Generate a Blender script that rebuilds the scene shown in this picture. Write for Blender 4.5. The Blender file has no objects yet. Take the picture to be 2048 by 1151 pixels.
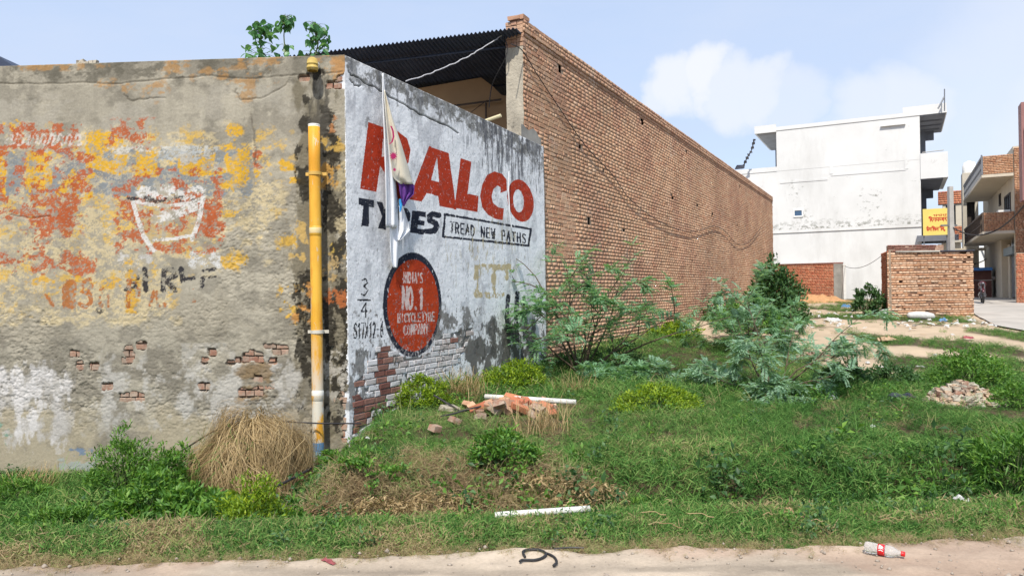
import bpy, math, random
import numpy as np
from mathutils import Matrix, Vector

S = bpy.context.scene
COL = S.collection

# ------------------------------------------------------------------ camera
EYE = np.array([0.0, 0.0, 1.6])
FPX, CX, CY = 1479.0, 1024.0, 575.5
PITCH, ROLL = math.radians(0.407), math.radians(0.75)
_r = np.array([math.cos(ROLL), 0, -math.sin(ROLL)])
_u0 = np.array([math.sin(ROLL), 0, math.cos(ROLL)])
_f0 = np.array([0, 1.0, 0])
_f = math.cos(PITCH) * _f0 + math.sin(PITCH) * _u0
_u = -math.sin(PITCH) * _f0 + math.cos(PITCH) * _u0
cam = bpy.data.cameras.new('camera')
cam.lens, cam.sensor_width, cam.clip_end, cam.clip_start = 26.0, 36.0, 3000, 0.05
co = bpy.data.objects.new('camera', cam)
COL.objects.link(co)
co.matrix_world = Matrix(((_r[0], _u[0], -_f[0], EYE[0]), (_r[1], _u[1], -_f[1], EYE[1]),
                          (_r[2], _u[2], -_f[2], EYE[2]), (0, 0, 0, 1)))
S.camera = co

# ------------------------------------------------------------------ light
SUN_EL, SUN_H = math.radians(54), (-0.14, -0.990)          # where the sun stands (x, y)
sd = Vector((SUN_H[0] * math.cos(SUN_EL), SUN_H[1] * math.cos(SUN_EL), math.sin(SUN_EL))).normalized()
sl = bpy.data.lights.new('sun', 'SUN')
sl.energy, sl.angle, sl.color = 3.3, math.radians(1.5), (1.0, 0.94, 0.84)
so = bpy.data.objects.new('sun', sl)
COL.objects.link(so)
so.rotation_euler = (-sd).to_track_quat('-Z', 'Y').to_euler()
so.location = (0, 0, 30)
SKY_STRENGTH = 0.15
S.view_settings.view_transform = 'Standard'
S.view_settings.look = 'None'
S.view_settings.exposure = 0.66
S.view_settings.gamma = 1.0
S.view_settings.use_curve_mapping = False
S.cycles.use_denoising = True
S.cycles.max_bounces = 5
S.cycles.transparent_max_bounces = 12
S.render.film_transparent = False


def ray(px, py):
    return _f + (px - CX) / FPX * _r - (py - CY) / FPX * _u


def P(px, py, Y):
    d = ray(px, py)
    return EYE + d * (Y / d[1])


def px_of(p):
    d = p - EYE
    a = d @ _f
    return CX + FPX * (d @ _r) / a, CY - FPX * (d @ _u) / a


# ------------------------------------------------------------------ world
W = bpy.data.worlds.new('World')
S.world = W
W.use_nodes = True
nt = W.node_tree
nt.nodes.clear()


def wn(t, **kw):
    n = nt.nodes.new(t)
    for k, v in kw.items():
        setattr(n, k, v)
    return n


def wmath(op, a, b=None, c=None, clamp=False):
    n = wn('ShaderNodeMath', operation=op, use_clamp=clamp)
    for i, v in enumerate((a, b, c)):
        if v is None:
            continue
        if isinstance(v, (int, float)):
            n.inputs[i].default_value = v
        else:
            nt.links.new(v, n.inputs[i])
    return n.outputs[0]


sky = wn('ShaderNodeTexSky', sky_type='NISHITA')
sky.sun_disc = False
sky.sun_elevation = SUN_EL
sky.sun_rotation = math.atan2(SUN_H[0], SUN_H[1])
sky.air_density, sky.dust_density, sky.ozone_density = 1.0, 1.2, 1.5
tc = wn('ShaderNodeTexCoord')
gen = tc.outputs['Generated']
nz = wn('ShaderNodeTexNoise')
nz.inputs['Scale'].default_value = 9.0
nz.inputs['Detail'].default_value = 7.0
nz.inputs['Roughness'].default_value = 0.55
nt.links.new(gen, nz.inputs['Vector'])
sub = wn('ShaderNodeVectorMath', operation='SUBTRACT')
nt.links.new(nz.outputs['Color'], sub.inputs[0])
sub.inputs[1].default_value = (0.5, 0.5, 0.5)
mad = wn('ShaderNodeVectorMath', operation='SCALE')
nt.links.new(sub.outputs[0], mad.inputs[0])
mad.inputs['Scale'].default_value = 0.11
add = wn('ShaderNodeVectorMath', operation='ADD')
nt.links.new(gen, add.inputs[0])
nt.links.new(mad.outputs[0], add.inputs[1])
nrm = wn('ShaderNodeVectorMath', operation='NORMALIZE')
nt.links.new(add.outputs[0], nrm.inputs[0])
mask = None
# cumulus heads of the cloud bank over the far houses: (px, py, radius px, amount)
for (bx, by, br, am) in ((1412, 158, 46, 0.95), (1350, 182, 42, 0.85), (1535, 186, 40, 0.7), (1470, 190, 50, 0.7), (1312, 196, 26, .7),
                         (1590, 215, 44, 0.45), (1810, 225, 80, 0.65), (1720, 235, 60, .6), (1700, 250, 50, 0.4), (1940, 260, 120, 0.4), (2100, 200, 190, 0.45),
                         (2300, 240, 220, 0.6), (2600, 200, 160, .7), (-300, 250, 190, 0.6), (-600, 190, 160, .7)):
    d = ray(bx, by)
    d = d / np.linalg.norm(d)
    dt = wn('ShaderNodeVectorMath', operation='DOT_PRODUCT')
    nt.links.new(nrm.outputs[0], dt.inputs[0])
    dt.inputs[1].default_value = tuple(d)
    mr = wn('ShaderNodeMapRange', interpolation_type='SMOOTHSTEP')
    nt.links.new(dt.outputs['Value'], mr.inputs['Value'])
    ang = br / FPX
    mr.inputs['From Min'].default_value = math.cos(ang * 1.35)
    mr.inputs['From Max'].default_value = math.cos(ang * 0.55)
    mr.inputs['To Max'].default_value = am
    mask = mr.outputs[0] if mask is None else wmath('MAXIMUM', mask, mr.outputs[0])
# thin high veil everywhere, thicker low down
st = wn('ShaderNodeMapping')
st.inputs['Scale'].default_value = (1.2, 1.2, 4.0)
nt.links.new(gen, st.inputs['Vector'])
n2 = wn('ShaderNodeTexNoise')
n2.inputs['Scale'].default_value = 2.2
n2.inputs['Detail'].default_value = 6
n2.inputs['Roughness'].default_value = 0.6
nt.links.new(st.outputs[0], n2.inputs['Vector'])
mr2 = wn('ShaderNodeMapRange')
nt.links.new(n2.outputs['Fac'], mr2.inputs['Value'])
mr2.inputs['From Min'].default_value, mr2.inputs['From Max'].default_value = 0.35, 0.75
mr2.inputs['To Min'].default_value, mr2.inputs['To Max'].default_value = 0.70, 1.0
veil = wn('ShaderNodeMix', data_type='RGBA')
nt.links.new(mr2.outputs[0], veil.inputs[0])
nt.links.new(sky.outputs[0], veil.inputs[6])
veil.inputs[7].default_value = (2.70, 3.18, 4.12, 1)
allm = wmath('MULTIPLY', mask, 0.95)
mix = wn('ShaderNodeMix', data_type='RGBA')
nt.links.new(allm, mix.inputs[0])
nt.links.new(veil.outputs[2], mix.inputs[6])
mix.inputs[7].default_value = (4.0, 4.1, 4.4, 1)
bg = wn('ShaderNodeBackground')
bg.inputs['Strength'].default_value = SKY_STRENGTH
nt.links.new(mix.outputs[2], bg.inputs['Color'])
ow = wn('ShaderNodeOutputWorld')
nt.links.new(bg.outputs[0], ow.inputs['Surface'])

# ------------------------------------------------------------------ helpers
RNG = np.random.default_rng(7)
random.seed(7)


def lin(c):
    c = np.asarray(c, float) / 255.0
    return np.where(c <= 0.04045, c / 12.92, ((c + 0.055) / 1.055) ** 2.4)


def SR(r, g, b, k=0.8):
    return tuple(lin((r, g, b)) * k)


def sstep(a, b, t):
    t = np.clip((t - a) / (b - a), 0, 1)
    return t * t * (3 - 2 * t)


def _hash(ix, iy, seed):
    h = (ix.astype(np.int64) * 374761393 + iy.astype(np.int64) * 668265263 + seed * 974634777) & 0x7fffffff
    h = ((h ^ (h >> 13)) * 1274126177) & 0x7fffffff
    return ((h ^ (h >> 16)) & 0xffff) / 65535.0


def vnoise(x, y, seed=0):
    ix, iy = np.floor(x), np.floor(y)
    fx, fy = x - ix, y - iy
    fx, fy = fx * fx * (3 - 2 * fx), fy * fy * (3 - 2 * fy)
    a, b = _hash(ix, iy, seed), _hash(ix + 1, iy, seed)
    c, d = _hash(ix, iy + 1, seed), _hash(ix + 1, iy + 1, seed)
    return (a * (1 - fx) + b * fx) * (1 - fy) + (c * (1 - fx) + d * fx) * fy


def fbm(x, y, seed=0, octs=5, gain=0.5):
    x, y = np.asarray(x, float), np.asarray(y, float)
    s, a, t = 0, 1.0, 0
    for o in range(octs):
        s = s + a * vnoise(x, y, seed + o * 17)
        t += a
        x, y, a = x * 2.03 + 11.3, y * 2.03 + 5.7, a * gain
    return s / t


def uni(n):
    f = n.ravel()
    r = np.empty(len(f))
    r[np.argsort(f)] = np.linspace(0, 1, len(f))
    return r.reshape(n.shape)


class Frame:
    """a wall's own axes: x to the right along it, y into it, z up; seen from outside"""
    def __init__(s, o, xd):
        xd = np.array([xd[0], xd[1], 0.0])
        s.X = xd / np.linalg.norm(xd)
        s.Y = np.array([-s.X[1], s.X[0], 0.0])
        s.Z = np.array([0, 0, 1.0])
        s.o = np.array([o[0], o[1], 0.0])

    def w(s, x, y, z):
        x, y, z = np.broadcast_arrays(np.asarray(x, float), np.asarray(y, float), np.asarray(z, float))
        return s.o + x[..., None] * s.X + y[..., None] * s.Y + z[..., None] * s.Z

    def on(s, px, py, off=0.0):
        """where the sight line through a photo point meets the wall's face"""
        d = ray(px, py)
        t = ((s.o + off * s.Y - EYE) @ s.Y) / (d @ s.Y)
        p = EYE + t * d - s.o
        return p @ s.X, p[2]

    def rz(s):
        return math.atan2(s.X[1], s.X[0])


ORG = {}


def thing(name, label, cat, loc=(0, 0, 0), group=None):
    o = bpy.data.objects.new(name, None)
    COL.objects.link(o)
    o.location = [float(v) for v in loc]
    o.empty_display_size = 0.2
    ORG[o.name] = np.array([float(v) for v in loc])
    o['label'], o['category'] = label, cat
    if group:
        o['group'] = group
    return o


def mesh_np(name, v, quads=None, tris=None, mats=(), smooth=False):
    me = bpy.data.meshes.new(name)
    v = np.asarray(v, np.float32).reshape(-1, 3)
    nq = 0 if quads is None else len(quads)
    ntr = 0 if tris is None else len(tris)
    idx, starts = [], []
    if nq:
        idx.append(np.asarray(quads, np.int32).ravel())
        starts.append(np.arange(nq, dtype=np.int32) * 4)
    if ntr:
        idx.append(np.asarray(tris, np.int32).ravel())
        starts.append(np.arange(ntr, dtype=np.int32) * 3 + nq * 4)
    me.vertices.add(len(v))
    me.vertices.foreach_set('co', v.ravel())
    if nq or ntr:
        idx, starts = np.concatenate(idx), np.concatenate(starts)
        me.loops.add(len(idx))
        me.loops.foreach_set('vertex_index', idx)
        me.polygons.add(nq + ntr)
        me.polygons.foreach_set('loop_start', starts)
        me.update(calc_edges=True)
        if smooth:
            me.polygons.foreach_set('use_smooth', np.ones(nq + ntr, bool))
    for m in mats:
        me.materials.append(m)
    return me


def link(name, me, parent=None, label=None, cat=None, group=None, kind=None, loc=None):
    o = bpy.data.objects.new(name, me)
    COL.objects.link(o)
    if parent is not None:
        o.parent = parent
        ORG[o.name] = ORG[parent.name]
    else:
        ORG[o.name] = np.zeros(3)
    if loc is not None:
        o.location = [float(q) for q in loc]
    for k, vv in (('label', label), ('category', cat), ('group', group), ('kind', kind)):
        if vv:
            o[k] = vv
    return o


class MB:
    """collects boxes, tubes and sheets given in world coordinates and links them as ONE mesh"""
    def __init__(s):
        s.v, s.f, s.n = [], [], 0

    def add(s, v, f):
        v = np.asarray(v, float).reshape(-1, 3)
        s.v.append(v)
        s.f += [tuple(int(i) + s.n for i in q) for q in f]
        s.n += len(v)
        return s

    def box(s, a, b, fr=None, jit=0.0, r=None):
        x0, y0, z0 = a
        x1, y1, z1 = b
        v = np.array([(x, y, z) for z in (z0, z1) for y in (y0, y1) for x in (x0, x1)], float)
        if jit:
            v = v + RNG.uniform(-jit, jit, v.shape)
        if fr is not None:
            v = fr.w(v[:, 0], v[:, 1], v[:, 2])
        return s.add(v, [(0, 1, 5, 4), (1, 3, 7, 5), (3, 2, 6, 7), (2, 0, 4, 6), (4, 5, 7, 6), (0, 2, 3, 1)])

    def tube(s, pts, rad, n=8, caps=True):
        pts = np.asarray(pts, float)
        rad = np.broadcast_to(np.asarray(rad, float), (len(pts),))
        v = []
        for i, p in enumerate(pts):
            t = pts[min(i + 1, len(pts) - 1)] - pts[max(i - 1, 0)]
            t = t / (np.linalg.norm(t) + 1e-9)
            a = np.cross(t, (0, 0, 1.0) if abs(t[2]) < 0.9 else (1.0, 0, 0))
            a /= np.linalg.norm(a)
            b = np.cross(t, a)
            for k in range(n):
                an = 2 * math.pi * k / n
                v.append(p + rad[i] * (math.cos(an) * a + math.sin(an) * b))
        f = []
        for i in range(len(pts) - 1):
            for k in range(n):
                k2 = (k + 1) % n
                f.append((i * n + k, i * n + k2, (i + 1) * n + k2, (i + 1) * n + k))
        if caps:
            f += [tuple(range(n))[::-1], tuple((len(pts) - 1) * n + k for k in range(n))]
        return s.add(v, f)

    def lathe(s, o, axis, prof, n=16):
        """prof: (distance along axis, radius)"""
        o, t = np.asarray(o, float), np.asarray(axis, float)
        t = t / np.linalg.norm(t)
        return s.tube([o + t * d for d, _ in prof], [max(r, 1e-4) for _, r in prof], n) if len(prof) > 2 and all(
            prof[i + 1][0] > prof[i][0] for i in range(len(prof) - 1)) else s._lathe(o, t, prof, n)

    def _lathe(s, o, t, prof, n):
        o, t = np.asarray(o, float), np.asarray(t, float)
        t = t / np.linalg.norm(t)
        a = np.cross(t, (0, 0, 1.0) if abs(t[2]) < 0.9 else (1.0, 0, 0))
        a /= np.linalg.norm(a)
        b = np.cross(t, a)
        v = [o + t * d + max(r, 1e-4) * (math.cos(2 * math.pi * k / n) * a + math.sin(2 * math.pi * k / n) * b) for d, r in prof for k in range(n)]
        f = [(i * n + k, i * n + (k + 1) % n, (i + 1) * n + (k + 1) % n, (i + 1) * n + k) for i in range(len(prof) - 1) for k in range(n)]
        return s.add(v, f)

    def sheet(s, grid):
        g = np.asarray(grid, float)
        h, w = g.shape[:2]
        f = [(i * w + j, i * w + j + 1, (i + 1) * w + j + 1, (i + 1) * w + j) for i in range(h - 1) for j in range(w - 1)]
        return s.add(g.reshape(-1, 3), f)

    def build(s, name, m, parent=None, smooth=False, **kw):
        org = ORG[parent.name] if parent is not None else np.zeros(3)
        me = bpy.data.meshes.new(name)
        v = np.concatenate(s.v) - org
        loc = None
        if parent is None:
            c = np.array([v[:, 0].mean(), v[:, 1].mean(), v[:, 2].min()])
            v = v - c
            loc = c
        me.from_pydata([tuple(q) for q in v], [], s.f)
        me.materials.append(m)
        if smooth:
            me.polygons.foreach_set('use_smooth', np.ones(len(me.polygons), bool))
        me.update()
        o = link(name, me, parent, loc=loc, **kw)
        if parent is None:
            ORG[o.name] = np.array(loc)
        return o


# ------------------------------------------------------------------ materials
class NT:
    def __init__(s, name):
        s.m = bpy.data.materials.new(name)
        s.m.use_nodes = True
        s.t = s.m.node_tree
        s.t.nodes.clear()
        s.out = s.n('ShaderNodeOutputMaterial')

    def n(s, t, ins=None, **kw):
        n = s.t.nodes.new(t)
        for k, v in kw.items():
            setattr(n, k, v)
        for k, v in (ins or {}).items():
            s.set(n.inputs[k], v)
        return n

    def set(s, sock, v):
        if hasattr(v, 'is_linked') or isinstance(v, bpy.types.NodeSocket):
            s.t.links.new(v, sock)
        else:
            if isinstance(v, (tuple, list)) and len(v) == 3 and sock.type == 'RGBA':
                v = (*v, 1)
            sock.default_value = v

    def math(s, op, a, b=0.0, clamp=False):
        return s.n('ShaderNodeMath', {0: a, 1: b}, operation=op, use_clamp=clamp).outputs[0]

    def noise(s, scale, detail=4, rough=0.55, vec=None, stretch=None):
        if vec is None:
            vec = s.n('ShaderNodeTexCoord').outputs['Object']
        if stretch:
            vec = s.n('ShaderNodeMapping', {'Vector': vec, 'Scale': stretch}).outputs[0]
        return s.n('ShaderNodeTexNoise', {'Vector': vec, 'Scale': scale, 'Detail': detail, 'Roughness': rough}).outputs['Fac']

    def ramp(s, fac, stops):
        r = s.n('ShaderNodeValToRGB', {'Fac': fac})
        e = r.color_ramp.elements
        while len(e) > 1:
            e.remove(e[-1])
        e[0].position, e[0].color = stops[0][0], (*stops[0][1], 1)
        for p, c in stops[1:]:
            x = e.new(p)
            x.color = (*c, 1)
        return r.outputs['Color']

    def mix(s, fac, a, b, blend='MIX'):
        return s.n('ShaderNodeMix', {0: fac, 6: a, 7: b}, data_type='RGBA', blend_type=blend).outputs[2]

    def rng(s, v, a, b, c=0.0, d=1.0):
        return s.n('ShaderNodeMapRange', {0: v, 1: a, 2: b, 3: c, 4: d}).outputs[0]

    def bump(s, h, strength=0.3, dist=0.01):
        return s.n('ShaderNodeBump', {'Height': h, 'Strength': strength, 'Distance': dist}).outputs[0]

    def done(s, col, rough=0.9, normal=None, **ins):
        p = s.n('ShaderNodeBsdfPrincipled', {'Base Color': col, 'Roughness': rough})
        p.inputs['Specular IOR Level'].default_value = ins.pop('spec', 0.3)
        if normal is not None:
            s.set(p.inputs['Normal'], normal)
        for k, v in ins.items():
            s.set(p.inputs[k], v)
        s.t.links.new(p.outputs[0], s.out.inputs[0])
        return s.m


def surf(name, col, rough=0.85, var=0.18, scale=3.0, bump=0.25, bscale=60, dist=0.004, spec=0.3, dirt=None, metallic=0.0):
    t = NT(name)
    n = t.noise(scale, 6, 0.6)
    c = t.mix(t.rng(n, 0.3, 0.7), tuple(np.array(col) * (1 - var)), tuple(np.minimum(np.array(col) * (1 + var), 0.9)))
    if dirt:
        c = t.mix(t.rng(t.noise(dirt[1], 8, 0.65), dirt[2], dirt[2] + 0.12), c, dirt[0])
    b = t.bump(t.noise(bscale, 3), bump, dist) if bump else None
    return t.done(c, rough, b, spec=spec, Metallic=metallic)


def leafmat(name, c0, c1, c2=None, trans=0.35, rough=0.5):
    """leaf colour varies from leaf to leaf"""
    t = NT(name)
    g = t.n('ShaderNodeNewGeometry').outputs['Random Per Island']
    oi = t.n('ShaderNodeObjectInfo').outputs['Random']
    r = t.math('FRACT', t.math('ADD', g, oi))
    stops = [(0.0, c0), (0.6, c1)] + ([(1.0, c2)] if c2 else [])
    c = t.ramp(r, stops)
    p = t.n('ShaderNodeBsdfPrincipled', {'Base Color': c, 'Roughness': rough})
    p.inputs['Specular IOR Level'].default_value = 0.35
    tr = t.n('ShaderNodeBsdfTranslucent', {'Color': t.mix(1.0, c, (1.3, 1.25, 0.6), 'MULTIPLY')})
    mx = t.n('ShaderNodeMixShader', {0: trans, 1: p.outputs[0], 2: tr.outputs[0]})
    t.t.links.new(mx.outputs[0], t.out.inputs[0])
    return t.m


def brickmat(name, stops, big=(0.75, 1.15), bigscale=0.6, bump=0.5, soot=None, dust=(.55, .45), patch=False):
    t = NT(name)
    g = t.n('ShaderNodeNewGeometry').outputs['Random Per Island']
    oi = t.n('ShaderNodeObjectInfo').outputs['Random']
    c = t.ramp(t.math('FRACT', t.math('ADD', g, oi)), stops)
    pos = t.n('ShaderNodeNewGeometry').outputs['Position']
    k = t.rng(t.noise(bigscale, 5, 0.6, pos), 0.3, 0.7, big[0], big[1])
    c = t.mix(1.0, c, t.n('ShaderNodeCombineColor', {0: k, 1: t.math('MULTIPLY', k, 0.99), 2: t.math('MULTIPLY', k, 0.97)}).outputs[0], 'MULTIPLY')
    sp = t.noise(45, 5, 0.65, pos)
    c = t.mix(t.rng(sp, 0.5, 0.72, 0, 0.55), c, t.mix(1.0, c, (0.55, 0.5, 0.5), 'MULTIPLY'))
    c = t.mix(t.rng(t.noise(5 if dust[0] > .5 else 11, 6, 0.7, pos), dust[0], dust[0] + .2, 0, dust[1]), c, (0.40, 0.33, 0.26))
    if patch:
        c = t.mix(t.rng(t.noise(.5, 7, .65, pos), .50, .62, 0, .5), c, (.33, .165, .115))
        c = t.mix(t.rng(t.noise(.9, 8, .7, pos), .60, .68, 0, .45), c, (.50, .42, .34))
        c = t.mix(t.rng(t.n('ShaderNodeSeparateXYZ', {0: pos}).outputs[2], 5.8, 7.2, 0, .35), c, (.24, .15, .125))
    if soot:
        c = t.mix(t.rng(t.noise(2.2, 7, 0.7, pos), soot[0], soot[0] + 0.15, 0, soot[1]), c, (0.075, 0.06, 0.055))
    return t.done(c, 0.92, t.bump(sp, bump, 0.006), spec=0.2)


def attrmat(name, rough=0.9, bump=0.5, bscale=90, dist=0.004):
    """colour from the paint layers stored on the wall's own mesh, plus grain"""
    t = NT(name)
    a = t.n('ShaderNodeAttribute', attribute_name='paint')
    pos = t.n('ShaderNodeNewGeometry').outputs['Position']
    k = t.rng(t.noise(40, 6, 0.7, pos), 0.25, 0.75, 0.82, 1.14)
    c = t.mix(1.0, a.outputs['Color'], t.n('ShaderNodeCombineColor', {0: k, 1: k, 2: k}).outputs[0], 'MULTIPLY')
    return t.done(c, rough, t.bump(t.noise(bscale, 5, 0.7, pos), bump, dist), spec=0.25)


M = {}
M['mortar'] = surf('mortar', (0.30, 0.225, 0.165), var=0.3, scale=8)
M['brick'] = brickmat('buff_brick', [(0, (0.47, 0.265, 0.165)), (0.2, (0.53, 0.33, 0.21)), (0.45, (0.58, 0.385, 0.255)), (0.7, (0.55, 0.345, 0.22)), (0.85, (0.48, 0.26, 0.165)), (1, (0.61, 0.43, 0.30))], soot=(0.64, 0.35), patch=True)
M['hut_brick'] = brickmat('orange_brick', [(0, (0.44, 0.22, 0.13)), (0.4, (0.56, 0.33, 0.20)), (0.75, (0.50, 0.26, 0.15)), (1, (0.60, 0.40, 0.27))])
M['pale_brick'] = brickmat('pale_brick', [(0, (0.62, 0.40, 0.26)), (0.5, (0.72, 0.53, 0.39)), (1, (0.56, 0.33, 0.20))])
M['hut_mortar'] = surf('red_mortar', (0.20, 0.115, 0.075), var=0.3, scale=8)
M['red_brick'] = brickmat('red_brick', [(0, (0.40, 0.13, 0.075)), (0.4, (0.50, 0.20, 0.11)), (0.7, (0.44, 0.15, 0.085)), (1, (0.56, 0.28, 0.17))])
M['raw_brick'] = brickmat('exposed_brick', [(0, (0.28, 0.14, 0.10)), (0.5, (0.36, 0.20, 0.14)), (1, (0.34, 0.24, 0.18))], soot=(0.52, 0.5), dust=(.42, .85))
M['old_brick'] = brickmat('dark_red_brick', [(0, (0.16, 0.072, 0.06)), (0.5, (0.22, 0.098, 0.078)), (1, (0.27, 0.15, 0.12))], soot=(0.58, 0.4))
t = NT('limewashed_brick')
g = t.n('ShaderNodeNewGeometry').outputs['Position']
oi = t.n('ShaderNodeObjectInfo').outputs['Random']
c = t.ramp(oi, [(0, (0.52, 0.50, 0.50)), (0.5, (0.64, 0.63, 0.64)), (0.85, (0.42, 0.36, 0.33)), (1, (0.58, 0.56, 0.55))])
c = t.mix(t.rng(t.noise(14, 7, 0.7, g), 0.57, 0.64, 0, .8), c, (0.27, 0.16, 0.125))
c = t.mix(t.rng(t.noise(9, 7, 0.7, g), 0.56, 0.64), c, (0.14, 0.13, 0.12))
M['white_brick'] = t.done(c, 0.92, t.bump(t.noise(60, 5, 0.7, g), 0.5, 0.005), spec=0.2)
M['plaster_wall'] = attrmat('weathered_plaster')
M['painted_wall'] = attrmat('painted_plaster', bump=0.3)
M['end_plaster'] = surf('cream_plaster', (0.40, 0.36, 0.29), var=0.3, scale=2.5, bump=0.8, bscale=18, dist=0.02, dirt=((0.12, 0.11, 0.09), 3.0, 0.58))
M['cement'] = surf('grey_cement', (0.27, 0.26, 0.235), var=0.25, scale=3, bump=0.5, bscale=40)
M['tin'] = surf('painted_tin', (0.045, 0.06, 0.10), 0.6, 0.3, 2.0, 0.1)
M['tan_wall'] = surf('tan_wall', (0.50, 0.32, 0.18), var=0.12, scale=1.2, bump=0.1)
M['rust_steel'] = surf('rusty_steel', (0.10, 0.075, 0.06), 0.7, 0.3, 8)
M['black_rubber'] = surf('black_rubber', (0.02, 0.02, 0.022), 0.55, 0.3, 20, 0.1, spec=0.4)
M['wire'] = surf('dark_wire', (0.035, 0.033, 0.035), 0.6, 0.2, 20, 0)
M['pale_wire'] = surf('pale_wire', (0.42, 0.42, 0.44), 0.5, 0.2, 20, 0)
M['white_pvc'] = surf('white_pvc', (0.66, 0.65, 0.61), 0.5, 0.12, 6, 0.05, dirt=((0.35, 0.31, 0.25), 5, 0.60))
M['white_paint'] = surf('white_wall_paint', (0.80, 0.80, 0.78), 0.8, 0.04, 0.35, 0.2, 20)
M['cloth'] = surf('white_cloth', (0.72, 0.74, 0.78), 0.85, 0.06, 9, 0.1)
M['cream_cloth'] = surf('cream_cloth', (0.72, 0.66, 0.54), 0.85, 0.06, 9, 0.1)
M['pink_print'] = surf('pink_print', (0.62, 0.03, 0.16), 0.8, 0.1, 9, 0)
M['purple_cloth'] = surf('purple_cloth', (0.10, 0.03, 0.20), 0.8, 0.2, 9, 0)
M['blue_cloth'] = surf('blue_cloth', (0.05, 0.36, 0.75), 0.8, 0.1, 9, 0)
M['dark_cloth'] = surf('dark_cloth', (0.035, 0.04, 0.06), 0.7, 0.3, 9, 0.4, 30, 0.01)
M['bark'] = surf('bark', (0.11, 0.08, 0.055), 0.9, 0.3, 12, 0.5)
M['green_stem'] = surf('green_stem', (0.10, 0.13, 0.05), 0.8, 0.3, 12, 0.2)
M['rubble'] = surf('rubble', (0.42, 0.31, 0.22), 0.95, 0.3, 6, 0.8, 30, 0.02, dirt=((0.55, 0.50, 0.43), 9, 0.55))
M['loose_soil'] = surf('loose_soil', (0.34, 0.24, 0.15), 0.95, 0.25, 6, 0.8, 40, 0.02)
M['sand'] = surf('orange_sand', (0.45, 0.25, 0.12), 0.95, 0.2, 5, 0.4, 40, 0.02)
M['litter_white'] = surf('white_plastic', (0.52, 0.52, 0.50), 0.5, 0.15, 12, 0.1)
M['litter_blue'] = surf('blue_plastic', (0.10, 0.22, 0.38), 0.5, 0.15, 12, 0.1)
M['litter_red'] = surf('faded_red_cloth', (0.30, 0.08, 0.09), 0.8, 0.2, 12, 0.1)
M['litter_card'] = surf('brown_card', (0.42, 0.30, 0.19), 0.9, 0.2, 12, 0.1)
M['dead_leaf'] = surf('dead_leaf', (0.32, 0.21, 0.11), 0.8, 0.25, 30, 0.2)
M['stone'] = surf('road_stone', (0.33, 0.28, 0.23), 0.95, 0.3, 20, 0.3)
M['steel_grey'] = surf('grey_steel', (0.19, 0.20, 0.22), 0.5, 0.15, 3, 0.1, metallic=0.2)
M['concrete'] = surf('pole_concrete', (0.42, 0.41, 0.39), 0.9, 0.12, 4, 0.2)
M['cream'] = surf('cream_house_paint', (0.58, 0.52, 0.42), 0.9, 0.1, 0.9, 0.2, 20)
M['beige'] = surf('beige_house_paint', (0.48, 0.44, 0.37), 0.9, 0.12, 0.9, 0.2, 20, dirt=((0.30, 0.27, 0.23), 0.8, 0.6))
M['maroon'] = surf('maroon_tiles', (0.30, 0.15, 0.14), 0.6, 0.12, 1, 0.1)
M['dark_glass'] = surf('dark_glass', (0.03, 0.045, 0.06), 0.15, 0.2, 2, 0, spec=0.6)
M['dark_wood'] = surf('dark_wood', (0.05, 0.04, 0.035), 0.6, 0.2, 5, 0.1)
M['yellow_sign'] = surf('yellow_sign_paint', (0.75, 0.60, 0.16), 0.6, 0.06, 2, 0)
M['red_sign'] = surf('red_sign_paint', (0.52, 0.06, 0.03), 0.6, 0.06, 8, 0)
M['blue_paint'] = surf('blue_paint', (0.06, 0.20, 0.50), 0.6, 0.1, 4, 0.1)
M['green_leaf'] = leafmat('green_leaf', (0.05, 0.14, 0.022), (0.11, 0.25, 0.04), (0.21, 0.37, 0.06))
M['dark_leaf'] = leafmat('dark_leaf', (0.03, 0.08, 0.028), (0.06, 0.14, 0.045), (0.13, 0.24, 0.09))
M['lime_leaf'] = leafmat('lime_leaf', (0.09, 0.17, 0.015), (0.20, 0.32, 0.02), (0.36, 0.46, 0.03))
M['blue_leaf'] = leafmat('feathery_leaf', (0.15, 0.28, 0.18), (0.26, 0.43, 0.30), (0.40, 0.57, 0.42), 0.45)
M['feather_leaf'] = leafmat('mimosa_leaf', (0.11, 0.24, 0.13), (0.21, 0.40, 0.23), (0.34, 0.53, 0.31), 0.45)
M['peepal_leaf'] = leafmat('heart_leaf', (0.05, 0.15, 0.06), (0.09, 0.24, 0.09), (0.17, 0.36, 0.15), 0.4, 0.35)
M['straw'] = leafmat('dry_straw', (0.26, 0.185, 0.085), (0.40, 0.29, 0.15), (0.52, 0.40, 0.22), 0.2, 0.8)
M['straw_dark'] = leafmat('brown_dead_grass', (0.13, 0.085, 0.045), (0.25, 0.165, 0.085), (0.36, 0.25, 0.13), 0.2, 0.8)

# ------------------------------------------------------------------ ground
def gz0(x, y):
    x, y = np.asarray(x, float), np.asarray(y, float)
    yv = 5.22 + 0.06 * np.clip(x, -4, 6)
    left = 1 - sstep(-2.6, -1.5, x)
    d = sstep(yv - 0.08, yv + 0.5, y)
    rise = sstep(yv + 0.5, 7.3, y) * .8 + sstep(7.0, 9.0, y) * .2
    z = (-0.78 * d + rise * 0.80) * (1 - left) + (-0.66 * d) * left
    z = z + 0.03 * sstep(4.5, 5.0, y) * (1 - sstep(5.1, 5.6, y))
    return z + np.interp(y, [9, 13, 18, 26, 36, 46, 70], [0, .03, .25, .56, .88, .95, 1.0])


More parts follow.
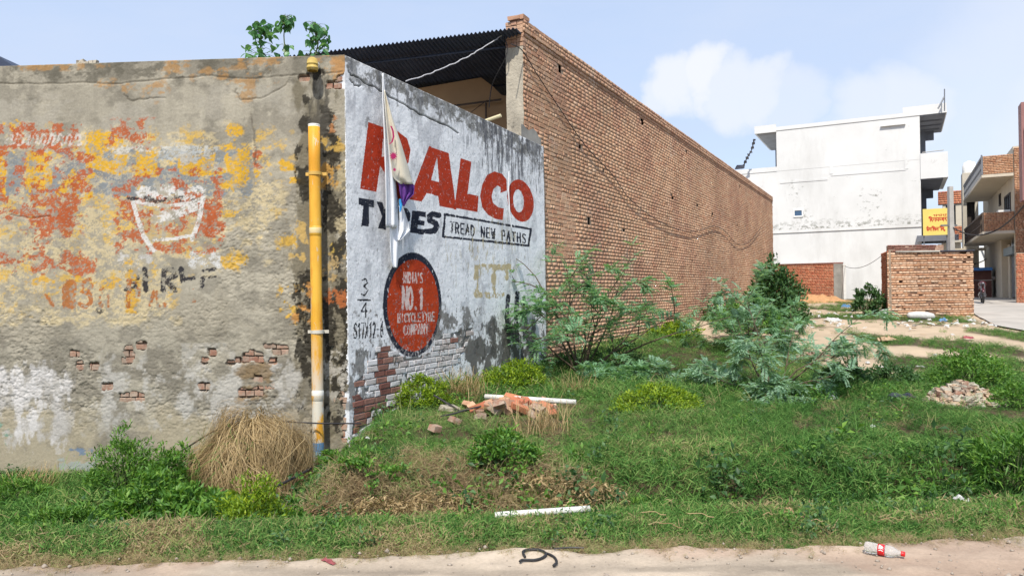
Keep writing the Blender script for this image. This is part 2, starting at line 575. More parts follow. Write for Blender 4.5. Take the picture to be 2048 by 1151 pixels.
def gz(x, y):
    x, y = np.asarray(x, float), np.asarray(y, float)
    amp = 0.012 + 0.06 * sstep(4.9, 5.6, y) * (1 - .5 * sstep(11, 14, y)) + .075 * sstep(5.6, 6.1, y) * (1 - sstep(7.6, 8.6, y)) * (np.abs(x) < 9)
    return gz0(x, y) + amp * (fbm(x * 1.9 + 40, y * 1.9 + 40, 3, 5, .6) - 0.5) * 2


def lines(segs):
    out = []
    for a, b, st in segs:
        n = max(1, int(round((b - a) / st)))
        out += list(np.linspace(a, b, n, endpoint=False))
    return np.array(out + [segs[-1][1]])


gx = lines([(-600, -60, 60), (-60, -10, 5), (-10, 12, .09), (12, 30, .3), (30, 80, 5), (80, 600, 65)])
gy = lines([(-300, -20, 40), (-20, 2, 2), (2, 12, .07), (12, 26, .16), (26, 50, .5), (50, 110, 6), (110, 900, 80)])
GX, GY = np.meshgrid(gx, gy)
GZ = gz(GX, GY)
# a trodden, bare strip across the plot
bare_n = fbm(GX * 0.55, GY * 0.32, 21, 5)


def bare(x, y):
    n = fbm(np.asarray(x) * 0.75, np.asarray(y) * 0.42, 21, 5)
    c = np.interp(y, [11.5, 13.5, 17, 19.0, 21, 24, 26, 40], [0.0, 0.42, 0.5, 0.55, 0.80, 0.60, 0.38, 0.5])
    x0 = np.interp(y, [11, 14, 20, 30], [5.6, 5.6, 5.0, 6.0])
    c = c * sstep(-0.8, 0.8, np.asarray(x) - x0)
    return sstep(-0.09, 0.07, c * 0.66 + 0.17 - n) * (c > 0.02)


B = bare(GX, GY)
road_edge = 4.50 + 0.05 * GX + 0.25 * (fbm(GX * 1.3, GX * 0 + 2, 9, 3) - .5)
soilc, sandc, roadc, greenc = lin((92, 80, 58)) * .62, lin((208, 186, 158)) * .74, lin((206, 189, 168)) * .74, lin((70, 84, 50)) * .6
C = np.ones((*GX.shape, 3)) * soilc
n1 = fbm(GX * 2, GY * 2, 5, 4)[..., None]
C = C * (0.8 + 0.5 * n1)
C = C * (1 - B[..., None]) + (sandc * (0.8 + 0.4 * n1)) * B[..., None]
far = sstep(30, 60, GY)[..., None]
C = C * (1 - far) + lin((150, 140, 120)) * .6 * far
h, w_ = GX.shape
idx = np.arange(h * w_).reshape(h, w_)
quads = np.stack([idx[:-1, :-1], idx[:-1, 1:], idx[1:, 1:], idx[1:, :-1]], -1).reshape(-1, 4)
M['ground'] = attrmat('earth', 0.95, 0.7, 50, 0.015)


def set_paint(me, C):
    a = me.attributes.new('paint', 'FLOAT_COLOR', 'POINT')
    a.data.foreach_set('color', np.concatenate([C.reshape(-1, 3), np.ones((C.size // 3, 1))], 1).astype(np.float32).ravel())


me = mesh_np('ground', np.stack([GX, GY, GZ], -1), quads, mats=[M['ground']], smooth=True)
set_paint(me, C)
link('ground', me, kind='structure')

# dirt road in front, its own sheet with a ragged edge
rx = lines([(-60, -8, 4), (-8, 8, .05), (8, 60, 4)])
rv = np.concatenate([np.linspace(-6, 3.2, 8), np.linspace(3.2, 4.75, 45)[1:]])
RX, RV = np.meshgrid(rx, rv)
EDGE = 4.50 + 0.05 * np.clip(RX, -9, 9) + 0.16 * (fbm(RX * 1.1, RX * 0 + 2, 9, 2) - .5) + 0.12 * (fbm(RX * 6, RX * 0 + 2, 19, 3) - .5)
RY = np.minimum(RV, EDGE)
lum = fbm(RX * 1.5, RY * 3.5, 31, 5)
foot = fbm(RX * 7, RY * 9, 33, 3)
RZ = gz(RX, RY) + 0.034 + 0.03 * (lum - .5) + 0.03 * np.clip(foot - .5, -.2, .2) - 0.02 * sstep(-0.04, 0.0, RV - EDGE)
RC = roadc * (0.52 + 0.90 * lum[..., None]) * (0.74 + 0.5 * foot[..., None])
trk = sstep(.5, .62, fbm(RX * .5, RY * 5, 91, 4))[..., None]
RC = RC * (1 - .22 * trk)
pink = sstep(.55, .7, fbm(RX * .8, RY * 1.1, 77, 3))[..., None]
RC = RC * (1 - .35 * pink) + lin((205, 165, 140)) * .68 * .35 * pink
h, w_ = RX.shape
idx = np.arange(h * w_).reshape(h, w_)
quads = np.stack([idx[:-1, :-1], idx[:-1, 1:], idx[1:, 1:], idx[1:, :-1]], -1).reshape(-1, 4)
me = mesh_np('dirt_road', np.stack([RX, RY, RZ], -1), quads, mats=[attrmat('road_dirt', 0.95, 0.6, 70, 0.008)], smooth=True)
set_paint(me, RC)
link('dirt_road', me, kind='structure')
M['ground'].name = 'earth'

# concrete lane on the right, running away between the hut and the houses
lx = np.linspace(0, 1, 16)
ly = lines([(17.5, 60, .5)])
LA = np.interp(ly, [17.5, 22, 26, 60], [13.4, 14.3, 16.35, 32.6])
LB = np.interp(ly, [17.5, 22, 30, 60], [19, 20, 23.2, 38.7])
LX = LA[:, None] + (LB - LA)[:, None] * lx[None]
LY = np.repeat(ly[:, None], 16, 1)
LX[:, 0] += 0.3 * (fbm(ly * 0.9, ly * 0, 4, 3) - .5)
LZ = gz0(LX, LY) + 0.05
idx = np.arange(LX.size).reshape(LX.shape)
quads = np.stack([idx[:-1, :-1], idx[:-1, 1:], idx[1:, 1:], idx[1:, :-1]], -1).reshape(-1, 4)
me = mesh_np('concrete_lane', np.stack([LX, LY, LZ], -1), quads,
             mats=[surf('lane_concrete', (0.40, 0.37, 0.33), 0.92, 0.2, 0.9, 0.4, 30, 0.01, dirt=((0.2, 0.18, 0.16), 0.7, 0.62))], smooth=True)
link('concrete_lane', me, kind='structure')

# ------------------------------------------------------------------ the corner building: weathered front wall, painted side wall
CORNER = P(695, 590, 9.3)
FW = Frame(CORNER[:2], (0.998, -0.061))                 # x from -5.4 to 0, corner at 0
TH = math.radians(27.7)
SW = Frame(CORNER[:2], (math.sin(TH), math.cos(TH)))    # x from 0 (corner) to 6
building = thing('corner_building', 'old corner building with peeling grey plaster front and white side wall painted with tyre advertisement', 'building', (CORNER[0], CORNER[1], -0.3))


class Paint:
    """paint layers on a wall grid; PX, PY are the survey coordinates the layers were measured in"""
    def __init__(s, fr, x0, x1, z0, z1, step):
        s.xs = np.linspace(x0, x1, int((x1 - x0) / step) + 1)
        s.zs = np.linspace(z0, z1, int((z1 - z0) / step) + 1)
        s.x, s.z = np.meshgrid(s.xs, s.zs)
        s.fr = fr
        s.PX, s.PY = px_of(fr.w(s.x, 0, s.z))
        s.C = np.zeros((*s.x.shape, 3))
        s.D = np.zeros(s.x.shape)                        # relief, outward
        s.seed = 100

    def n(s, sx, sz=None, octs=5, gain=.55):
        s.seed += 31
        sz = sx if sz is None else sz
        return fbm(s.x * sx + 50, s.z * sz + 50, s.seed, octs, gain)

    def u(s, sx, sz=None, octs=6, gain=.66):
        return uni(s.n(sx * 1.5, None if sz is None else sz * 1.5, octs, max(gain, .66)))

    def box(s, x0, y0, x1, y1, soft=10):
        return (sstep(x0 - soft, x0 + soft, s.PX) * (1 - sstep(x1 - soft, x1 + soft, s.PX)) *
                sstep(y0 - soft, y0 + soft, s.PY) * (1 - sstep(y1 - soft, y1 + soft, s.PY)))

    def ell(s, cx, cy, rx, ry, soft=.3):
        return 1 - sstep(1 - soft, 1 + soft, np.hypot((s.PX - cx) / rx, (s.PY - cy) / ry))

    def poly(s, pts, soft=0):
        pts = np.array(pts, float)
        m = np.zeros(s.PX.shape, bool)
        ok = (s.PX > pts[:, 0].min() - 1) & (s.PX < pts[:, 0].max() + 1) & (s.PY > pts[:, 1].min() - 1) & (s.PY < pts[:, 1].max() + 1)
        px, py = s.PX[ok], s.PY[ok]
        r = np.zeros(px.shape, bool)
        for (x0, y0), (x1, y1) in zip(pts, np.roll(pts, -1, 0)):
            c = ((y0 > py) != (y1 > py))
            if y1 != y0:
                r ^= c & (px < (x1 - x0) * (py - y0) / (y1 - y0) + x0)
        m[ok] = r
        return m.astype(float)

    def strk(s, pts, w, soft=.8):
        pts = np.array(pts, float)
        out = np.zeros(s.PX.shape)
        ok = (s.PX > pts[:, 0].min() - w - 2) & (s.PX < pts[:, 0].max() + w + 2) & (s.PY > pts[:, 1].min() - w - 2) & (s.PY < pts[:, 1].max() + w + 2)
        px, py = s.PX[ok], s.PY[ok]
        d = np.full(px.shape, 1e9)
        for (x0, y0), (x1, y1) in zip(pts[:-1], pts[1:]):
            L = (x1 - x0) ** 2 + (y1 - y0) ** 2 + 1e-9
            tt = np.clip(((px - x0) * (x1 - x0) + (py - y0) * (y1 - y0)) / L, 0, 1)
            d = np.minimum(d, np.hypot(px - x0 - tt * (x1 - x0), py - y0 - tt * (y1 - y0)))
        out[ok] = 1 - sstep(w / 2 - soft, w / 2 + soft, d)
        return out

    def lay(s, mask, col, n=None, cov=1.0, k=6.0, op=1.0):
        """paint a layer: mask 0..1 is how much of the layer survives there, n the wear pattern"""
        a = mask * op if n is None else np.clip((mask * cov - n) * k + .5, 0, 1) * (mask > .01) * op
        c = np.asarray(lin(col)) * ALB
        s.C = s.C * (1 - a[..., None]) + c * a[..., None]
        return a

    def mesh(s, name, mat, depth=.24):
        h, w = s.x.shape
        v = s.fr.w(s.x, -s.D, s.z).reshape(-1, 3)
        idx = np.arange(h * w).reshape(h, w)
        q = np.stack([idx[:-1, :-1], idx[:-1, 1:], idx[1:, 1:], idx[1:, :-1]], -1).reshape(-1, 4)
        C = s.C.reshape(-1, 3)
        # returns round the edge
        ring = np.concatenate([idx[0, :], idx[1:, -1], idx[-1, -2::-1], idx[-2:0:-1, 0]])
        bx, bz = s.x.ravel()[ring], s.z.ravel()[ring]
        vb = s.fr.w(bx, depth, bz)
        nb = len(v) + np.arange(len(ring))
        r2, n2 = np.roll(ring, -1), np.roll(nb, -1)
        q = np.concatenate([q, np.stack([r2, ring, nb, n2], -1)])
        v = np.concatenate([v, vb])
        C = np.concatenate([C, C[ring]])
        me = mesh_np(name, v - ORG[building.name], q, mats=[mat], smooth=True)
        set_paint(me, np.ascontiguousarray(C))
        return me


ALB = 0.72
w = Paint(FW, -5.4, 0.0, -1.0, 4.63, .0115)
PX, PY = w.PX, w.PY
# bare plaster
w.C[:] = lin((180, 173, 156)) * ALB
a = w.n(1.2, octs=6)
w.C *= (0.72 + 0.55 * a)[..., None]
w.lay(uni(w.n(.8)), (152, 146, 132), w.u(3), .55, 3, .8)
w.lay(sstep(230, 60, PY) * .9 + .05, (128, 123, 110), w.u(1.6, 2.4, 6), .75, 2.5, .8)
w.lay(w.box(-300, 90, 700, 160, 16), (100, 96, 84), w.u(3, 5, 6), .42, 3, .7)
w.lay(w.box(-300, 165, 580, 260, 30), (178, 172, 158), w.u(.9, 1.4), .5, 3, .7)
w.lay(w.box(-300, 560, 600, 690, 40), (172, 164, 146), w.u(1.1), .6, 3, .6)
w.lay(sstep(620, 760, PY), (133, 127, 114), w.u(2.4, 3, 6), .55, 3, .75)
w.lay(sstep(790, 850, PY), (186, 175, 150), w.u(1.2), .75, 2, .8)
# ochre stains near the top
oc = np.zeros_like(PX)
for cx, cy, rx, ry in ((350, 130, 26, 20), (310, 178, 22, 20), (256, 172, 14, 12), (485, 182, 20, 20), (665, 128, 42, 28), (60, 132, 110, 8), (430, 150, 40, 14), (520, 120, 60, 16), (500, 160, 40, 12), (210, 165, 18, 10)):
    oc = np.maximum(oc, w.ell(cx, cy, rx, ry, .6))
w.lay(oc, (190, 144, 86), w.u(6, 8, 5), .55, 3, .65)
BASE = w.C.copy()
# faded mural: thin cream yellow ground
reg = np.maximum(w.box(-300, 275, 560, 520, 40), w.box(-300, 480, 330, 640, 30))
reg = np.maximum(reg, w.box(250, 520, 350, 640, 20) * .8)
reg *= 1 - .7 * w.box(440, 380, 640, 620, 25)
w.lay(reg, (222, 204, 162), w.u(2.2, 3, 6), .92, 3, .8)
w.lay(reg * w.box(-300, 250, 700, 600, 40), (226, 186, 92), w.u(3.2, 4, 6), .25, 6, .85)
w.lay(reg, (176, 168, 150), w.u(6, 9, 6), .26, 8, .9)
# big letters: yellow on blue-grey
bl = w.box(-300, 300, 505, 392, 5)
bn = w.u(4, 6, 6)
w.lay(bl, (138, 146, 152), bn, .66, 7, .9)
for m, cov in ((w.box(-60, 300, 12, 400, 3), .8), (w.box(50, 303, 104, 398, 3), .8), (w.ell(212, 312, 44, 48, .08), .85), (w.poly([(100, 398), (150, 330), (190, 330), (185, 398)]), .6),
               (w.box(272, 300, 318, 352, 3), .85), (w.box(358, 306, 430, 350, 4), .9), (w.box(452, 296, 500, 348, 4), .85), (w.box(560, 354, 612, 368, 3), .75), (w.box(555, 318, 590, 345, 8), .5),
               (w.ell(466, 262, 16, 12, .5), .8), (w.box(444, 282, 474, 298, 5), .8), (w.box(170, 258, 205, 300, 8), .7), (w.box(410, 340, 520, 372, 8), .6), (w.ell(25, 248, 14, 12, .5), .7)):
    w.lay(m, (231, 180, 48), w.u(5, 6, 6), cov, 7, .93)
w.lay(w.poly([(150, 345), (190, 345), (208, 362), (240, 362), (238, 352), (180, 335)]), (128, 138, 148), bn, .8, 7, .9)
w.lay(w.box(215, 292, 420, 306, 4), (214, 214, 208), w.u(6, 8, 6), .62, 6, .9)
w.lay(w.box(330, 296, 460, 330, 14), (190, 196, 198), w.u(6, 8, 6), .4, 6, .8)
# reds
red = (190, 98, 56)
for m, cov in ((w.box(20, 250, 165, 300, 9), .62), (w.box(-80, 252, 60, 272, 8), .4), (w.box(220, 246, 310, 292, 14), .48), (w.box(260, 265, 308, 290, 8), .65), (w.box(-80, 290, 10, 400, 12), .62), (w.box(20, 335, 50, 400, 6), .5),
               (w.box(20, 410, 160, 445, 18), .72), (w.box(72, 385, 158, 470, 18), .80), (w.box(45, 440, 90, 500, 16), .62), (w.box(-60, 505, 190, 545, 12), .56), (w.box(-60, 390, 20, 440, 12), .6),
               (w.box(228, 390, 445, 505, 8), .60), (w.box(395, 400, 440, 480, 10), .7), (w.box(225, 340, 445, 400, 14), .36), (w.box(60, 300, 180, 400, 20), .36), (w.box(505, 292, 522, 335, 4), .6), (w.box(100, 360, 160, 385, 10), .5)):
    w.lay(m, red, w.u(6, 8, 6), cov, 8, .92)
# worn white script on the red, upper left
for x0 in range(12, 165, 17):
    w.lay(w.strk([(x0, 285), (x0 + 6, 268), (x0 + 13, 272), (x0 + 8, 290), (x0 + 15, 287)], 4.5), (220, 212, 204), w.u(9, 9), .78, 6, .9)
# glass with froth, outlined in white
wh = (232, 230, 226)
w.lay(w.box(288, 430, 392, 490, 14), (205, 180, 128), w.u(6, 8, 6), .58, 7, .9)
w.lay(w.poly([(300, 428), (395, 405), (398, 420), (340, 442), (302, 446)]), wh, w.u(7, 12, 6), .80, 6, .95)
w.lay(w.box(275, 374, 408, 400, 7), wh, w.u(8, 10, 6), .72, 7, .95)
w.lay(w.box(285, 392, 390, 406, 4), (58, 56, 58), w.u(9, 12, 6), .42, 8, .9)
for pts, ww, cv in (([(264, 396), (272, 425), (286, 470), (306, 500)], 9, .88), ([(406, 396), (398, 440), (384, 478)], 9, .92), ([(268, 402), (300, 409), (340, 412), (380, 406), (406, 398)], 7, .85),
                    ([(306, 480), (345, 478), (382, 470)], 6, .7), ([(300, 500), (322, 503)], 5, .6)):
    w.lay(w.strk(pts, ww), wh, w.u(9, 9, 5), cv, 6, .95)
w.lay(w.box(374, 504, 441, 534, 5), (222, 222, 220), w.u(7, 9, 6), .72, 6, .9)
w.lay(w.box(236, 510, 300, 540, 8), (214, 212, 208), w.u(7, 9, 6), .42, 6, .8)
# ghost letters in black and rust
bk = (44, 44, 52)
for pts, ww, cv in (([(252, 546), (270, 540), (274, 556), (256, 561), (274, 566), (268, 578), (252, 578)], 7, .55), ([(290, 538), (291, 580)], 8, .78),
                    ([(326, 580), (328, 540), (346, 540), (350, 552), (332, 558), (350, 580)], 9, .85), ([(362, 538), (366, 562)], 9, .82), ([(372, 557), (388, 556)], 5, .6),
                    ([(404, 572), (404, 556), (430, 554)], 6, .6), ([(406, 542), (430, 538)], 5, .5), ([(256, 396), (275, 398)], 4, .5)):
    w.lay(w.strk(pts, ww + 2), bk, w.u(9, 9, 5), min(cv + .14, .95), 12, .95)
w.lay(w.box(45, 556, 240, 575, 8), (228, 178, 66), w.u(4, 6), .66, 6, .9)
w.lay(w.box(250, 520, 275, 625, 8), (228, 178, 66), w.u(4, 6), .5, 6, .9)
og = (186, 112, 56)
w.lay(w.box(124, 558, 152, 618, 2), og, w.u(6, 7), .86, 5, .9)
for pts, ww, cv in (([(180, 558), (164, 566), (164, 582), (180, 588), (182, 604), (170, 614), (158, 606)], 8, .9), ([(180, 558), (184, 570), (174, 584)], 7, .85), ([(203, 575), (201, 612)], 9, .6),
                    ([(216, 592), (216, 612)], 6, .6), ([(256, 612), (258, 560)], 9, .6), ([(256, 560), (278, 566), (276, 590), (258, 592)], 8, .65), ([(300, 610), (310, 575), (318, 612)], 7, .55), ([(325, 580), (330, 612)], 8, .6), ([(386, 580), (388, 602)], 6, .5), ([(92, 590), (108, 612)], 8, .6)):
    w.lay(w.strk(pts, ww), og, w.u(8, 8), cv, 6, .92)
w.lay(w.ell(198, 622, 8, 6, .3), bk, w.u(12, 12), .5, 8, .9)
# yellow flakes right of the mural
for m, cov in ((w.box(445, 508, 506, 536, 6), .62), (w.box(555, 470, 600, 500, 10), .5), (w.box(560, 560, 600, 640, 12), .4), (w.box(440, 420, 490, 432, 5), .5), (w.box(446, 345, 470, 385, 5), .5)):
    w.lay(m, (222, 178, 74), w.u(6, 7), cov, 7, .9)
# whitewash low on the left, in runs
wr = np.maximum(w.box(-300, 738, 132, 830, 22), w.box(-40, 800, 130, 890, 22) * .62)
w.lay(wr, (206, 203, 200), w.u(3, 2.2, 6), .85, 2.5, .7)
w.lay(wr, (226, 223, 221), w.u(6, 3, 6), .48, 3, .8)
w.lay(w.box(190, 720, 640, 850, 40), (204, 201, 194), w.u(3.2, 2.6, 6), .42, 2.5, .7)
w.lay(w.box(140, 896, 185, 912, 5), (112, 138, 170), w.u(8, 12), .55, 6, .8)
w.lay(w.box(120, 912, 200, 940, 10), (170, 184, 182), w.u(4, 6), .5, 5, .7)
w.lay(w.box(-60, 850, 20, 885, 8), (120, 170, 150), w.u(8, 9), .28, 6, .7)
w.lay(w.box(476, 726, 540, 800, 10), (140, 116, 82), w.u(2, 3), .75, 3, .8)
# everything painted has been rubbed through to the plaster in flecks
for sx, cv in ((7, .16), (22, .14)):
    ab = np.clip((cv - w.u(sx, sx * 1.3, 6, .72)) * 30 + .5, 0, 1) * w.box(-300, 250, 560, 640, 10) * .85
    w.C = w.C * (1 - ab[..., None]) + BASE * ab[..., None]
streak = (w.n(9, .8, 5) - .5) * .35 * w.box(-300, 100, 700, 640, 60)
w.C *= (1 + streak)[..., None]
# mould and soot round the down-pipe
mb = np.maximum(w.box(585, 470, 704, 905, 22), w.box(590, 150, 690, 470, 20) * .9)
w.lay(mb, (120, 112, 92), w.u(3, 1.6), .8, 2.5, .8)
core = np.maximum.reduce([w.box(592, 540, 632, 760, 14) * 1.15, w.box(640, 420, 702, 830, 16), w.box(598, 190, 624, 260, 10) * .8, w.box(643, 210, 676, 280, 12) * 1.0, w.box(640, 270, 690, 420, 18) * .72, w.box(590, 290, 622, 400, 12) * .75, w.box(600, 760, 690, 880, 20) * .7])
w.lay(core, (46, 42, 34), w.u(5, 3.2, 6, .6), .70, 6, .9)
w.lay(w.box(612, 150, 654, 270, 10), (84, 80, 72), w.u(3, .8), .8, 3, .8)
w.lay(w.box(610, 138, 650, 158, 5), (36, 33, 30), w.u(5, 3), .8, 4, .9)  # black below the spout: its stain, with the spout's shadow painted in
for m, cov, cc in ((w.box(640, 330, 682, 372, 8), .5, (204, 158, 84)), (w.box(644, 275, 690, 300, 6), .35, (206, 170, 90)), (w.box(590, 570, 630, 640, 10), .35, (206, 150, 84)), (w.box(655, 580, 690, 610, 8), .55, (190, 112, 64)), (w.box(640, 500, 700, 560, 12), .42, (198, 170, 120)), (w.box(650, 480, 690, 500, 10), .4, (206, 176, 90)),
                   (w.box(585, 440, 612, 520, 10), .5, (214, 180, 110)), (w.box(655, 180, 700, 270, 14), .45, (176, 168, 150)), (w.box(640, 700, 705, 790, 16), .42, (190, 184, 172)), (w.box(676, 300, 706, 470, 10), .5, (190, 176, 142)), (w.box(655, 230, 672, 262, 5), .5, (186, 130, 84)), (w.box(560, 800, 622, 880, 16), .5, (176, 166, 146))):
    w.lay(m, cc, w.u(7, 6, 6), cov, 7, .9)
w.lay(w.box(660, 116, 690, 150, 8), (196, 148, 96), w.u(4, 5), .7, 4, .8)
# relief: lumpy trowelled plaster, rougher low down and right of the glass
rough = .12 + .55 * np.maximum(w.box(-300, 610, 600, 850, 40), w.box(440, 380, 590, 680, 40)) + .5 * core
rough = rough * (.45 + 1.1 * uni(w.n(1.7, 2.2, 4)))
n4, n5 = w.n(9, 13, 5, .6), w.n(24, 34, 5, .72)
ridg = 1 - np.abs(w.n(11, 16, 4) - .5) * 6
w.D = .012 * (w.n(.9) - .5) + rough * (.013 * (n4 - .5) + .024 * (n5 - .5) - .014 * np.clip(1 - np.abs(w.n(8, 15, 5, .65) - .5) * 16, 0, 1)) + .005 * (w.n(45, 45, 3, .7) - .5)
# cracks
for pts in ([(-40, 166), (60, 168), (160, 166), (240, 168), (330, 158), (420, 152), (500, 158), (556, 152), (600, 150), (648, 146), (690, 144)], [(250, 190), (262, 202), (300, 196), (340, 198)],
            [(505, 230), (510, 290), (512, 340)], [(470, 180), (480, 200), (520, 196), (560, 180), (575, 160)], [(20, 430), (60, 436), (110, 430)]):
    pts = [(x + random.uniform(-3, 3), y + random.uniform(-1.5, 1.5)) for (xa, ya), (xb, yb) in zip(pts[:-1], pts[1:]) for x, y in [(xa + (xb - xa) * k / 5, ya + (yb - ya) * k / 5) for k in range(5)]]
    m = w.strk(pts, 2.2, 1.2)
    w.D -= .012 * m
    w.lay(m * np.clip(w.n(6, 6, 3) * 2.4 - .6, 0, 1), (92, 85, 74), None, op=.75)
# places where the plaster has come away from the bricks
holes = np.zeros_like(PX)
FRONT_BRICKS = [(545, 690, 566, 708), (486, 706, 497, 724), (498, 702, 508, 720), (509, 706, 523, 724), (470, 715, 480, 724), (540, 716, 552, 726), (455, 722, 468, 728), (562, 694, 575, 706), (405, 716, 414, 727), (418, 700, 428, 712),
                (274, 684, 290, 698), (250, 692, 264, 704), (180, 726, 194, 738), (155, 722, 163, 740), (246, 716, 262, 726), (142, 702, 156, 712), (240, 788, 262, 800), (264, 786, 286, 798), (400, 768, 415, 780), (204, 768, 224, 778), (252, 706, 268, 716),
                (480, 780, 494, 794), (495, 782, 506, 794), (508, 776, 522, 790), (508, 752, 522, 760), (668, 162, 690, 176), (690, 148, 702, 157), (676, 150, 690, 160), (693, 160, 703, 172), (693, 175, 703, 188), (655, 165, 668, 175), (600, 152, 616, 160)]
FRONT_BRICKS += [(690 + (i % 2) * 3 - 3, 786 + i * 11, 706, 795 + i * 11) for i in range(9)]
FRONT_BRICKS += [(530 + i * 13, 690 + (i % 3), 541 + i * 13, 697 + (i % 3)) for i in range(3)]
for x0, y0, x1, y1 in FRONT_BRICKS:
    holes = np.maximum(holes, w.box(x0 - 2, y0 - 2, x1 + 2, y1 + 2, 4))
holes = np.clip(holes * 3.2 - 2.2 * uni(w.n(9, 12, 6, .72)), 0, 1)
w.D -= .048 * holes
w.lay(holes, (128, 108, 88), None, op=.8)
fw = link('front_wall', w.mesh('front_wall', M['plaster_wall']), building)
fw['label'] = 'weathered grey plaster front with a faded yellow, red and white mural'


def brick_mesh(name, lx, ly, lz, mat, jit=.006, n=None):
    v = np.array([(x * lx / 2, y * ly, z * lz / 2) for z in (-1, 1) for y in (0, 1) for x in (-1, 1)], float)
    v += RNG.uniform(-jit, jit, v.shape)
    # knock the front arrises off a little: front face inset
    fc = np.array([(x * (lx / 2 - .008), -.006, z * (lz / 2 - .008)) for z in (-1, 1) for x in (-1, 1)], float) + RNG.uniform(-jit * .6, jit * .6, (4, 3))
    v = np.concatenate([v, fc])
    f = [(8, 9, 11, 10), (0, 1, 9, 8), (1, 5, 11, 9), (5, 4, 10, 11), (4, 0, 8, 10), (1, 3, 7, 5), (2, 0, 4, 6), (4, 5, 7, 6), (3, 1, 0, 2), (3, 2, 6, 7)]
    me = bpy.data.meshes.new(name)
    me.from_pydata([tuple(q) for q in v], [], f)
    me.materials.append(mat)
    return me


def place_brick(me, fr, x, y, z, parent, rot=0.0, scale=(1, 1, 1), name='brick'):
    o = bpy.data.objects.new(name, me)
    COL.objects.link(o)
    o.parent = parent
    o.location = [float(q) for q in fr.w(x, y, z) - ORG[parent.name]]
    o.rotation_euler = (0, rot, fr.rz())
    o.scale = scale
    return o


var = [brick_mesh('exposed_brick', .1, .06, .072, M['raw_brick'], .006) for _ in range(6)]
FX, FZ = w.xs, w.zs
nb_ = 0
for r_i in range(56):                                    # courses behind the plaster, seen where it has fallen
    z = -.4 + r_i * .086
    x = -5.3 + (r_i % 2) * .11
    while x < -.02:
        L = .218 if (r_i % 3) else .105
        L = min(L, -.012 - x)
        i0, i1 = np.searchsorted(FZ, z - .036), np.searchsorted(FZ, z + .036)
        j0, j1 = np.searchsorted(FX, x), np.searchsorted(FX, x + L)
        if L > .04 and i1 < len(FZ) and holes[i0:i1, j0:j1].size and (holes[i0:i1, j0:j1] > .5).mean() > .10:
            place_brick(random.choice(var), FW, x + L / 2, .018 + random.uniform(-.007, .006), z, fw, random.uniform(-.04, .04), (L / .1, .8, 1))
            nb_ += 1
        x += L + .012
print('front bricks', nb_)

MB().box((-13, .004, -1), (-5.395, .25, 4.62), FW).build('front_wall_far', surf('plain_plaster', tuple(lin((160, 152, 134)) * .7), .9, .25, 1.4, .6, 14, .02, dirt=(tuple(lin((110, 104, 90)) * .7), 1.2, .55)), building)
# ---- side wall with the advertisement
XE = SW.on(1091, 560)[0]
ZT0, ZT1 = SW.on(684, 108)[1], SW.on(1080, 290)[1]
w = Paint(SW, 0.0, XE, -0.75, max(ZT0, ZT1), .009)
PX, PY = w.PX, w.PY
fall = (max(ZT0, ZT1) - np.interp(w.x, [0, XE], [ZT0, ZT1]))
WH = (218, 220, 228)
w.C[:] = np.minimum(lin(WH) * 1.08, .80)
w.C *= (0.90 + 0.2 * w.n(1.5, 1.0, 5))[..., None]
w.lay(np.ones_like(PX), (198, 200, 206), w.u(2.6, 1.2, 6), .22, 3, .6)
ALBW = ALB
ytop = np.interp(PX, [683, 1083], [107, 290])                        # top edge, in survey coordinates
below = PY - ytop
ALB = .72
# weather at the top: grey cement showing and black runs
w.lay(1 - sstep(0, 62, below), (160, 160, 158), w.u(4, 5, 6), .62, 3, .85)
w.lay(1 - sstep(8, 40, below), (118, 116, 110), w.u(7, 8, 6), .36, 5, .8)
w.lay((1 - sstep(20, 130, below)) * w.box(960, 200, 1080, 420, 25), (88, 90, 98), w.u(16, 1.6, 6), .46, 6, .8)
w.lay((1 - sstep(10, 90, below)), (118, 120, 126), w.u(14, 1.8, 6), .20, 6, .6)
w.lay(w.box(730, 232, 752, 252, 4), (150, 150, 150), w.u(9, 9), .6, 5, .8)
# the big red word, hand painted
RED = (196, 62, 30)
wearR = w.u(16, 12, 6, .7)


def paint_letters(polys, cuts, col, cov=.996, k=60):
    m = np.zeros_like(PX)
    for p in polys:
        m = np.maximum(m, w.poly(p))
    for p in cuts:
        m = m * (1 - w.poly(p))
    w.lay(m, col, wearR, cov, k)
    return m


def ring(cx, cy, rx, ry, sk=0.0, n=48, a0=0, a1=360):
    return [(cx + rx * math.cos(math.radians(a)), cy + ry * math.sin(math.radians(a)) + sk * rx * math.cos(math.radians(a))) for a in np.linspace(a0, a1, n)]


R_ = [(737, 243), (795, 259), (814, 273), (821, 296), (817, 322), (805, 336), (815, 402), (782, 397), (770, 346), (760, 330), (753, 383), (720, 377)]
paint_letters([R_], [[(766, 275), (790, 282), (791, 308), (764, 312)]], RED)
paint_letters([[(858, 287), (897, 299), (913, 418), (879, 411), (876, 390), (853, 385), (843, 402), (818, 398)]], [[(874, 309), (878, 361), (862, 358)]], RED)
paint_letters([[(921, 309), (943, 316), (935, 384), (957, 388), (955, 423), (909, 414)]], [], RED)
co_ = ring(990, 386, 29, 52, .33, 48, 300, 60 + 0)[0:0]
cout = [(1014, 374), (1013, 350), (1004, 338), (988, 334), (974, 342), (965, 362), (960, 388), (964, 412), (976, 428), (990, 436), (1005, 439), (1008, 414), (996, 411), (986, 402), (983, 388), (987, 372), (995, 364), (1001, 368), (1001, 380)]
paint_letters([cout], [], RED)
paint_letters([ring(1041, 395, 26.5, 46, .28)], [ring(1037, 396, 10.5, 25, .28)], RED)
w.lay(w.box(715, 235, 1070, 445, 3), WH, w.u(24, 24, 5), .010, 20, .7)
# second line, dark navy
NAVY = (40, 46, 62)


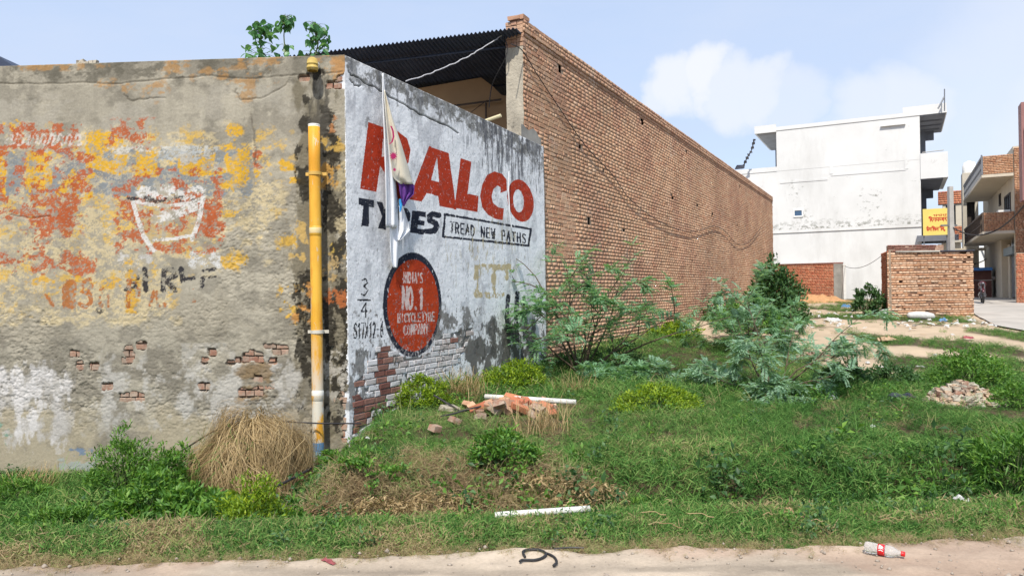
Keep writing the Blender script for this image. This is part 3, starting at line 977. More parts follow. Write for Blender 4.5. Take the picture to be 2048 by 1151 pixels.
def c5(pts):
    return [(650 + x / 3.028, 380 + y / 3.028) for x, y in pts]


paint_letters([c5([(203, 45), (297, 62), (297, 105), (267, 100), (266, 222), (218, 218), (233, 95), (203, 88)]),
               c5([(310, 65), (346, 72), (362, 118), (385, 80), (415, 86), (372, 165), (370, 240), (320, 232), (345, 160)]),
               c5([(430, 100), (495, 110), (518, 140), (515, 185), (480, 205), (470, 255), (425, 247)]),
               c5([(528, 122), (612, 130), (610, 166), (568, 160), (567, 180), (604, 186), (601, 214), (563, 209), (561, 231), (601, 237), (598, 270), (514, 258)])], [], NAVY)
w.lay(w.strk(c5([(688, 152), (650, 142), (632, 158), (634, 182), (668, 200), (676, 222), (660, 248), (612, 250)]), 11), NAVY, wearR, .985, 40)
# boxed slogan
for a_, b_ in (((890, 428), (1062, 457)), ((1062, 457), (1057, 491)), ((1057, 491), (886, 473)), ((886, 473), (890, 428))):
    w.lay(w.strk([a_, b_], 4.6), NAVY, wearR, .985, 40)
GLY = {'T': [[(0, 0), (1, 0)], [(.5, 0), (.5, 1)]], 'R': [[(0, 1), (0, 0), (.8, 0), (1, .25), (.8, .5), (0, .5)], [(.45, .5), (1, 1)]], 'E': [[(1, 0), (0, 0), (0, 1), (1, 1)], [(0, .5), (.8, .5)]],
       'A': [[(0, 1), (.5, 0), (1, 1)], [(.2, .65), (.8, .65)]], 'D': [[(0, 0), (0, 1), (.6, 1), (1, .7), (1, .3), (.6, 0), (0, 0)]], 'N': [[(0, 1), (0, 0), (1, 1), (1, 0)]], 'W': [[(0, 0), (.25, 1), (.5, .3), (.75, 1), (1, 0)]],
       'P': [[(0, 1), (0, 0), (.8, 0), (1, .27), (.8, .55), (0, .55)]], 'H': [[(0, 0), (0, 1)], [(1, 0), (1, 1)], [(0, .5), (1, .5)]], 'S': [[(1, .1), (.7, 0), (.1, .08), (0, .3), (.9, .62), (1, .85), (.7, 1), (0, .95)]],
       'I': [[(.5, 0), (.5, 1)]], "'": [[(.5, 0), (.4, .25)]], 'O': [[(.5, 0), (.05, .2), (0, .7), (.4, 1), (.9, .85), (1, .3), (.5, 0)]], '.': [[(.4, .92), (.6, 1)]], '1': [[(.2, .2), (.6, 0), (.6, 1)]],
       'B': [[(0, 0), (0, 1), (.8, 1), (1, .75), (.8, .5), (0, .5)], [(.8, .5), (.9, .2), (.7, 0), (0, 0)]], 'C': [[(1, .15), (.6, 0), (.1, .2), (0, .7), (.4, 1), (1, .88)]], 'Y': [[(0, 0), (.5, .5), (1, 0)], [(.5, .5), (.5, 1)]],
       'L': [[(0, 0), (0, 1), (1, 1)]], 'M': [[(0, 1), (.1, 0), (.5, .7), (.9, 0), (1, 1)]], '3': [[(0, .1), (.6, 0), (.95, .2), (.4, .45), (1, .7), (.6, 1), (0, .92)]], '4': [[(.7, 1), (.7, 0), (0, .65), (1, .65)]],
       '7': [[(0, 0), (1, 0), (.4, 1)]], 'X': [[(0, 0), (1, 1)], [(1, 0), (0, 1)]], '2': [[(0, .2), (.4, 0), (.9, .2), (.8, .45), (0, 1), (1, 1)]], '6': [[(.9, 0), (.2, .4), (0, .75), (.4, 1), (1, .8), (.8, .5), (.1, .6)]], '-': [[(.2, .5), (.8, .5)]]}


def text(s_, x0, y0, x1, y1, hgt0, hgt1, wd, col, cov=.97, gapf=.35, wear=None):
    """s_ written from (x0,y0) to (x1,y1) (tops of first and last letter), letter height hgt"""
    n_ = len(s_)
    adv = (x1 - x0) / (n_ - gapf)
    for i, ch in enumerate(s_):
        if ch not in GLY:
            continue
        f = (i * adv) / max(x1 - x0, 1e-6)
        hx, yy, hh = x0 + i * adv, y0 + (y1 - y0) * f, hgt0 + (hgt1 - hgt0) * f
        sl = (y1 - y0) / (x1 - x0)
        for st in GLY[ch]:
            w.lay(w.strk([(hx + px * adv * (1 - gapf), yy + py * hh + px * adv * .65 * sl) for px, py in st], wd), col, wearR if wear is None else wear, cov, 40)


text('TREAD NEW PATHS', 901, 443, 1051, 468, 21, 18, 3.0, NAVY, gapf=.42)
# oval
w.lay(w.poly(ring(824.5, 609, 58.5, 104.5, .0)), NAVY, wearR, .985, 40)
w.lay(w.poly(ring(826, 610.5, 51.5, 92)), (201, 70, 26), wearR, .985, 40)
w.lay(w.poly(ring(826, 610.5, 51.5, 92)), (170, 50, 22), w.u(3, 3), .3, 3, .5)
w.lay(w.poly(ring(824, 650, 56, 64)) * sstep(640, 700, PY), (196, 190, 190), w.u(14, 12, 6), .16, 8, .85)
LW = (236, 214, 208)
text("INDIA'S", 806, 544, 845, 546, 21, 19, 2.0, LW, gapf=.3)
text('NO.1', 806, 573, 846, 577, 44, 40, 4.6, LW, gapf=.25)
text('BICYCLETYRE', 796, 627, 869, 624, 17, 17, 1.9, LW, gapf=.28)
text('COMPANY', 808, 650, 856, 647, 20, 18, 2.1, LW, gapf=.28)
# painted numbers left of the oval
INK = (38, 40, 48)
w.lay(w.strk([(724, 560), (731, 557), (735, 565), (728, 572), (736, 580), (730, 590), (722, 588)], 3.2), INK, wearR, .985, 40)
w.lay(w.strk([(716, 599), (741, 600)], 3.2), INK, wearR, .985, 40)
w.lay(w.strk([(731, 634), (732, 605), (722, 622), (734, 622)], 3.2), INK, wearR, .985, 40)
text('S17X12-6', 708, 647, 766, 642, 29, 32, 2.6, INK, gapf=.36)
for i in range(7):
    w.lay(w.strk([(714 + i * 4.4, 700 + (i % 2) * 3), (715 + i * 4.2, 714 - (i % 3) * 3)], 2.4), INK, w.u(12, 12), .6, 6, .8)
# ochre traces of an older advertisement, and its tyres
och = np.maximum.reduce([w.box(948, 528, 1024, 540, 2), w.box(948, 584, 1010, 596, 2), w.box(948, 528, 958, 596, 2), w.box(984, 530, 992, 594, 2), w.box(1008, 530, 1016, 560, 2)])
w.lay(och, (206, 184, 128), w.u(7, 5, 6), .74, 5, .85)
w.lay(w.box(930, 440, 1040, 560, 30), (206, 192, 150), w.u(14, 3, 6), .10, 8, .7)
w.lay(w.box(900, 480, 960, 520, 15), (198, 180, 130), w.u(14, 4, 6), .12, 8, .7)
for cx, y0, y1, ww in ((1015, 592, 682, 8), (1033, 586, 682, 9), (1047, 592, 680, 4)):
    w.lay(w.strk([(cx + 2, y0), (cx, y0 + 22), (cx - 1, (y0 + y1) / 2), (cx + 1, y1)], ww), (40, 44, 54), w.u(9, 9), .92, 6)
    for yy in range(y0 + 4, y1, 7):
        w.lay(w.strk([(cx - 3, yy), (cx + 3, yy + 3)], 2), (150, 155, 165), None, op=.6)
# damp: grey cement at the foot
damp = sstep(610, 735, PY - (1000 - PX) * .05) * sstep(860, 960, PX)
w.lay(np.clip(damp, 0, 1), (112, 110, 106), w.u(3, 2, 6), .82, 6, .95)
w.lay(w.box(870, 620, 960, 690, 20), (138, 136, 132), w.u(5, 4, 6), .42, 6, .9)
w.lay(w.box(960, 650, 1100, 760, 25), (88, 88, 86), w.u(4, 3, 6), .5, 6, .85)
w.lay(w.box(700, 690, 760, 830, 14), (130, 128, 124), w.u(7, 3, 6), .5, 6, .85)
w.lay(np.ones_like(PX) * w.box(700, 300, 1100, 760, 30), (128, 126, 122), w.u(22, 14, 6), .022, 12, .9)
w.lay(w.box(700, 620, 1000, 850, 20), (120, 112, 106), w.u(18, 12, 6), .08, 10, .9)
# relief
w.D = .010 * (w.n(.8) - .5) + .010 * (w.n(7, 7, 5, .6) - .5) + .003 * (w.n(40, 40, 3) - .5)
for pts in ([(696, 142), (705, 150), (722, 158), (760, 178), (800, 200), (840, 222), (880, 238), (930, 262)], [(700, 160), (712, 172), (724, 168)]):
    pts = [(x + random.uniform(-2, 2), y + random.uniform(-2, 2)) for (xa, ya), (xb, yb) in zip(pts[:-1], pts[1:]) for x, y in [(xa + (xb - xa) * k / 4, ya + (yb - ya) * k / 4) for k in range(4)]]
    m = w.strk(pts, 2.6, 1.0)
    w.D -= .02 * m
    w.lay(m, (84, 82, 80), None, op=.75)
# bare brickwork low on the left of this wall
BR = np.maximum(w.poly([(704, 870), (714, 760), (738, 742), (752, 700), (772, 692), (812, 718), (858, 708), (884, 672), (945, 655), (930, 700), (890, 745), (800, 810)]), 0)
soft = fbm(w.x * 5, w.z * 5, 71, 4)
BRm = np.clip(BR - (soft > .66) * .9, 0, 1)
w.D -= .014 * BRm
w.lay(BRm, (150, 144, 138), None, op=.9)
w.z = w.z - fall * sstep(2.5, 4.4, w.z)
sw = link('side_wall', w.mesh('side_wall', M['painted_wall']), building)
sw['label'] = 'white side wall with the painted red and black tyre advertisement'
# bricks of that patch, one by one
wm = [brick_mesh('limewashed_brick', .1, .08, .07, M['white_brick'], .005) for _ in range(5)]
rm = [brick_mesh('bare_dark_brick', .1, .08, .07, M['old_brick'], .005) for _ in range(5)]
xs, zs = w.xs, w.zs
for r_i in range(60):
    z = -.45 + r_i * .083
    x = .005 + random.uniform(0, .1)
    while x < XE:
        L = random.choice((.22, .22, .105, .22))
        i = min(int((z + .75) / (zs[1] - zs[0])), len(zs) - 1)
        j = min(int((x + L / 2) / (xs[1] - xs[0])), len(xs) - 1)
        if BRm[i, j] > .5:
            qx, qy = px_of(SW.w(x + L / 2, 0, z)[None])
            isred = (qy[0] > 745 and qx[0] < 800 and random.random() < .6) or (756 < qx[0] < 782 and qy[0] > 695) or random.random() < .03
            place_brick(random.choice(rm if isred else wm), SW, x + L / 2, .001 + random.uniform(-.004, .004), z, sw, random.uniform(-.015, .015), (L / .1, 1, 1))
        x += L + .011

# ------------------------------------------------------------------ brickwork builder
def courses(x0, x1, z0, z1, ch, seed, holes=(), bond='mixed', clip_top=None, jit=.004):
    """every brick of a wall face: x range, z range, how proud it sits"""
    rg = random.Random(seed)
    out = []
    n = int(round((z1 - z0) / ch))
    for i in range(n):
        za = z0 + i * ch
        x = x0 - rg.uniform(0, .2)
        mode = 'S'
        run = 0
        while x < x1:
            if bond == 'mixed':
                if run <= 0:
                    mode = 'S' if (mode == 'H' or rg.random() < .55) else 'H'
                    run = rg.randint(2, 7)
                run -= 1
            else:
                mode = 'S' if i % 2 else 'H'
            L = .225 if mode == 'S' else .108
            L += rg.uniform(-.006, .006)
            a, b = max(x, x0), min(x + L, x1)
            x += L + .012
            if b - a < .03:
                continue
            zc = za + ch / 2
            if any(h[0] < (a + b) / 2 < h[1] and h[2] < zc < h[3] for h in holes):
                continue
            wob = .006 * math.sin(a * 1.3 + i) + rg.uniform(-.002, .002)
            out.append((a, b, za + .005 + wob, za + ch - .006 + wob, rg.uniform(-jit, jit)))
    return out


def bricks_mesh(name, fr, bl, mat, org, depth=.03):
    """many bricks as one mesh: five faces each, slightly uneven"""
    b = np.array(bl)
    n = len(b)
    v = np.empty((n, 8, 3))
    for k, (xi, yi, zi) in enumerate(((0, 0, 2), (1, 0, 2), (1, 0, 3), (0, 0, 3), (0, 1, 2), (1, 1, 2), (1, 1, 3), (0, 1, 3))):
        v[:, k, 0] = b[:, xi]
        v[:, k, 1] = depth if yi else -b[:, 4]
        v[:, k, 2] = b[:, zi]
    v[:, :4] += RNG.uniform(-.0022, .0022, (n, 4, 3))
    p = fr.w(v[..., 0], v[..., 1], v[..., 2]).reshape(-1, 3) - org
    base = np.arange(n)[:, None, None] * 8
    q = (base + np.array([(0, 1, 2, 3), (1, 5, 6, 2), (4, 0, 3, 7), (3, 2, 6, 7), (4, 5, 1, 0)])[None]).reshape(-1, 4)
    return mesh_np(name, p, q, mats=[mat])


def holed_sheet(mb, fr, x0, x1, z0, z1, y, holes, flip=False):
    xs = sorted({x0, x1, *[h[0] for h in holes], *[h[1] for h in holes]})
    zs = sorted({z0, z1, *[h[2] for h in holes], *[h[3] for h in holes]})
    for a, b in zip(xs[:-1], xs[1:]):
        for c, d in zip(zs[:-1], zs[1:]):
            if any(h[0] < (a + b) / 2 < h[1] and h[2] < (c + d) / 2 < h[3] for h in holes):
                continue
            mb.add(fr.w(np.array([a, b, b, a]), y, np.array([c, c, d, d])), [(0, 1, 2, 3)])


# ------------------------------------------------------------------ the long brick wall
LW_ = Frame((CORNER + .13 * SW.Y)[:2], SW.X[:2])
lx0 = LW_.on(1047, 160)[0]
lx1 = LW_.on(1546, 480)[0]
lz1 = (LW_.on(1062, 38)[1] + LW_.on(1530, 384)[1]) / 2
print('LONG WALL', lx0, lx1, LW_.on(1062, 38)[1], LW_.on(1530, 384)[1])
TH_ = .36
wall = thing('brick_wall', 'long tall wall of bare buff brick running away beside the overgrown plot', 'wall', LW_.w(lx0, 0, .0))
CH = .0835
z0 = -.2
z1 = z0 + CH * int((lz1 - z0) / CH)
holes = []
for px, py, wd, hh in ((1120, 141, .13, .17), (1285, 246, .30, .17), (1206, 338, .12, .09), (1160, 296, .12, .15), (1178, 440, .11, .16), (1248, 460, .11, .09), (1374, 308, .22, .16), (1255, 583, .11, .16),
                       (1345, 393, .2, .14), (1425, 430, .22, .2), (1310, 480, .1, .09), (1480, 372, .25, .16), (1395, 410, .2, .1), (1358, 490, .14, .09), (1475, 450, .2, .12), (1238, 393, .1, .08), (1390, 345, .12, .09)):
    x, z = LW_.on(px, py)
    i = round((z - hh / 2 - z0) / CH)
    holes.append((x - wd / 2, x + wd / 2, z0 + i * CH, z0 + (i + max(1, round(hh / CH))) * CH))
bl = courses(lx0, lx1, z0, z1 - 4 * CH, CH, 3, holes, jit=.0035)
top = courses(lx0, lx1, z1 - 4 * CH, z1, CH, 4, (), bond='S', jit=.004)
top = [(a, b, c, d, p + (.03 if c > z1 - 3.5 * CH else .012)) for a, b, c, d, p in top]
bl += top
# the ones that show largest are bricks of their own
ctr = LW_.w(np.array([(b[0] + b[1]) / 2 for b in bl]), 0, np.array([(b[2] + b[3]) / 2 for b in bl]))
cpx, cpy = px_of(ctr)
dist = np.linalg.norm(ctr - EYE, axis=1)
wide = np.array([b[1] - b[0] for b in bl])
vis = (cpx > SW.on(0, 0)[0] * 0 + 1047) & ~((cpx < 1094) & (cpy > 262)) & (cpy < 520)
score = np.where(vis & (wide > .19), 1 / dist, 0)
near = set(np.argsort(-score)[:298].tolist())
bm_s = [brick_mesh('wall_brick', .1, .035, CH - .011, M['brick'], .004) for _ in range(6)]
for i in near:
    a, b, c, d, p = bl[i]
    place_brick(bm_s[i % 6], LW_, (a + b) / 2, -p, (c + d) / 2, wall, 0, ((b - a) / .1, 1, 1))
rest = [bl[i] for i in range(len(bl)) if i not in near]
link('brickwork', bricks_mesh('brickwork', LW_, rest, M['brick'], ORG[wall.name]), wall, kind='stuff')
mb = MB()
holed_sheet(mb, LW_, lx0 + .004, lx1 - .004, -.6, z1 - .01, .007, holes)
L0 = LW_
mb.add(LW_.w(np.array([lx0, lx1, lx1, lx0]), TH_, np.array([-.6, -.6, z1 - .01, z1 - .01])), [(3, 2, 1, 0)])
mb.add(LW_.w(np.array([lx0, lx1, lx1, lx0]), np.array([.011, .011, TH_, TH_]), z1 - .011), [(0, 1, 2, 3)])
for xx, f in ((lx0 + .004, (3, 2, 1, 0)), (lx1 - .004, (0, 1, 2, 3))):
    mb.add(LW_.w(xx, np.array([.011, TH_, TH_, .011]), np.array([-.6, -.6, z1 - .01, z1 - .01])), [f])
mb.build('mortar_core', M['mortar'], wall)
# ragged toothing bricks at the far end, coping bricks over the near end
mb = MB()
for i in range(0, int((z1 - z0) / CH), 1):
    if random.random() < .35:
        mb.box((lx1 - .01, .0, z0 + i * CH + .005), (lx1 + random.uniform(.03, .10), .12, z0 + (i + 1) * CH - .005), LW_)
mb.build('toothing_bricks', M['brick'], wall)
# near end: cream plaster over the lower part, bricks on top
zb = LW_.on(1040, 265)[1]
zp = LW_.on(1040, 88)[1]
g = []
for z in np.linspace(zb - .6, zp, 26):
    row = []
    for y in np.linspace(-.0, TH_, 9):
        e = .02 + .03 * (vnoise(np.array(y * 9.), np.array(z * 4.), 5) - .5) + .012 * (vnoise(np.array(y * 40.), np.array(z * 22.), 6) - .5)
        yy = y + (.02 * (vnoise(np.array(z * 6.), np.array(1.), 8) - .5) if y < .01 else 0)
        row.append(LW_.w(lx0 - e, yy, z))
    g.append(row)
mb = MB().sheet(np.array(g)[:, ::-1])
mb.build('plastered_end', M['end_plaster'], wall, smooth=True)
me = brick_mesh('end_brick', .23, .10, CH - .011, M['brick'], .006)
EF = Frame(LW_.w(lx0, 0, 0)[:2], (LW_.Y * -1)[:2])           # end face, x runs from the back to the front
for i in range(12):
    z = zp + .04 + i * CH
    if z > z1 - .02:
        break
    for k, xx in enumerate((-.31, -.19, -.06) if i % 2 else (-.25, -.06)):
        place_brick(me, EF, xx, -.01 + random.uniform(-.01, .01), z, wall, random.uniform(-.02, .02), ((.52 if (i % 2) else (1.0 if k == 0 else .56)), 1, 1))
mb = MB()
mb.box((lx0 - .03, -.03, z1), (lx0 + .22, .2, z1 + .075), LW_, .008)
mb.box((lx0 - .05, .05, z1 + .005), (lx0 + .1, .3, z1 + .07), LW_, .01)
mb.build('coping_brick', M['brick'], wall)
# grey cement patch where it meets the painted wall
g = []
for px in np.linspace(1042, 1082, 9):
    row = []
    for k in range(7):
        yt = np.interp(px, [1042, 1060, 1082], [252, 256, 274]) + 5 * math.sin(px)
        yb = np.interp(px, [1042, 1082], [292, 300])
        x, z = LW_.on(px, yt + (yb - yt) * k / 6, -.016)
        row.append(LW_.w(x, -.016 - .006 * random.random(), z))
    g.append(row)
MB().sheet(np.array(g)).build('cement_patch', M['cement'], wall, smooth=True)

# ------------------------------------------------------------------ tin shed in the gap behind the painted wall
ROOF_Y = P(1032, 56, LW_.w(lx0, 0, 0)[1] - .25)
ra = P(652, 103, ROOF_Y[1] + .1)
rb = ROOF_Y
shed = thing('tin_shed', 'shed with dark corrugated tin roof and tan back wall behind the painted wall', 'shed', (ra[0], ra[1] + 3, 2.0))
n = 48 * 8
DEP = 7.5
rows = []
for yy in (0.0, .02, 2.5, 5, DEP):
    tt = np.linspace(-.25, 1.0, n)
    p = ra[None] + (rb - ra)[None] * tt[:, None]
    p[:, 1] += yy
    p[:, 2] += .020 * np.sin(tt * 46 * 2 * math.pi) - .05 * yy
    p[:, 0] += np.where(tt > .999, .0, 0) + yy * .46 * 0.9 * np.clip(tt, 0, 1)
    rows.append(p)
mb = MB().sheet(np.array(rows))
o = mb.build('roof_sheet', M['tin'], shed, smooth=True)
sm = o.modifiers.new('thickness', 'SOLIDIFY')
sm.thickness = .006
mb = MB()
for yy in (.55, 2.6, 5.0):
    a = ra + np.array([0, yy, -.10 - .05 * yy])
    b = rb + np.array([yy * .40, yy, -.10 - .05 * yy])
    mb.tube([a, b], .022, 6)
mb.build('purlin', M['tin'], shed)
bwY = 16.0
pts = [P(700, 200, bwY), P(840, 176, bwY), P(962, 155, bwY), P(985, 172, bwY), P(1003, 190, bwY), P(1075, 205, bwY)]
mb = MB()
bot = [np.array([p[0], p[1], 2.5]) for p in pts]
k = len(pts)
back = [p + np.array([0, .2, 0]) for p in pts + bot]
mb.add(np.array(pts + bot + back), [(i, i + k, i + k + 1, i + 1) for i in range(k - 1)] + [(i, i + 1, i + 1 + 2 * k, i + 2 * k) for i in range(k - 1)])
mb.build('back_wall', M['tan_wall'], shed)
mb = MB()
mb.tube([P(890, 214, bwY - .15), P(1003, 199, bwY - .15)], .022, 6)
mb.tube([P(972, 206, bwY - .15), P(972, 300, bwY - .15)], .022, 6)
mb.tube([P(935, 230, bwY - .2), P(975, 200, bwY - .2)], .008, 5)
mb.build('steel_frame', M['rust_steel'], shed)
# side walls closing the shed
mb = MB()
a = ra + np.array([-.9, .2, 0])
mb.box((a[0] - .2, a[1], 0), (a[0], a[1] + DEP, a[2] - .35))
mb.build('side_wall', M['tan_wall'], shed)
# pale plank sticking out beside the plastered end
MB().tube([P(968, 243, 14.0), P(1002, 231, 13.9)], .035, 8).build('plank', surf('yellowed_plank', (.62, .56, .36), .7, .1), None,
    label='pale yellowed pole end sticking out over the painted wall beside the cream plastered wall end', cat='pole')
# a floor slab hidden behind the corner building so the gap does not show open ground
bk = MB()
f0 = FW.w(-5.4, .5, 0)
bk.add(np.array([[f0[0], 9.9, 3.2], [SW.w(.5, .5, 0)[0], 9.95, 3.2], [SW.w(5.8, .5, 0)[0], SW.w(5.8, .5, 0)[1], 3.2], [f0[0], 17, 3.2]]), [(0, 1, 2, 3)])
o = bk.build('flat_roof', M['cement'], building)
# far bit of roof peeping over the left end
mb = MB()
mb.add(np.array([P(-160, 150, 14), P(-120, 60, 14), P(-10, 108, 14), P(12, 122, 14), P(24, 131, 14), P(24, 160, 14)] + [P(-160, 150, 14) + (0, 3, 0), P(-120, 60, 14) + (0, 3, 0), P(-10, 108, 14) + (0, 3, 0), P(12, 122, 14) + (0, 3, 0), P(24, 131, 14) + (0, 3, 0), P(24, 160, 14) + (0, 3, 0)]),
       [(0, 5, 4, 3, 2, 1)] + [(i, i + 1, i + 7, i + 6) for i in range(5)])
pr = P(-60, 140, 14)
mb.box((pr[0] - 1.0, 14.2, 0), (pr[0] + .7, 16.8, pr[2] + .1))
mb.build('shed_roof', M['tin'], label='dark tin roof end peeping over the far left of the plaster wall', cat='roof')
# lump of mortar on the wall top
mb = MB()
for i in range(7):
    c = P(160 + i * 5, 126, 9.62)
    mb.box((c[0] - .03, c[1] - .04, c[2] - .03), (c[0] + .03, c[1] + .04, c[2] + random.uniform(.0, .035)), None, .012)
mb.build('mortar_lump', M['end_plaster'], label='pale lump of mortar left on top of the plaster wall', cat='mortar')

# ------------------------------------------------------------------ yellow down-pipe and spout
t = NT('pipe_paint')
pos = t.n('ShaderNodeNewGeometry').outputs['Position']
zz = t.n('ShaderNodeSeparateXYZ', {0: pos}).outputs[2]
c = t.mix(t.rng(t.noise(5, 6, .6, pos, (1, 1, .25)), .4, .62), (.64, .30, .018), (.74, .42, .05))
c = t.mix(t.rng(t.noise(8, 6, .65, pos, (1, 1, .2)), .53, .63, 0, .8), c, (.60, .20, .02))
zP = lambda py: P(632, py, 9.1)[2]
c = t.mix(t.rng(t.noise(14, 7, .7, pos, (1, 1, .3)), .60, .64, 0, .8), c, (.55, .50, .40))
low = t.rng(zz, zP(780), zP(640))
flk = t.noise(6, 7, .7, pos, (1, 1, .35))
c = t.mix(t.math('MULTIPLY', t.rng(flk, .42, .52), t.rng(zz, zP(650), zP(800))), c, (.62, .58, .48))
for ya, yb, cc in ((779, 790, (.7, .68, .62)), (884, 902, (.10, .25, .45)), (902, 912, (.30, .48, .55)), (455, 466, (.74, .58, .30)), (249, 253, (.72, .68, .62))):
    m = t.math('MULTIPLY', t.math('GREATER_THAN', zz, zP(yb)), t.math('LESS_THAN', zz, zP(ya)))
    c = t.mix(t.math('MULTIPLY', m, t.rng(flk, .3, .42)), c, cc)
c = t.mix(t.math('LESS_THAN', zz, zP(912)), c, (.52, .54, .50))
M['pipe'] = t.done(c, .5, None, spec=.4)
PD = 9.12
p0, p1 = P(628, 250, PD), P(637.5, 940, PD)
pipe = thing('drain_pipe', 'thick yellow painted drain pipe standing upright against the grey plaster wall', 'pipe', (p1[0], p1[1], p1[2]))
r_ = .070
ax = (p0 - p1) / np.linalg.norm(p0 - p1)
Lp = np.linalg.norm(p0 - p1)
mb = MB()
mb._lathe(p1, ax, [(Lp * k / 10, r_ * (1 + .012 * math.sin(k * 2.1))) for k in range(11)] + [(Lp, r_ - .008), (Lp - .5, r_ - .008)], 28)
for py in (462, 790):
    cj = P(628 + (py - 250) / 72., py, PD)
    mb._lathe(cj, ax, [(-.06, r_ + .0005), (-.055, r_ + .005), (.05, r_ + .005), (.06, r_ + .0005)], 28)
mb.build('pipe_shaft', M['pipe'], pipe, smooth=True)
mb = MB()
mb._lathe(p0, ax, [(-.012, r_ + .002), (.002, r_ + .003), (.008, r_ - .002), (.004, r_ - .012), (-.02, r_ - .012)], 28)
mb.build('pipe_rim', M['white_pvc'], pipe, smooth=True)
for py, mt in ((347, surf('yellow_clamp', (.60, .38, .10), .6, .2)), (663, surf('pale_clamp', (.55, .52, .45), .6, .2))):
    c_ = P(630.5 + (py - 347) / 70., py, PD)
    mb = MB()
    mb._lathe(c_, ax, [(-.022, r_ + .001), (-.02, r_ + .010), (.02, r_ + .010), (.022, r_ + .001)], 28)
    mb.box((c_[0] - .13, c_[1] + .04, c_[2] - .02), (c_[0] - r_ + .01, c_[1] + .05, c_[2] + .02))
    mb.box((c_[0] + r_ - .01, c_[1] + .04, c_[2] - .02), (c_[0] + .13, c_[1] + .05, c_[2] + .02))
    mb.build('clamp', mt, pipe)
s0 = P(625, 142, 9.16)
sp = thing('rain_spout', 'short yellow rain spout at the top of the plaster wall above the drain pipe', 'spout', s0)
mb = MB()
mb._lathe(s0, (0, 0, 1), [(.0, .058), (0, .066), (.025, .067), (.028, .072), (.045, .072), (.048, .067), (.075, .066), (.078, .071), (.09, .071), (.093, .066), (.13, .064), (.152, .052), (.166, .03), (.170, .001)], 24)
mb.build('spout_body', surf('spout_paint', (.50, .36, .10), .65, .25, 9, .1, dirt=((.55, .5, .42), 8, .6)), sp, smooth=True)
MB()._lathe(s0 + np.array([0, 0, .10]), (0, 1, .05), [(0, .055), (.35, .055)], 16).build('spout_neck', M['white_pvc'], sp, smooth=True)

# ------------------------------------------------------------------ torn banner hanging on the painted wall
ban = thing('torn_banner', 'torn white cloth banner with pink print hanging from the wall top over the red lettering', 'banner', SW.w(SW.on(768, 150)[0], -.05, SW.on(768, 150)[1]))


def cloth(rows, off, amp, name, mat, n=15, fold=3.0, seed=0, parent=ban):
    rows = np.array(rows, float)
    ys = np.linspace(rows[0, 0], rows[-1, 0], 40)
    g = []
    for y in ys:
        xl, xr = np.interp(y, rows[:, 0], rows[:, 1]), np.interp(y, rows[:, 0], rows[:, 2])
        f = (y - ys[0]) / (ys[-1] - ys[0])
        row = []
        for k in range(n):
            u = k / (n - 1)
            o_ = -(off + amp * min(1, .25 + f * 1.3) * (1 + math.sin(u * fold * 2 * math.pi + seed + f * 1.5)) * .5)
            sl = rows[0, 3] if rows.shape[1] > 3 else 0
            x, z = SW.on(xl + (xr - xl) * u, y + sl * (u - .5) * f, o_)
            row.append(SW.w(x, o_, z))
        g.append(row)
    mb = MB().sheet(np.array(g))
    o = mb.build(name, mat, parent, smooth=True)
    sm = o.modifiers.new('thickness', 'SOLIDIFY')
    sm.thickness = .004
    return o


cloth([(147, 764.5, 766.5), (200, 765, 771), (260, 767.5, 779), (340, 770, 789), (400, 771.5, 795), (455, 771.5, 797)], .05, .07, 'cloth_strip', M['cloth'], fold=1.6)
cloth([(440, 779, 797), (480, 779.5, 796.5), (520, 782, 796), (535, 786, 794)], .04, .04, 'lower_strip', M['cloth'], fold=1.2, seed=1)
pp = cloth([(180, 768, 769), (240, 772, 786), (290, 777, 803), (340, 783, 818), (356, 786, 822), (368, 800, 826)], .10, .06, 'printed_panel', M['cream_cloth'], fold=1.0, seed=2)
cloth([(360, 793, 822), (372, 798, 829), (388, 800, 828), (402, 803, 814), (412, 806, 809)], .09, .05, 'purple_piece', M['purple_cloth'], seed=.5)
cloth([(398, 798, 806), (408, 799, 806), (424, 799, 801)], .10, .02, 'blue_piece', M['blue_cloth'])
cloth([(412, 798, 806), (440, 799, 815), (460, 798, 820), (481, 796, 800)], .06, .04, 'torn_flap', M['cloth'], fold=1.5, seed=3)
# print on the cream panel: tendril, splash and two drops, on the cloth's surface
mb = MB()


def on_cloth(px, py, off=.172):
    x, z = SW.on(px, py, -off)
    return SW.w(x, -off, z)


for pts, wd in (([(782, 252), (786, 262), (787, 274), (784, 284), (779, 288)], 3.4),):
    for (a, b), (c, d) in zip(pts[:-1], pts[1:]):
        mb.add([on_cloth(a - wd / 2, b), on_cloth(a + wd / 2, b), on_cloth(c + wd / 2, d), on_cloth(c - wd / 2, d)], [(3, 2, 1, 0)])
for cx, cy, R in ((787, 312, 9), (789, 339, 4)):
    k = 22
    v = [on_cloth(cx, cy)] + [on_cloth(cx + R * (1 if i % 2 else .5) * math.cos(2 * math.pi * i / k), cy + R * (1.1 if i % 2 else .55) * math.sin(2 * math.pi * i / k)) for i in range(k)]
    mb.add(v, [(0, 1 + i, 1 + (i + 1) % k) for i in range(k)])
mb.build('pink_motif', M['pink_print'], pp)
# thin white tape hanging in front of the C and O
MB().tube([SW.w(*(lambda q: (q[0], -.05, q[1]))(SW.on(x, y, -.05))) for x, y in ((1018, 342), (1017, 380), (1019, 420), (1023, 455))], .010, 5).build(
    'tape', M['cloth'], label='thin white strip of tape hanging down between the letters C and O', cat='tape')


# ------------------------------------------------------------------ cables
def sag(a, b, s, n=16):
    a, b = np.asarray(a), np.asarray(b)
    t_ = np.linspace(0, 1, n)
    p = a[None] * (1 - t_)[:, None] + b[None] * t_[:, None]
    p[:, 2] -= s * 4 * t_ * (1 - t_)
    return p


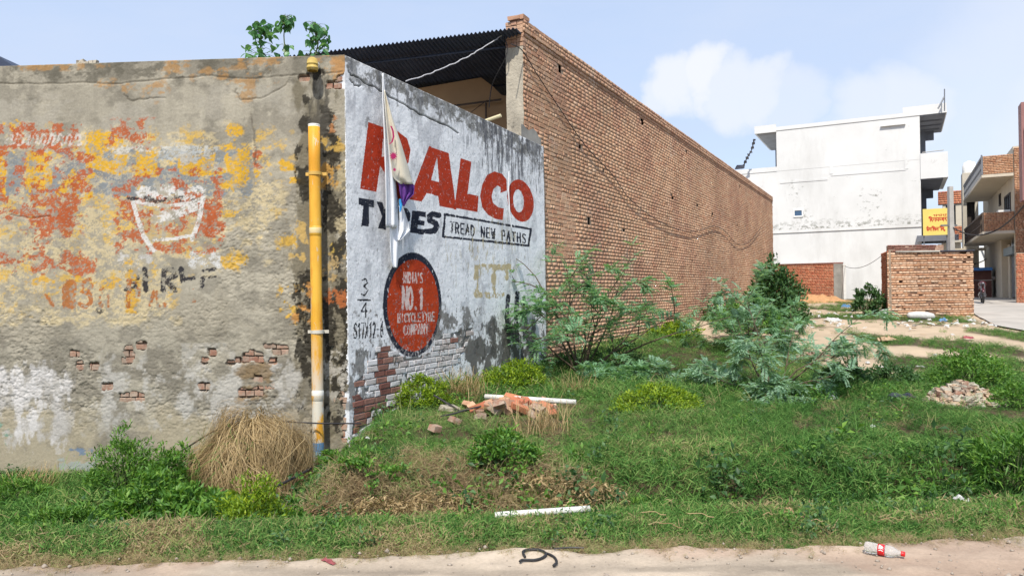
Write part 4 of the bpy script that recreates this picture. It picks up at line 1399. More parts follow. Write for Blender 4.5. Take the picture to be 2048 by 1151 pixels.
def lwp(px, py, off=.05):
    x, z = LW_.on(px, py, -off)
    return LW_.w(x, -off, z)


def smooth_pts(pts, n=6):
    pts = np.array(pts, float)
    out = []
    for i in range(len(pts) - 1):
        p0_, p1_, p2_, p3_ = pts[max(i - 1, 0)], pts[i], pts[i + 1], pts[min(i + 2, len(pts) - 1)]
        for k in range(n):
            t_ = k / n
            out.append(.5 * ((2 * p1_) + (-p0_ + p2_) * t_ + (2 * p0_ - 5 * p1_ + 4 * p2_ - p3_) * t_ ** 2 + (-p0_ + 3 * p1_ - 3 * p2_ + p3_) * t_ ** 3))
    out.append(pts[-1])
    return np.array(out)


MB().tube(smooth_pts([lwp(x, y) for x, y in ((1022, 88), (1045, 102), (1075, 150), (1118, 215), (1170, 290), (1225, 350), (1262, 400), (1318, 442), (1370, 462), (1400, 460), (1428, 452), (1450, 462), (1475, 488), (1500, 482), (1522, 455))]), .010, 6).build(
    'cable', M['wire'], label='dark cable sagging in loops along the face of the long brick wall', cat='cable')
a, b = P(812, 162, 12.6), P(1022, 57, 14.2)
pts = sag(a, b, .12, 40)
pts += RNG.normal(0, .006, pts.shape)
MB().tube(pts, .011, 5).build('cable', M['pale_wire'], label='pale twisted wire slanting across the dark tin shed opening', cat='cable')
MB().tube(smooth_pts([P(1003, 62, 14.1), P(1014, 92, 14.0), P(1010, 118, 14.0), P(985, 168, 14.4), P(978, 215, 14.6)]), .011, 5).build('cable', M['wire'], label='short dark wire hanging down the cream plastered end of the brick wall', cat='cable')
yw = 8.6
MB().tube(smooth_pts([P(296, 932, 8.3), P(360, 902, 8.6), P(430, 860, 8.5), P(470, 846, 8.55), P(560, 842, 8.9), P(620, 845, 8.97), P(650, 846, 8.97), P(722, 846, 9.25)], 8), .010, 6).build(
    'cable', M['wire'], label='thin dark cable strung across the drain pipe and over the dry grass mound', cat='cable')
MB().tube(smooth_pts([P(640, 925, 8.6), P(600, 948, 7.9), P(560, 968, 7.4), P(520, 985, 7.1)], 6), .013, 6).build(
    'cable', M['wire'], label='thick dark cable running down into the weeds from the foot of the drain pipe', cat='cable')

# ------------------------------------------------------------------ far side of the plot
def brick_thing_wall(name, parent, fr, x0, x1, z0, z1, mat, seed, holes=(), ch=.0835, bond='english', core=True, depth=.23, core_mat=None, jit=.006):
    bl = courses(x0, x1, z0, z1, ch, seed, holes, bond, jit=jit)
    if mat is M['hut_brick']:
        hd = [b for b in bl if b[1] - b[0] < .15]
        bl = [b for b in bl if b[1] - b[0] >= .15]
        link('header_brickwork', bricks_mesh('header_brickwork', fr, hd, M['pale_brick'], ORG[parent.name]), parent, kind='stuff')
        core_mat = M['hut_mortar']
    link(name, bricks_mesh(name, fr, bl, mat, ORG[parent.name]), parent, kind='stuff')
    if core:
        mb = MB()
        holed_sheet(mb, fr, x0 + .003, x1 - .003, z0, z1, .012, holes)
        q = lambda y: fr.w(np.array([x0, x1, x1, x0]) + np.array([.003, -.003, -.003, .003]), y, np.array([z0, z0, z1, z1]))
        v = np.concatenate([q(.012), q(depth)])
        mb.add(v, [(3, 2, 6, 7), (1, 5, 6, 2), (4, 0, 3, 7), (5, 4, 7, 6)])
        mb.build('mortar_core', core_mat or M['mortar'], parent)


A_ = SW.Y * -1                                            # across the lane, to the right
UX = SW.X
# low brick wall closing the plot at the back
rf = Frame(P(1546, 560, 41.0)[:2], (-SW.Y)[:2])
rx1 = rf.on(1686, 560)[0]
rz1 = rf.on(1620, 526)[1]
rear = thing('brick_wall', 'low red brick wall behind the round dark bush at the far end of the plot', 'wall', rf.w(rx1 / 2, 0, .7))
brick_thing_wall('brickwork', rear, rf, -.6, rx1 - .45, .3, rz1 - .06, M['red_brick'], 11, [(rf.on(1590, 553)[0], rf.on(1590, 553)[0] + .14, rf.on(1590, 553)[1], rf.on(1590, 553)[1] + .1)])
MB().box((-.6, -.02, rz1 - .06), (rx1 + .02, .25, rz1), rf, .01).build('coping', M['old_brick'], rear)
MB().box((rx1 - .45, -.012, .3), (rx1, .23, rz1 - .06), rf, .01).build('cement_end', M['cement'], rear)
p = P(1689, 605, 39.3)
gp = thing('gate_post', 'thin white gate post standing at the right end of the low red brick wall', 'post', (p[0], p[1], .8))
MB().box((p[0] - .07, p[1] - .07, .6), (p[0] + .07, p[1] + .07, P(1689, 531, 39.3)[2])).build('post_shaft', M['white_pvc'], gp)
MB().box((p[0] - .085, p[1] - .085, P(1689, 531, 39.3)[2]), (p[0] + .085, p[1] + .085, P(1689, 529, 39.3)[2] + .02)).build('post_cap', M['white_pvc'], gp)
MB().tube(sag(P(1690, 532, 39.3), P(1762, 512, 27.5), .25), .012, 4).build('cable', M['wire'], label='thin wire sagging from the white gate post to the small brick hut', cat='cable')

# ---- white three-storey building
WF = Frame(P(1845, 575, 44.5)[:2], A_[:2])
wz = lambda py, px=1700: WF.on(px, py)[1]
wx = lambda px, py=400: WF.on(px, py)[0]
white = thing('white_building', 'tall white three storey building with a blank side wall and balconies on its right', 'building', WF.w(-5, 0, .8))
ztop = WF.on(1690, 243)[1]
zmid = WF.on(1500, 338)[1]
zled = WF.on(1690, 457)[1]
xl = wx(1553, 300)
xb = 0.0
t = NT('white_render')
pos = t.n('ShaderNodeNewGeometry').outputs['Position']
z_ = t.n('ShaderNodeSeparateXYZ', {0: pos}).outputs[2]
c = t.mix(t.rng(t.noise(.5, 5, .6, pos), .35, .65), (.66, .66, .65), (.73, .73, .72))
c = t.mix(t.rng(t.noise(.35, 6, .7, pos, (1, 1, .3)), .5, .7, 0, .5), c, (.46, .45, .43))
mould = t.noise(3.5, 9, .75, pos, (1, 1, 1.3))
band = t.math('MULTIPLY', t.rng(z_, zled + .05, zled + .12), t.rng(z_, zled + .75, zled + .1))
band2 = t.math('MULTIPLY', t.rng(z_, zled + .4, zled + .8), t.rng(z_, zmid - .1, zmid - .9))
patch = t.rng(t.noise(.42, 2, .5, pos), .50, .60)
c = t.mix(t.math('MULTIPLY', t.rng(mould, .50, .56), t.math('MAXIMUM', t.math('MULTIPLY', band, .85), 0)), c, (.16, .16, .13))
c = t.mix(t.math('MULTIPLY', t.rng(mould, .56, .60, 0, .85), t.math('MULTIPLY', t.math('MAXIMUM', band2, .0), patch)), c, (.22, .22, .19))
c = t.mix(t.rng(mould, .66, .69, 0, .7), c, (.28, .28, .25))
M['white_render'] = t.done(c, .85, t.bump(t.noise(6, 5, .6, pos), .15, .02), spec=.2)
mb = MB()
mb.box((-17, .06, .2), (0, 10, zled - .1), WF)
mb.box((-17, 0, zled - .1), (0, 10.003, zmid - .3), WF)
mb.build('lower_walls', M['white_render'], white)
MB().box((-17, -.03, zmid - .3), (xl, .2, zmid), WF).build('terrace_parapet', M['white_render'], white)
mb = MB()
mb.box((xl, -.01, zmid - .3), (0, 9.5, ztop - .12), WF)
mb.build('upper_walls', M['white_render'], white)
# raised panel strips and the little ledge
mb = MB()
for px, a, b in ((1662, 258, 348), (1812, 250, 338)):
    x = wx(px, 300)
    mb.box((x - .10, -.022, WF.on(px, b)[1]), (x + .10, -.008, WF.on(px, a)[1]), WF)
mb.box((wx(1662, 345), -.022, WF.on(1740, 346)[1]), (wx(1812, 345), -.009, WF.on(1740, 343)[1]), WF)
mb.box((wx(1560, 362), -.024, WF.on(1600, 364)[1]), (wx(1655, 362), -.011, WF.on(1600, 360)[1]), WF)
mb.build('panel_strips', M['white_render'], white)
MB().box((wx(1761, 252), -.16, WF.on(1787, 251.5)[1]), (wx(1811, 252), 0, WF.on(1787, 249.5)[1]), WF).build('ledge', M['white_render'], white)
# small window
x0, x1_, zz0, zz1 = wx(1587, 426), wx(1606, 426), WF.on(1596, 434)[1], WF.on(1596, 418)[1]
mb = MB()
for a, b in (((x0, -.05, zz0), (x1_, .0, zz0 + .09)), ((x0, -.05, zz1 - .09), (x1_, .0, zz1)), ((x0, -.05, zz0 + .09), (x0 + .07, 0, zz1 - .09)), ((x1_ - .07, -.05, zz0 + .09), (x1_, 0, zz1 - .09))):
    mb.box(a, b, WF)
wf = mb.build('window', M['white_paint'], white)
MB().box((x0 + .07, -.012, zz0 + .09), (x1_ - .07, -.006, zz1 - .09), WF).build('pane', surf('blue_glass', (.05, .10, .18), .2, .2, 2, 0, spec=.6), wf)
# roof slab and right-hand balconies
xr = WF.on(1894, 235)[0]
mb = MB()
mb.box((xl - .002, -.05, ztop - .12), (xr, 6.2, ztop + .02), WF)
mb.box((-.9, -.05, ztop + .02), (xr - .02, .12, ztop + .45), WF)
mb.box((xr - .16, .12, ztop + .02), (xr - .02, 6.2, ztop + .35), WF)
mb.box((xl, -.04, ztop + .02), (-.9, .1, ztop + .12), WF)
mb.build('roof_slab', M['white_render'], white)
M['soffit'] = surf('shade_grey_soffit', (.17, .18, .21), .9, .15, 1.5, .1)  # dark bluish grey carries the shade under the white slabs
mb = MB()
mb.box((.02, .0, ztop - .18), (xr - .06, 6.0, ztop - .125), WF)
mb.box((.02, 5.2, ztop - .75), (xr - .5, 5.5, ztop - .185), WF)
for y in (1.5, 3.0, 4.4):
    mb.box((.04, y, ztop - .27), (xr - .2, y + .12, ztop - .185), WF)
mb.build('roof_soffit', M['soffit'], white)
zb0, zb1 = WF.on(1870, 356)[1], WF.on(1870, 305)[1]
xbr = WF.on(1896, 330)[0]
mb = MB()
mb.box((-.003, -.06, zb0), (xbr, .06, zb1), WF)
mb.box((xbr - .12, .06, zb0), (xbr, 6, zb1 - .003), WF)
mb.box((.0, .06, zb0), (xbr - .12, 6, zb0 + .14), WF)
mb.build('balcony', M['white_render'], white)
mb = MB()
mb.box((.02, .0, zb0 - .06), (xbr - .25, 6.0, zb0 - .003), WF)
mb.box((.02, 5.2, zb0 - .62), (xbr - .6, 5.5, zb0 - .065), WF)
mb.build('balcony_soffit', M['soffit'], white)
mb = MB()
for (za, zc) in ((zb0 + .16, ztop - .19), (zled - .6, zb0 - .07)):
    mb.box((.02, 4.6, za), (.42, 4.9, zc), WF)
mb.build('recess_shade_column', M['soffit'], white)  # dark uprights stand in for the shaded recess behind the balconies
MB().tube([WF.w(.1, .0, zb1 + .06), WF.w(xbr - .2, .0, zb1 + .10)], .03, 6).build('hand_rail', M['concrete'], white)
# left canopy over the roof terrace
xc = WF.on(1509, 258)[0]
zc1, zc0 = WF.on(1530, 251)[1], WF.on(1530, 266)[1]
mb = MB()
mb.box((xc, -.05, zc0), (xl - .003, .1, zc1), WF)
mb.box((xc, .1, zc0), (xc + .12, 6.5, zc1 - .25), WF)
mb.box((xc + .12, .1, zc0), (xl, 6.5, zc0 + .12), WF)
mb.build('terrace_canopy', M['white_render'], white)
MB().box((xc + .13, .12, zc0 - .05), (xl - .005, 6.4, zc0 - .004), WF).build('canopy_soffit', surf('canopy_shade_grey', (.30, .30, .30), .9, .15, 1.5, .1), white)  # darker sheet under the white canopy, its underside shade put into the colour
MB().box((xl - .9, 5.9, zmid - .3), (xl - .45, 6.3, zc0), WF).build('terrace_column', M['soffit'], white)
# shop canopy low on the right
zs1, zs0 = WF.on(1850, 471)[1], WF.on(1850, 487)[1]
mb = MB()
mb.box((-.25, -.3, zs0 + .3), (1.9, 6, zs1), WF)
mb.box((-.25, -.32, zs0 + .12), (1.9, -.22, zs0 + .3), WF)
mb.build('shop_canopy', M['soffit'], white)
# rooftop rods, cloth strip and bird-like dish
mb = MB()
mb.tube([P(1889, 222, 43.5), P(1889, 178, 43.5)], .035, 5)
mb.tube([P(1876, 217, 43.5), P(1888, 194, 43.5)], .05, 5)
mb.build('roof_rod', M['steel_grey'], white)
pts = smooth_pts([P(1508, 280, 48.3), P(1503, 300, 48.2), P(1494, 316, 48.2), P(1486, 334, 48.1)], 5)
mb = MB().tube(pts, .04, 5)
for q in pts[::2]:
    mb.box(q - .07, q + .07, None, .03)
mb.build('rope_ladder', M['wire'], label='dark knotted rope slanting from the white building canopy to its terrace', cat='rope')
MB().box(P(1472, 337, 47.9) - (.0, .1, .0), P(1487, 333, 47.9) + (0, .2, .05), None, .06).build('tarpaulin', M['dark_cloth'], label='dark folded bundle lying on the white parapet beside the long brick wall', cat='bundle')

# ---- the small brick hut
HD = 26.0
hl, hr = P(1776, 600, HD), P(1947, 600, HD - .15)
hf = Frame(hl[:2], (hr - hl)[:2])
hw = hf.on(1947.5, 570)[0]
hz0 = .45
hz1 = hf.on(1850, 503)[1]
hut = thing('brick_hut', 'small square hut of orange bricks with two holes, beside the concrete lane', 'hut', hf.w(hw / 2, 0, hz0))
HH = []
for px, py, a, b in ((1801, 564, .115, .09), (1918, 560, .115, .085), (1927, 504, .24, .10), (1939, 513, .11, .09), (1940, 522, .17, .05), (1927, 523, .16, .05), (1941, 531, .10, .05), (1934, 536, .06, .05), (1928, 508, .1, .08)):
    x, z = hf.on(px, py)
    HH.append((x - a / 2, x + a / 2, z - b / 2, z + b / 2))
brick_thing_wall('brickwork', hut, hf, 0, hw, hz0 - .3, hz1, M['hut_brick'], 23, HH, ch=.0815, bond='english', jit=.014, depth=.115)
hs = Frame(hf.w(0, 2.6, 0)[:2], (-hf.Y)[:2])
side_dir = P(1762, 520, HD + 2.3)[:2] - hf.w(0, 0, 0)[:2]
hs = Frame(hf.w(0, 0, 0)[:2] + side_dir, (-side_dir))
sl_ = np.linalg.norm(side_dir)
hz2 = hf.on(1850, 490)[1]
brick_thing_wall('side_brickwork', hut, hs, 0, sl_ - .01, hz0 - .3, hz1 + .02, M['red_brick'], 24, (), ch=.0815, bond='english', jit=.012, depth=.115)
# parapet left part, back, roof boards
brick_thing_wall('parapet_brickwork', hut, hf, .02, hf.on(1872, 495)[0], hz1 + .004, hz2, M['old_brick'], 25, (), ch=.0815, bond='S', jit=.012, depth=.115)
mb = MB()
mb.box((float(np.append(side_dir, 0) @ hf.X) + .1, .118, hz1 - .06), (hw - .05, 2.2, hz1 - .02), hf)
mb.box((hw - .115, .12, hz0 - .3), (hw, 2.2, hz1 - .07), hf)
sx0 = float(np.append(side_dir, 0) @ hf.X)
mb.box((sx0 + .02, 2.2, hz0 - .3), (hw - .12, 2.3, hz1 - .07), hf)
mb.build('rear_walls', M['red_brick'], hut)
xa_, xb_ = hf.on(1790, 500)[0], hf.on(1878, 503)[0]
MB().box((xa_, -.06, hz1 - .005), (xb_, .1, hz1 + .035), hf, .015).build('roof_board', surf('grey_board', (.45, .43, .38), .8, .2), hut)
MB().box((hf.on(1880, 503)[0], -.05, hz1), (hw + .03, .3, hz1 + .035), hf, .01).build('roof_sheet', M['dark_cloth'], hut)
mb = MB()
c0 = hf.w(hf.on(1878, 497)[0], .12, 0)
mb.box((c0[0] - .14, c0[1] - .1, hz1 + .04), (c0[0] + .16, c0[1] + .1, hz1 + .20), None, .03)
mb.build('clay_block', M['raw_brick'], hut)
hpost = P(1766, 624, HD - .2)
MB().box((hpost[0] - .09, hpost[1] - .1, .3), (hpost[0] + .09, hpost[1] + .1, P(1766, 618, HD)[2]), None, .015).build('marker_stone', M['white_pvc'], label='short white marker stone at the left foot of the small brick hut', cat='stone')

# ---- yellow sign with red Hindi lettering, on the lane corner
SD = 41.0
sf = Frame(P(1846, 450, SD)[:2], (P(1898, 450, SD - .5) - P(1846, 450, SD))[:2])
sw_, sh0, sh1 = sf.on(1898, 440)[0], sf.on(1870, 470)[1], sf.on(1870, 417)[1]
sign = thing('sign_board', 'yellow sign board with red Hindi lettering above the small brick hut', 'sign', sf.w(sw_ / 2, .05, sh0))
MB().box((0, 0, sh0), (sw_, .09, sh1), sf).build('board', M['yellow_sign'], sign)
mb = MB()


def ink(strokes, x, y, s, wd=.042):
    for st in strokes:
        st = [(x + a * s, y - b * s * 1.25) for a, b in st]
        for (a, b), (c_, d) in zip(st[:-1], st[1:]):
            L = math.hypot(c_ - a, d - b) + 1e-6
            nx, ny = -(d - b) / L * wd / 2, (c_ - a) / L * wd / 2
            ex, ey = (c_ - a) / L * wd / 3, (d - b) / L * wd / 3
            mb.add(sf.w(np.array([a + nx - ex, c_ + nx + ex, c_ - nx + ex, a - nx - ex]), -.006 - .0004 * random.random(), np.array([b + ny - ey, d + ny + ey, d - ny + ey, b - ny - ey])), [(0, 3, 2, 1)])


# strokes of दिगम्बर / कैपफिन लि.
HI = {'i': [[(.5, 1), (.5, 0), (.1, -.35), (.5, -.45), (.9, -.2)]], 'd': [[(.5, 0), (.5, .25), (.15, .45), (.4, .7), (.6, .55), (.35, .5)], [(.45, .65), (.7, 1)]], 'g': [[(.2, 0), (.2, .6), (.05, .6)], [(.7, 0), (.7, 1)]],
      'm': [[(.2, 0), (.2, .65), (.75, .65)], [(.1, .6), (.22, .72)], [(.75, 0), (.75, 1)]], 'mh': [[(.3, 0), (.3, .6), (.7, .6)], [(.15, .5), (.35, .7)]], 'b': [[(.7, .2), (.2, .35), (.3, .7), (.7, .55)], [(.7, 0), (.7, 1)], [(.3, .6), (.65, .35)]],
      'r': [[(.5, 0), (.5, .3), (.2, .45), (.55, .6), (.7, 1)]], 'k': [[(.5, 0), (.5, 1)], [(.5, .35), (.15, .45), (.3, .7), (.5, .5), (.8, .45), (.85, .8)]], 'ai': [[(.5, 0), (.2, -.4)], [(.55, 0), (.45, -.45)]],
      'p': [[(.2, 0), (.25, .55), (.7, .5)], [(.7, 0), (.7, 1)]], 'ph': [[(.2, 0), (.25, .55), (.6, .5)], [(.6, 0), (.6, 1)], [(.6, .4), (.95, .4), (.9, .8)]], 'n': [[(.7, 0), (.7, 1)], [(.7, .5), (.25, .5), (.2, .7)]],
      'l': [[(.75, 0), (.75, 1)], [(.75, .4), (.45, .3), (.35, .65), (.15, .4), (.05, .7)]]}
s1 = sw_ / 7.2
for row, (y, seq) in enumerate(((sh0 + .95 * 1.0, ('i', 'd', 'g', 'm', 'mh', 'b', 'r')), (sh0 + .42, ('k', 'ai', 'p', 'i', 'ph', 'n', None, 'i', 'l')))):
    x = .28 if row == 0 else .16
    xs0 = x
    sc = s1 * (.86 if row == 0 else .80)
    for ch in seq:
        if ch == 'ai':
            ink(HI['ai'], x - sc * .85, y, sc)
            continue
        if ch is None:
            x += sc * .4
            continue
        ink(HI[ch], x, y, sc)
        x += sc * (.55 if ch == 'i' else .75 if ch == 'mh' else .92)
    ink([[(0, 0), ((x - xs0) / sc, 0)]], xs0, y, sc)
    if row == 0:
        ink([[(0, .3), (.5, .3)]], x + .05, y, sc, .09)
    else:
        ink([[(0, 1), (.05, 1)]], x + .02, y, sc, .09)
for k in range(7):
    ink([[(0, 0), (.5, 0)], [(.3, 0), (.3, .5)], [(0, .5), (.3, .25)]] if k % 2 else [[(0, .1), (.5, .1)], [(.25, 0), (.4, .55)]], .52 + k * .11, sh1 - .33, .14, .03)
mb.build('lettering', M['red_sign'], sign)
MB().tube([sf.w(.05, .12, sh0 - 2.0), sf.w(.05, .12, sh1 - .1)], .03, 5).tube([sf.w(sw_ - .1, .12, sh0 - 2.0), sf.w(sw_ - .1, .12, sh1 - .1)], .03, 5).build('sign_leg', M['steel_grey'], sign)
# concrete pole
p = P(1902, 470, 38.0)
pole = thing('utility_pole', 'grey concrete utility pole beside the yellow sign board', 'pole', (p[0], p[1], .8))
zt = P(1902, 373, 38.0)[2]
mb = MB()
mb.add(np.array([(p[0] + sx * k_, p[1] + sy * k_, z) for z, k_ in ((.6, .14), (zt, .10)) for sx, sy in ((-1, -1), (1, -1), (1, 1), (-1, 1))]), [(0, 1, 5, 4), (1, 2, 6, 5), (2, 3, 7, 6), (3, 0, 4, 7), (4, 5, 6, 7)])
mb.build('pole_shaft', M['concrete'], pole)
MB().box((p[0] - .5, p[1] - .06, P(1902, 452, 38)[2]), (p[0] + .3, p[1] + .06, P(1902, 449, 38)[2])).build('cross_arm', M['steel_grey'], pole)

# ---- houses along the lane on the right
HF = Frame(P(2031, 560, 36.0)[:2], UX[:2] * -1)          # facade facing the lane; x runs towards the camera, so 0 is the near corner
# HF.Y points into the house when seen from the lane
inv = 1 if HF.Y @ A_ > 0 else -1
house = thing('brick_house', 'house with two brick fronted balconies and a grey shop shutter along the lane', 'house', HF.w(-7, 0, .9))


def hbox(mb, t0, t1, o0, o1, za, zb, jit=0.0):
    """t along the lane away from the camera, o out over the lane (negative: inside the house)"""
    return mb.box((-t1, -o1 * inv, za), (-t0, -o0 * inv, zb), HF, jit)


zof = lambda py, D=37.0, px=2000: P(px, py, D)[2]
zB0, zB1, zC0, zC1 = 4.35, 5.25, 7.15, 8.05
g_ = .92
mb = MB()
hbox(mb, 0.1, 15, -6, 0, zB0 - .15, zC1 + .4)
hbox(mb, 5.6, 15, -6, -.02, .5, zB0 - .15)
hbox(mb, .1, .45, -6, -.03, .5, zB0 - .15)
mb.build('house_walls', M['cream'], house)
mb = MB()
hbox(mb, 0.45, 5.6, -6, -1.2, .5, zB0 - .2)
mb.build('shop_wall', surf('brown_shop_wall', (.22, .17, .10), .9, .2, 1.2, .2), house)  # shade under the balcony is put into this dark brown
for nm, za, zb in (('lower', zB0, zB1), ('upper', zC0, zC1)):
    mb = MB()
    hbox(mb, 0, 12, 0.003, 1.32, za - .14, za)
    sl2 = mb.build('balcony_slab', M['cream'], house)
    ef = Frame(HF.w(0, -1.32 * inv, 0)[:2], A_[:2])
    bl = courses(.06, 1.30, za, zb, .0835, 31, (), 'english', jit=.008)
    link('end_brickwork', bricks_mesh('end_brickwork', ef, bl, M['hut_brick'], ORG[house.name]), house, kind='stuff')
    mb = MB()
    mb.box((0, .012, za), (1.32, .12, zb + .02), ef)
    mb.build('balcony_end', M['mortar'], house)
    mb = MB()
    mb.box((-.01, -.01, za - .002), (.06, .13, zb + .03), ef)
    hbox(mb, .13, 12, 1.24, 1.32, zb - .05, zb + .05)
    k = 0
    tt = .3
    while tt < 12:
        hbox(mb, tt, tt + .035, 1.26, 1.30, za, zb - .05)
        tt += .34
    hbox(mb, .13, 12, 1.26, 1.30, za + .38, za + .42)
    mb.build('railing', M['steel_grey' if nm == 'upper' else 'rust_steel'], house)
# brick pier and near end wall
ef = Frame(HF.w(0, -.0, 0)[:2], A_[:2])
bl = courses(.03, 5.5, g_ - .4, zC1 + .3, .0835, 33, (), 'english', jit=.008)
link('pier_brickwork', bricks_mesh('pier_brickwork', ef, bl, M['hut_brick'], ORG[house.name]), house, kind='stuff')
MB().box((.03, .012, g_ - .4), (5.5, .09, zC1 + .3), ef).build('pier_core', M['mortar'], house)
# windows on the facade
for t0, t1, za, zb in ((1.2, 3.4, zB1 - .6, zC0 - .9), (5.2, 5.8, zB1 + .9, zB1 + 1.4)):
    mb = MB()
    hbox(mb, t0 - .08, t1 + .08, 0.003, .05, za - .08, za)
    hbox(mb, t0 - .08, t1 + .08, 0.003, .05, zb, zb + .08)
    n_m = 3 if t1 - t0 > 1 else 2
    for k in range(n_m + 1):
        tt = t0 + (t1 - t0) * k / n_m
        hbox(mb, tt - .04, tt + .04, 0.003, .05, za, zb)
    wn_ = mb.build('window', M['dark_wood'], house)
    mb = MB()
    hbox(mb, t0, t1, 0.003, .012, za, zb)
    mb.build('pane', M['dark_glass'], wn_)
mb = MB()
hbox(mb, 1.0, 1.9, .05, .55, zB1 - .35, zB1 + .2)
acb = mb.build('air_conditioner', M['white_paint'], house)
mb = MB()
hbox(mb, .995, .999, .15, .45, zB1 - .25, zB1 + .1)
mb.build('grille', M['dark_wood'], acb)
# shop front: shutter, lintel box, steps
mb = MB()
for k in range(12):
    z = g_ + .12 + k * .2
    hbox(mb, 1.3, 4.7, -.42 - .02 * (k % 2), -.36 - .02 * (k % 2), z, z + .197)
mb.build('shutter', M['steel_grey'], house)
for t0, t1 in ((.45, 1.3), (4.7, 5.6)):
    hbox(MB(), t0, t1, -.9, -.30, .6, 3.9).build('shop_pier', M['cream'], house)
mb = MB()
hbox(mb, 1.2, 4.8, -.30, -.02, 3.25, 3.65)
mb.build('shutter_box', surf('grey_blue_box', (.24, .30, .34), .6, .1), house)
mb = MB()
hbox(mb, .6, 5.5, -.6, 1.0, .7, g_ + .06, .02)
hbox(mb, .6, 5.5, 1.0, 1.4, .7, g_ - .02, .03)
mb.build('step', M['concrete'], house)
mb = MB()
for t0 in (2.4, 3.1):
    hbox(mb, t0, t0 + .5, -.295, -.25, 3.7, 4.1)
mb.build('fanlight', M['dark_glass'], house)
MB().box((-.9, -.3, zC1), (.9, .3, zC1 + .0)).f if False else None
# taller maroon building at the edge
q = P(2044, 300, 33.0)
mar = thing('maroon_building', 'tall maroon building with dark glass windows cut by the right edge', 'building', (q[0] + 3, q[1] + 2, .9))
bf = Frame(q[:2], A_[:2])
bz1 = bf.on(2042, 204)[1]
bz0 = bf.on(2042, 400)[1]
mb = MB()
mb.box((0, .05, bz0), (6, 1.0, bz1), bf)
mb.box((1.2, .1, .5), (6, 2.3, bz0), bf)
mb.build('walls', M['maroon'], mar)
mb = MB()
for k in range(3):
    mb.box((.12 + k * .0, -.02, bz1 - 2.1 - k * .95), (2.6, .045, bz1 - 1.25 - k * .95), bf)
mb.build('window', M['dark_glass'], mar)
mb = MB()
for k in range(4):
    mb.box((.1, -.05, bz1 - 1.22 - k * .95), (2.6, .04, bz1 - 1.16 - k * .95), bf)
for x in (.1, .9, 1.8):
    mb.box((x, -.045, bz1 - 4.05), (x + .06, .042, bz1 - 1.2), bf)
mb.build('window_frame', M['dark_wood'], mar)
# low brick wall by the shop, bottom right
lf = Frame(P(2032, 590, 33.5)[:2], A_[:2])
lowb = thing('brick_wall', 'low brick wall at the right edge beside the grey shop shutter', 'wall', lf.w(1, 0, .8))
brick_thing_wall('brickwork', lowb, lf, .02, 4, .5, lf.on(2040, 505)[1], M['red_brick'], 41, (), bond='english')

# ---- beige house further along, with a tall recess
cf = Frame(P(1928, 560, 50.0)[:2], A_[:2])
cw = cf.on(1957, 430)[0]
beige = thing('beige_house', 'narrow beige house with a tall recessed window beyond the brick balconies', 'house', cf.w(cw / 2, 0, .95))
cz1 = cf.on(1940, 345)[1]
cz0 = cf.on(1940, 497)[1]
rx0, rx1_, rz0, rz1_ = cf.on(1934, 440)[0], cf.on(1950, 440)[0], cf.on(1940, 456)[1], cf.on(1940, 398)[1]
mb = MB()
holed_sheet(mb, cf, 0, cw, cz0, cz1, 0, [(rx0, rx1_, rz0, rz1_)])
q = lambda y: cf.w(np.array([0, cw, cw, 0]), y, np.array([cz0, cz0, cz1, cz1]))
mb.add(np.concatenate([q(0), q(1.2)]), [(3, 2, 6, 7), (1, 5, 6, 2), (4, 0, 3, 7), (5, 4, 7, 6), (0, 4, 5, 1)])
mb.build('walls', M['beige'], beige)
mb = MB()
mb.box((rx0, .5, rz0), (rx1_, .55, rz1_), cf)
mb.build('window', M['dark_wood'], beige)
mb = MB()
mb.box((rx0 - .1, -.3, rz1_), (rx1_ + .1, 0, rz1_ + .12), cf)
mb.build('window_hood', M['beige'], beige)
mb = MB()
mb.box((.3, .2, .6), (cw, 1.2, cz0), cf)
mb.build('ground_floor', M['beige'], beige)
mb = MB()
mb.box((-.8, -1.0, cz0 - .12), (cw + .6, 1.2, cz0 - .002), cf)
mb.build('porch_slab', M['cream'], beige)
tz = cf.on(1931, 367)[1]
mb = MB()
mb._lathe(cf.w(.45, .5, cz1), (0, 0, 1), [(0, .42), (.55, .42), (.6, .36), (.75, .34), (.8, .12), (.86, .1), (.86, .0)], 14)
mb.build('water_tank', M['white_paint'], label='pale water tank on the roof of the narrow beige house', cat='water tank', smooth=True)
mb = MB()
for a, b in (((1946, 345), (1946, 333)), ((1946, 333), (1962, 336)), ((1963, 345), (1963, 310))):
    mb.tube([P(*a, 50), P(*b, 50)], .05, 5)
mb.build('roof_pipe', M['steel_grey'], label='thin grey pipe frame standing on the roof beside the pale water tank', cat='pipe')

# ---- brick house furthest back, dark open window under a brick parapet
df = Frame(P(1879, 560, 57.0)[:2], A_[:2])
dw = df.on(1924, 430)[0]
far_h = thing('brick_house', 'far brick house with a dark open window behind the grey utility pole', 'house', df.w(dw / 2, 0, 1))
z_a, z_b, z_c, z_d = df.on(1905, 383)[1], df.on(1905, 408)[1], df.on(1905, 452)[1], df.on(1905, 480)[1]
brick_thing_wall('parapet_brickwork', far_h, df, 0, dw, z_b, z_a, M['red_brick'], 51, (), ch=.17, bond='S', depth=.4)
brick_thing_wall('sill_brickwork', far_h, df, .4, dw, z_d, z_c, M['red_brick'], 52, (), ch=.17, bond='S', depth=.4)
mb = MB()
mb.box((.3, .5, z_c), (dw - .1, .6, z_b), df)
mb.build('window', M['dark_glass'], far_h)
mb = MB()
mb.box((.3, .1, z_c), (.5, .5, z_b), df)
mb.box((dw - .4, .1, z_c), (dw, .5, z_b), df)
mb.box((.2, .3, 0.6), (.6, .7, z_d), df)
mb.box((dw - .5, .3, .6), (dw - .1, .7, z_d), df)
mb.build('pillar', M['cream'], far_h)
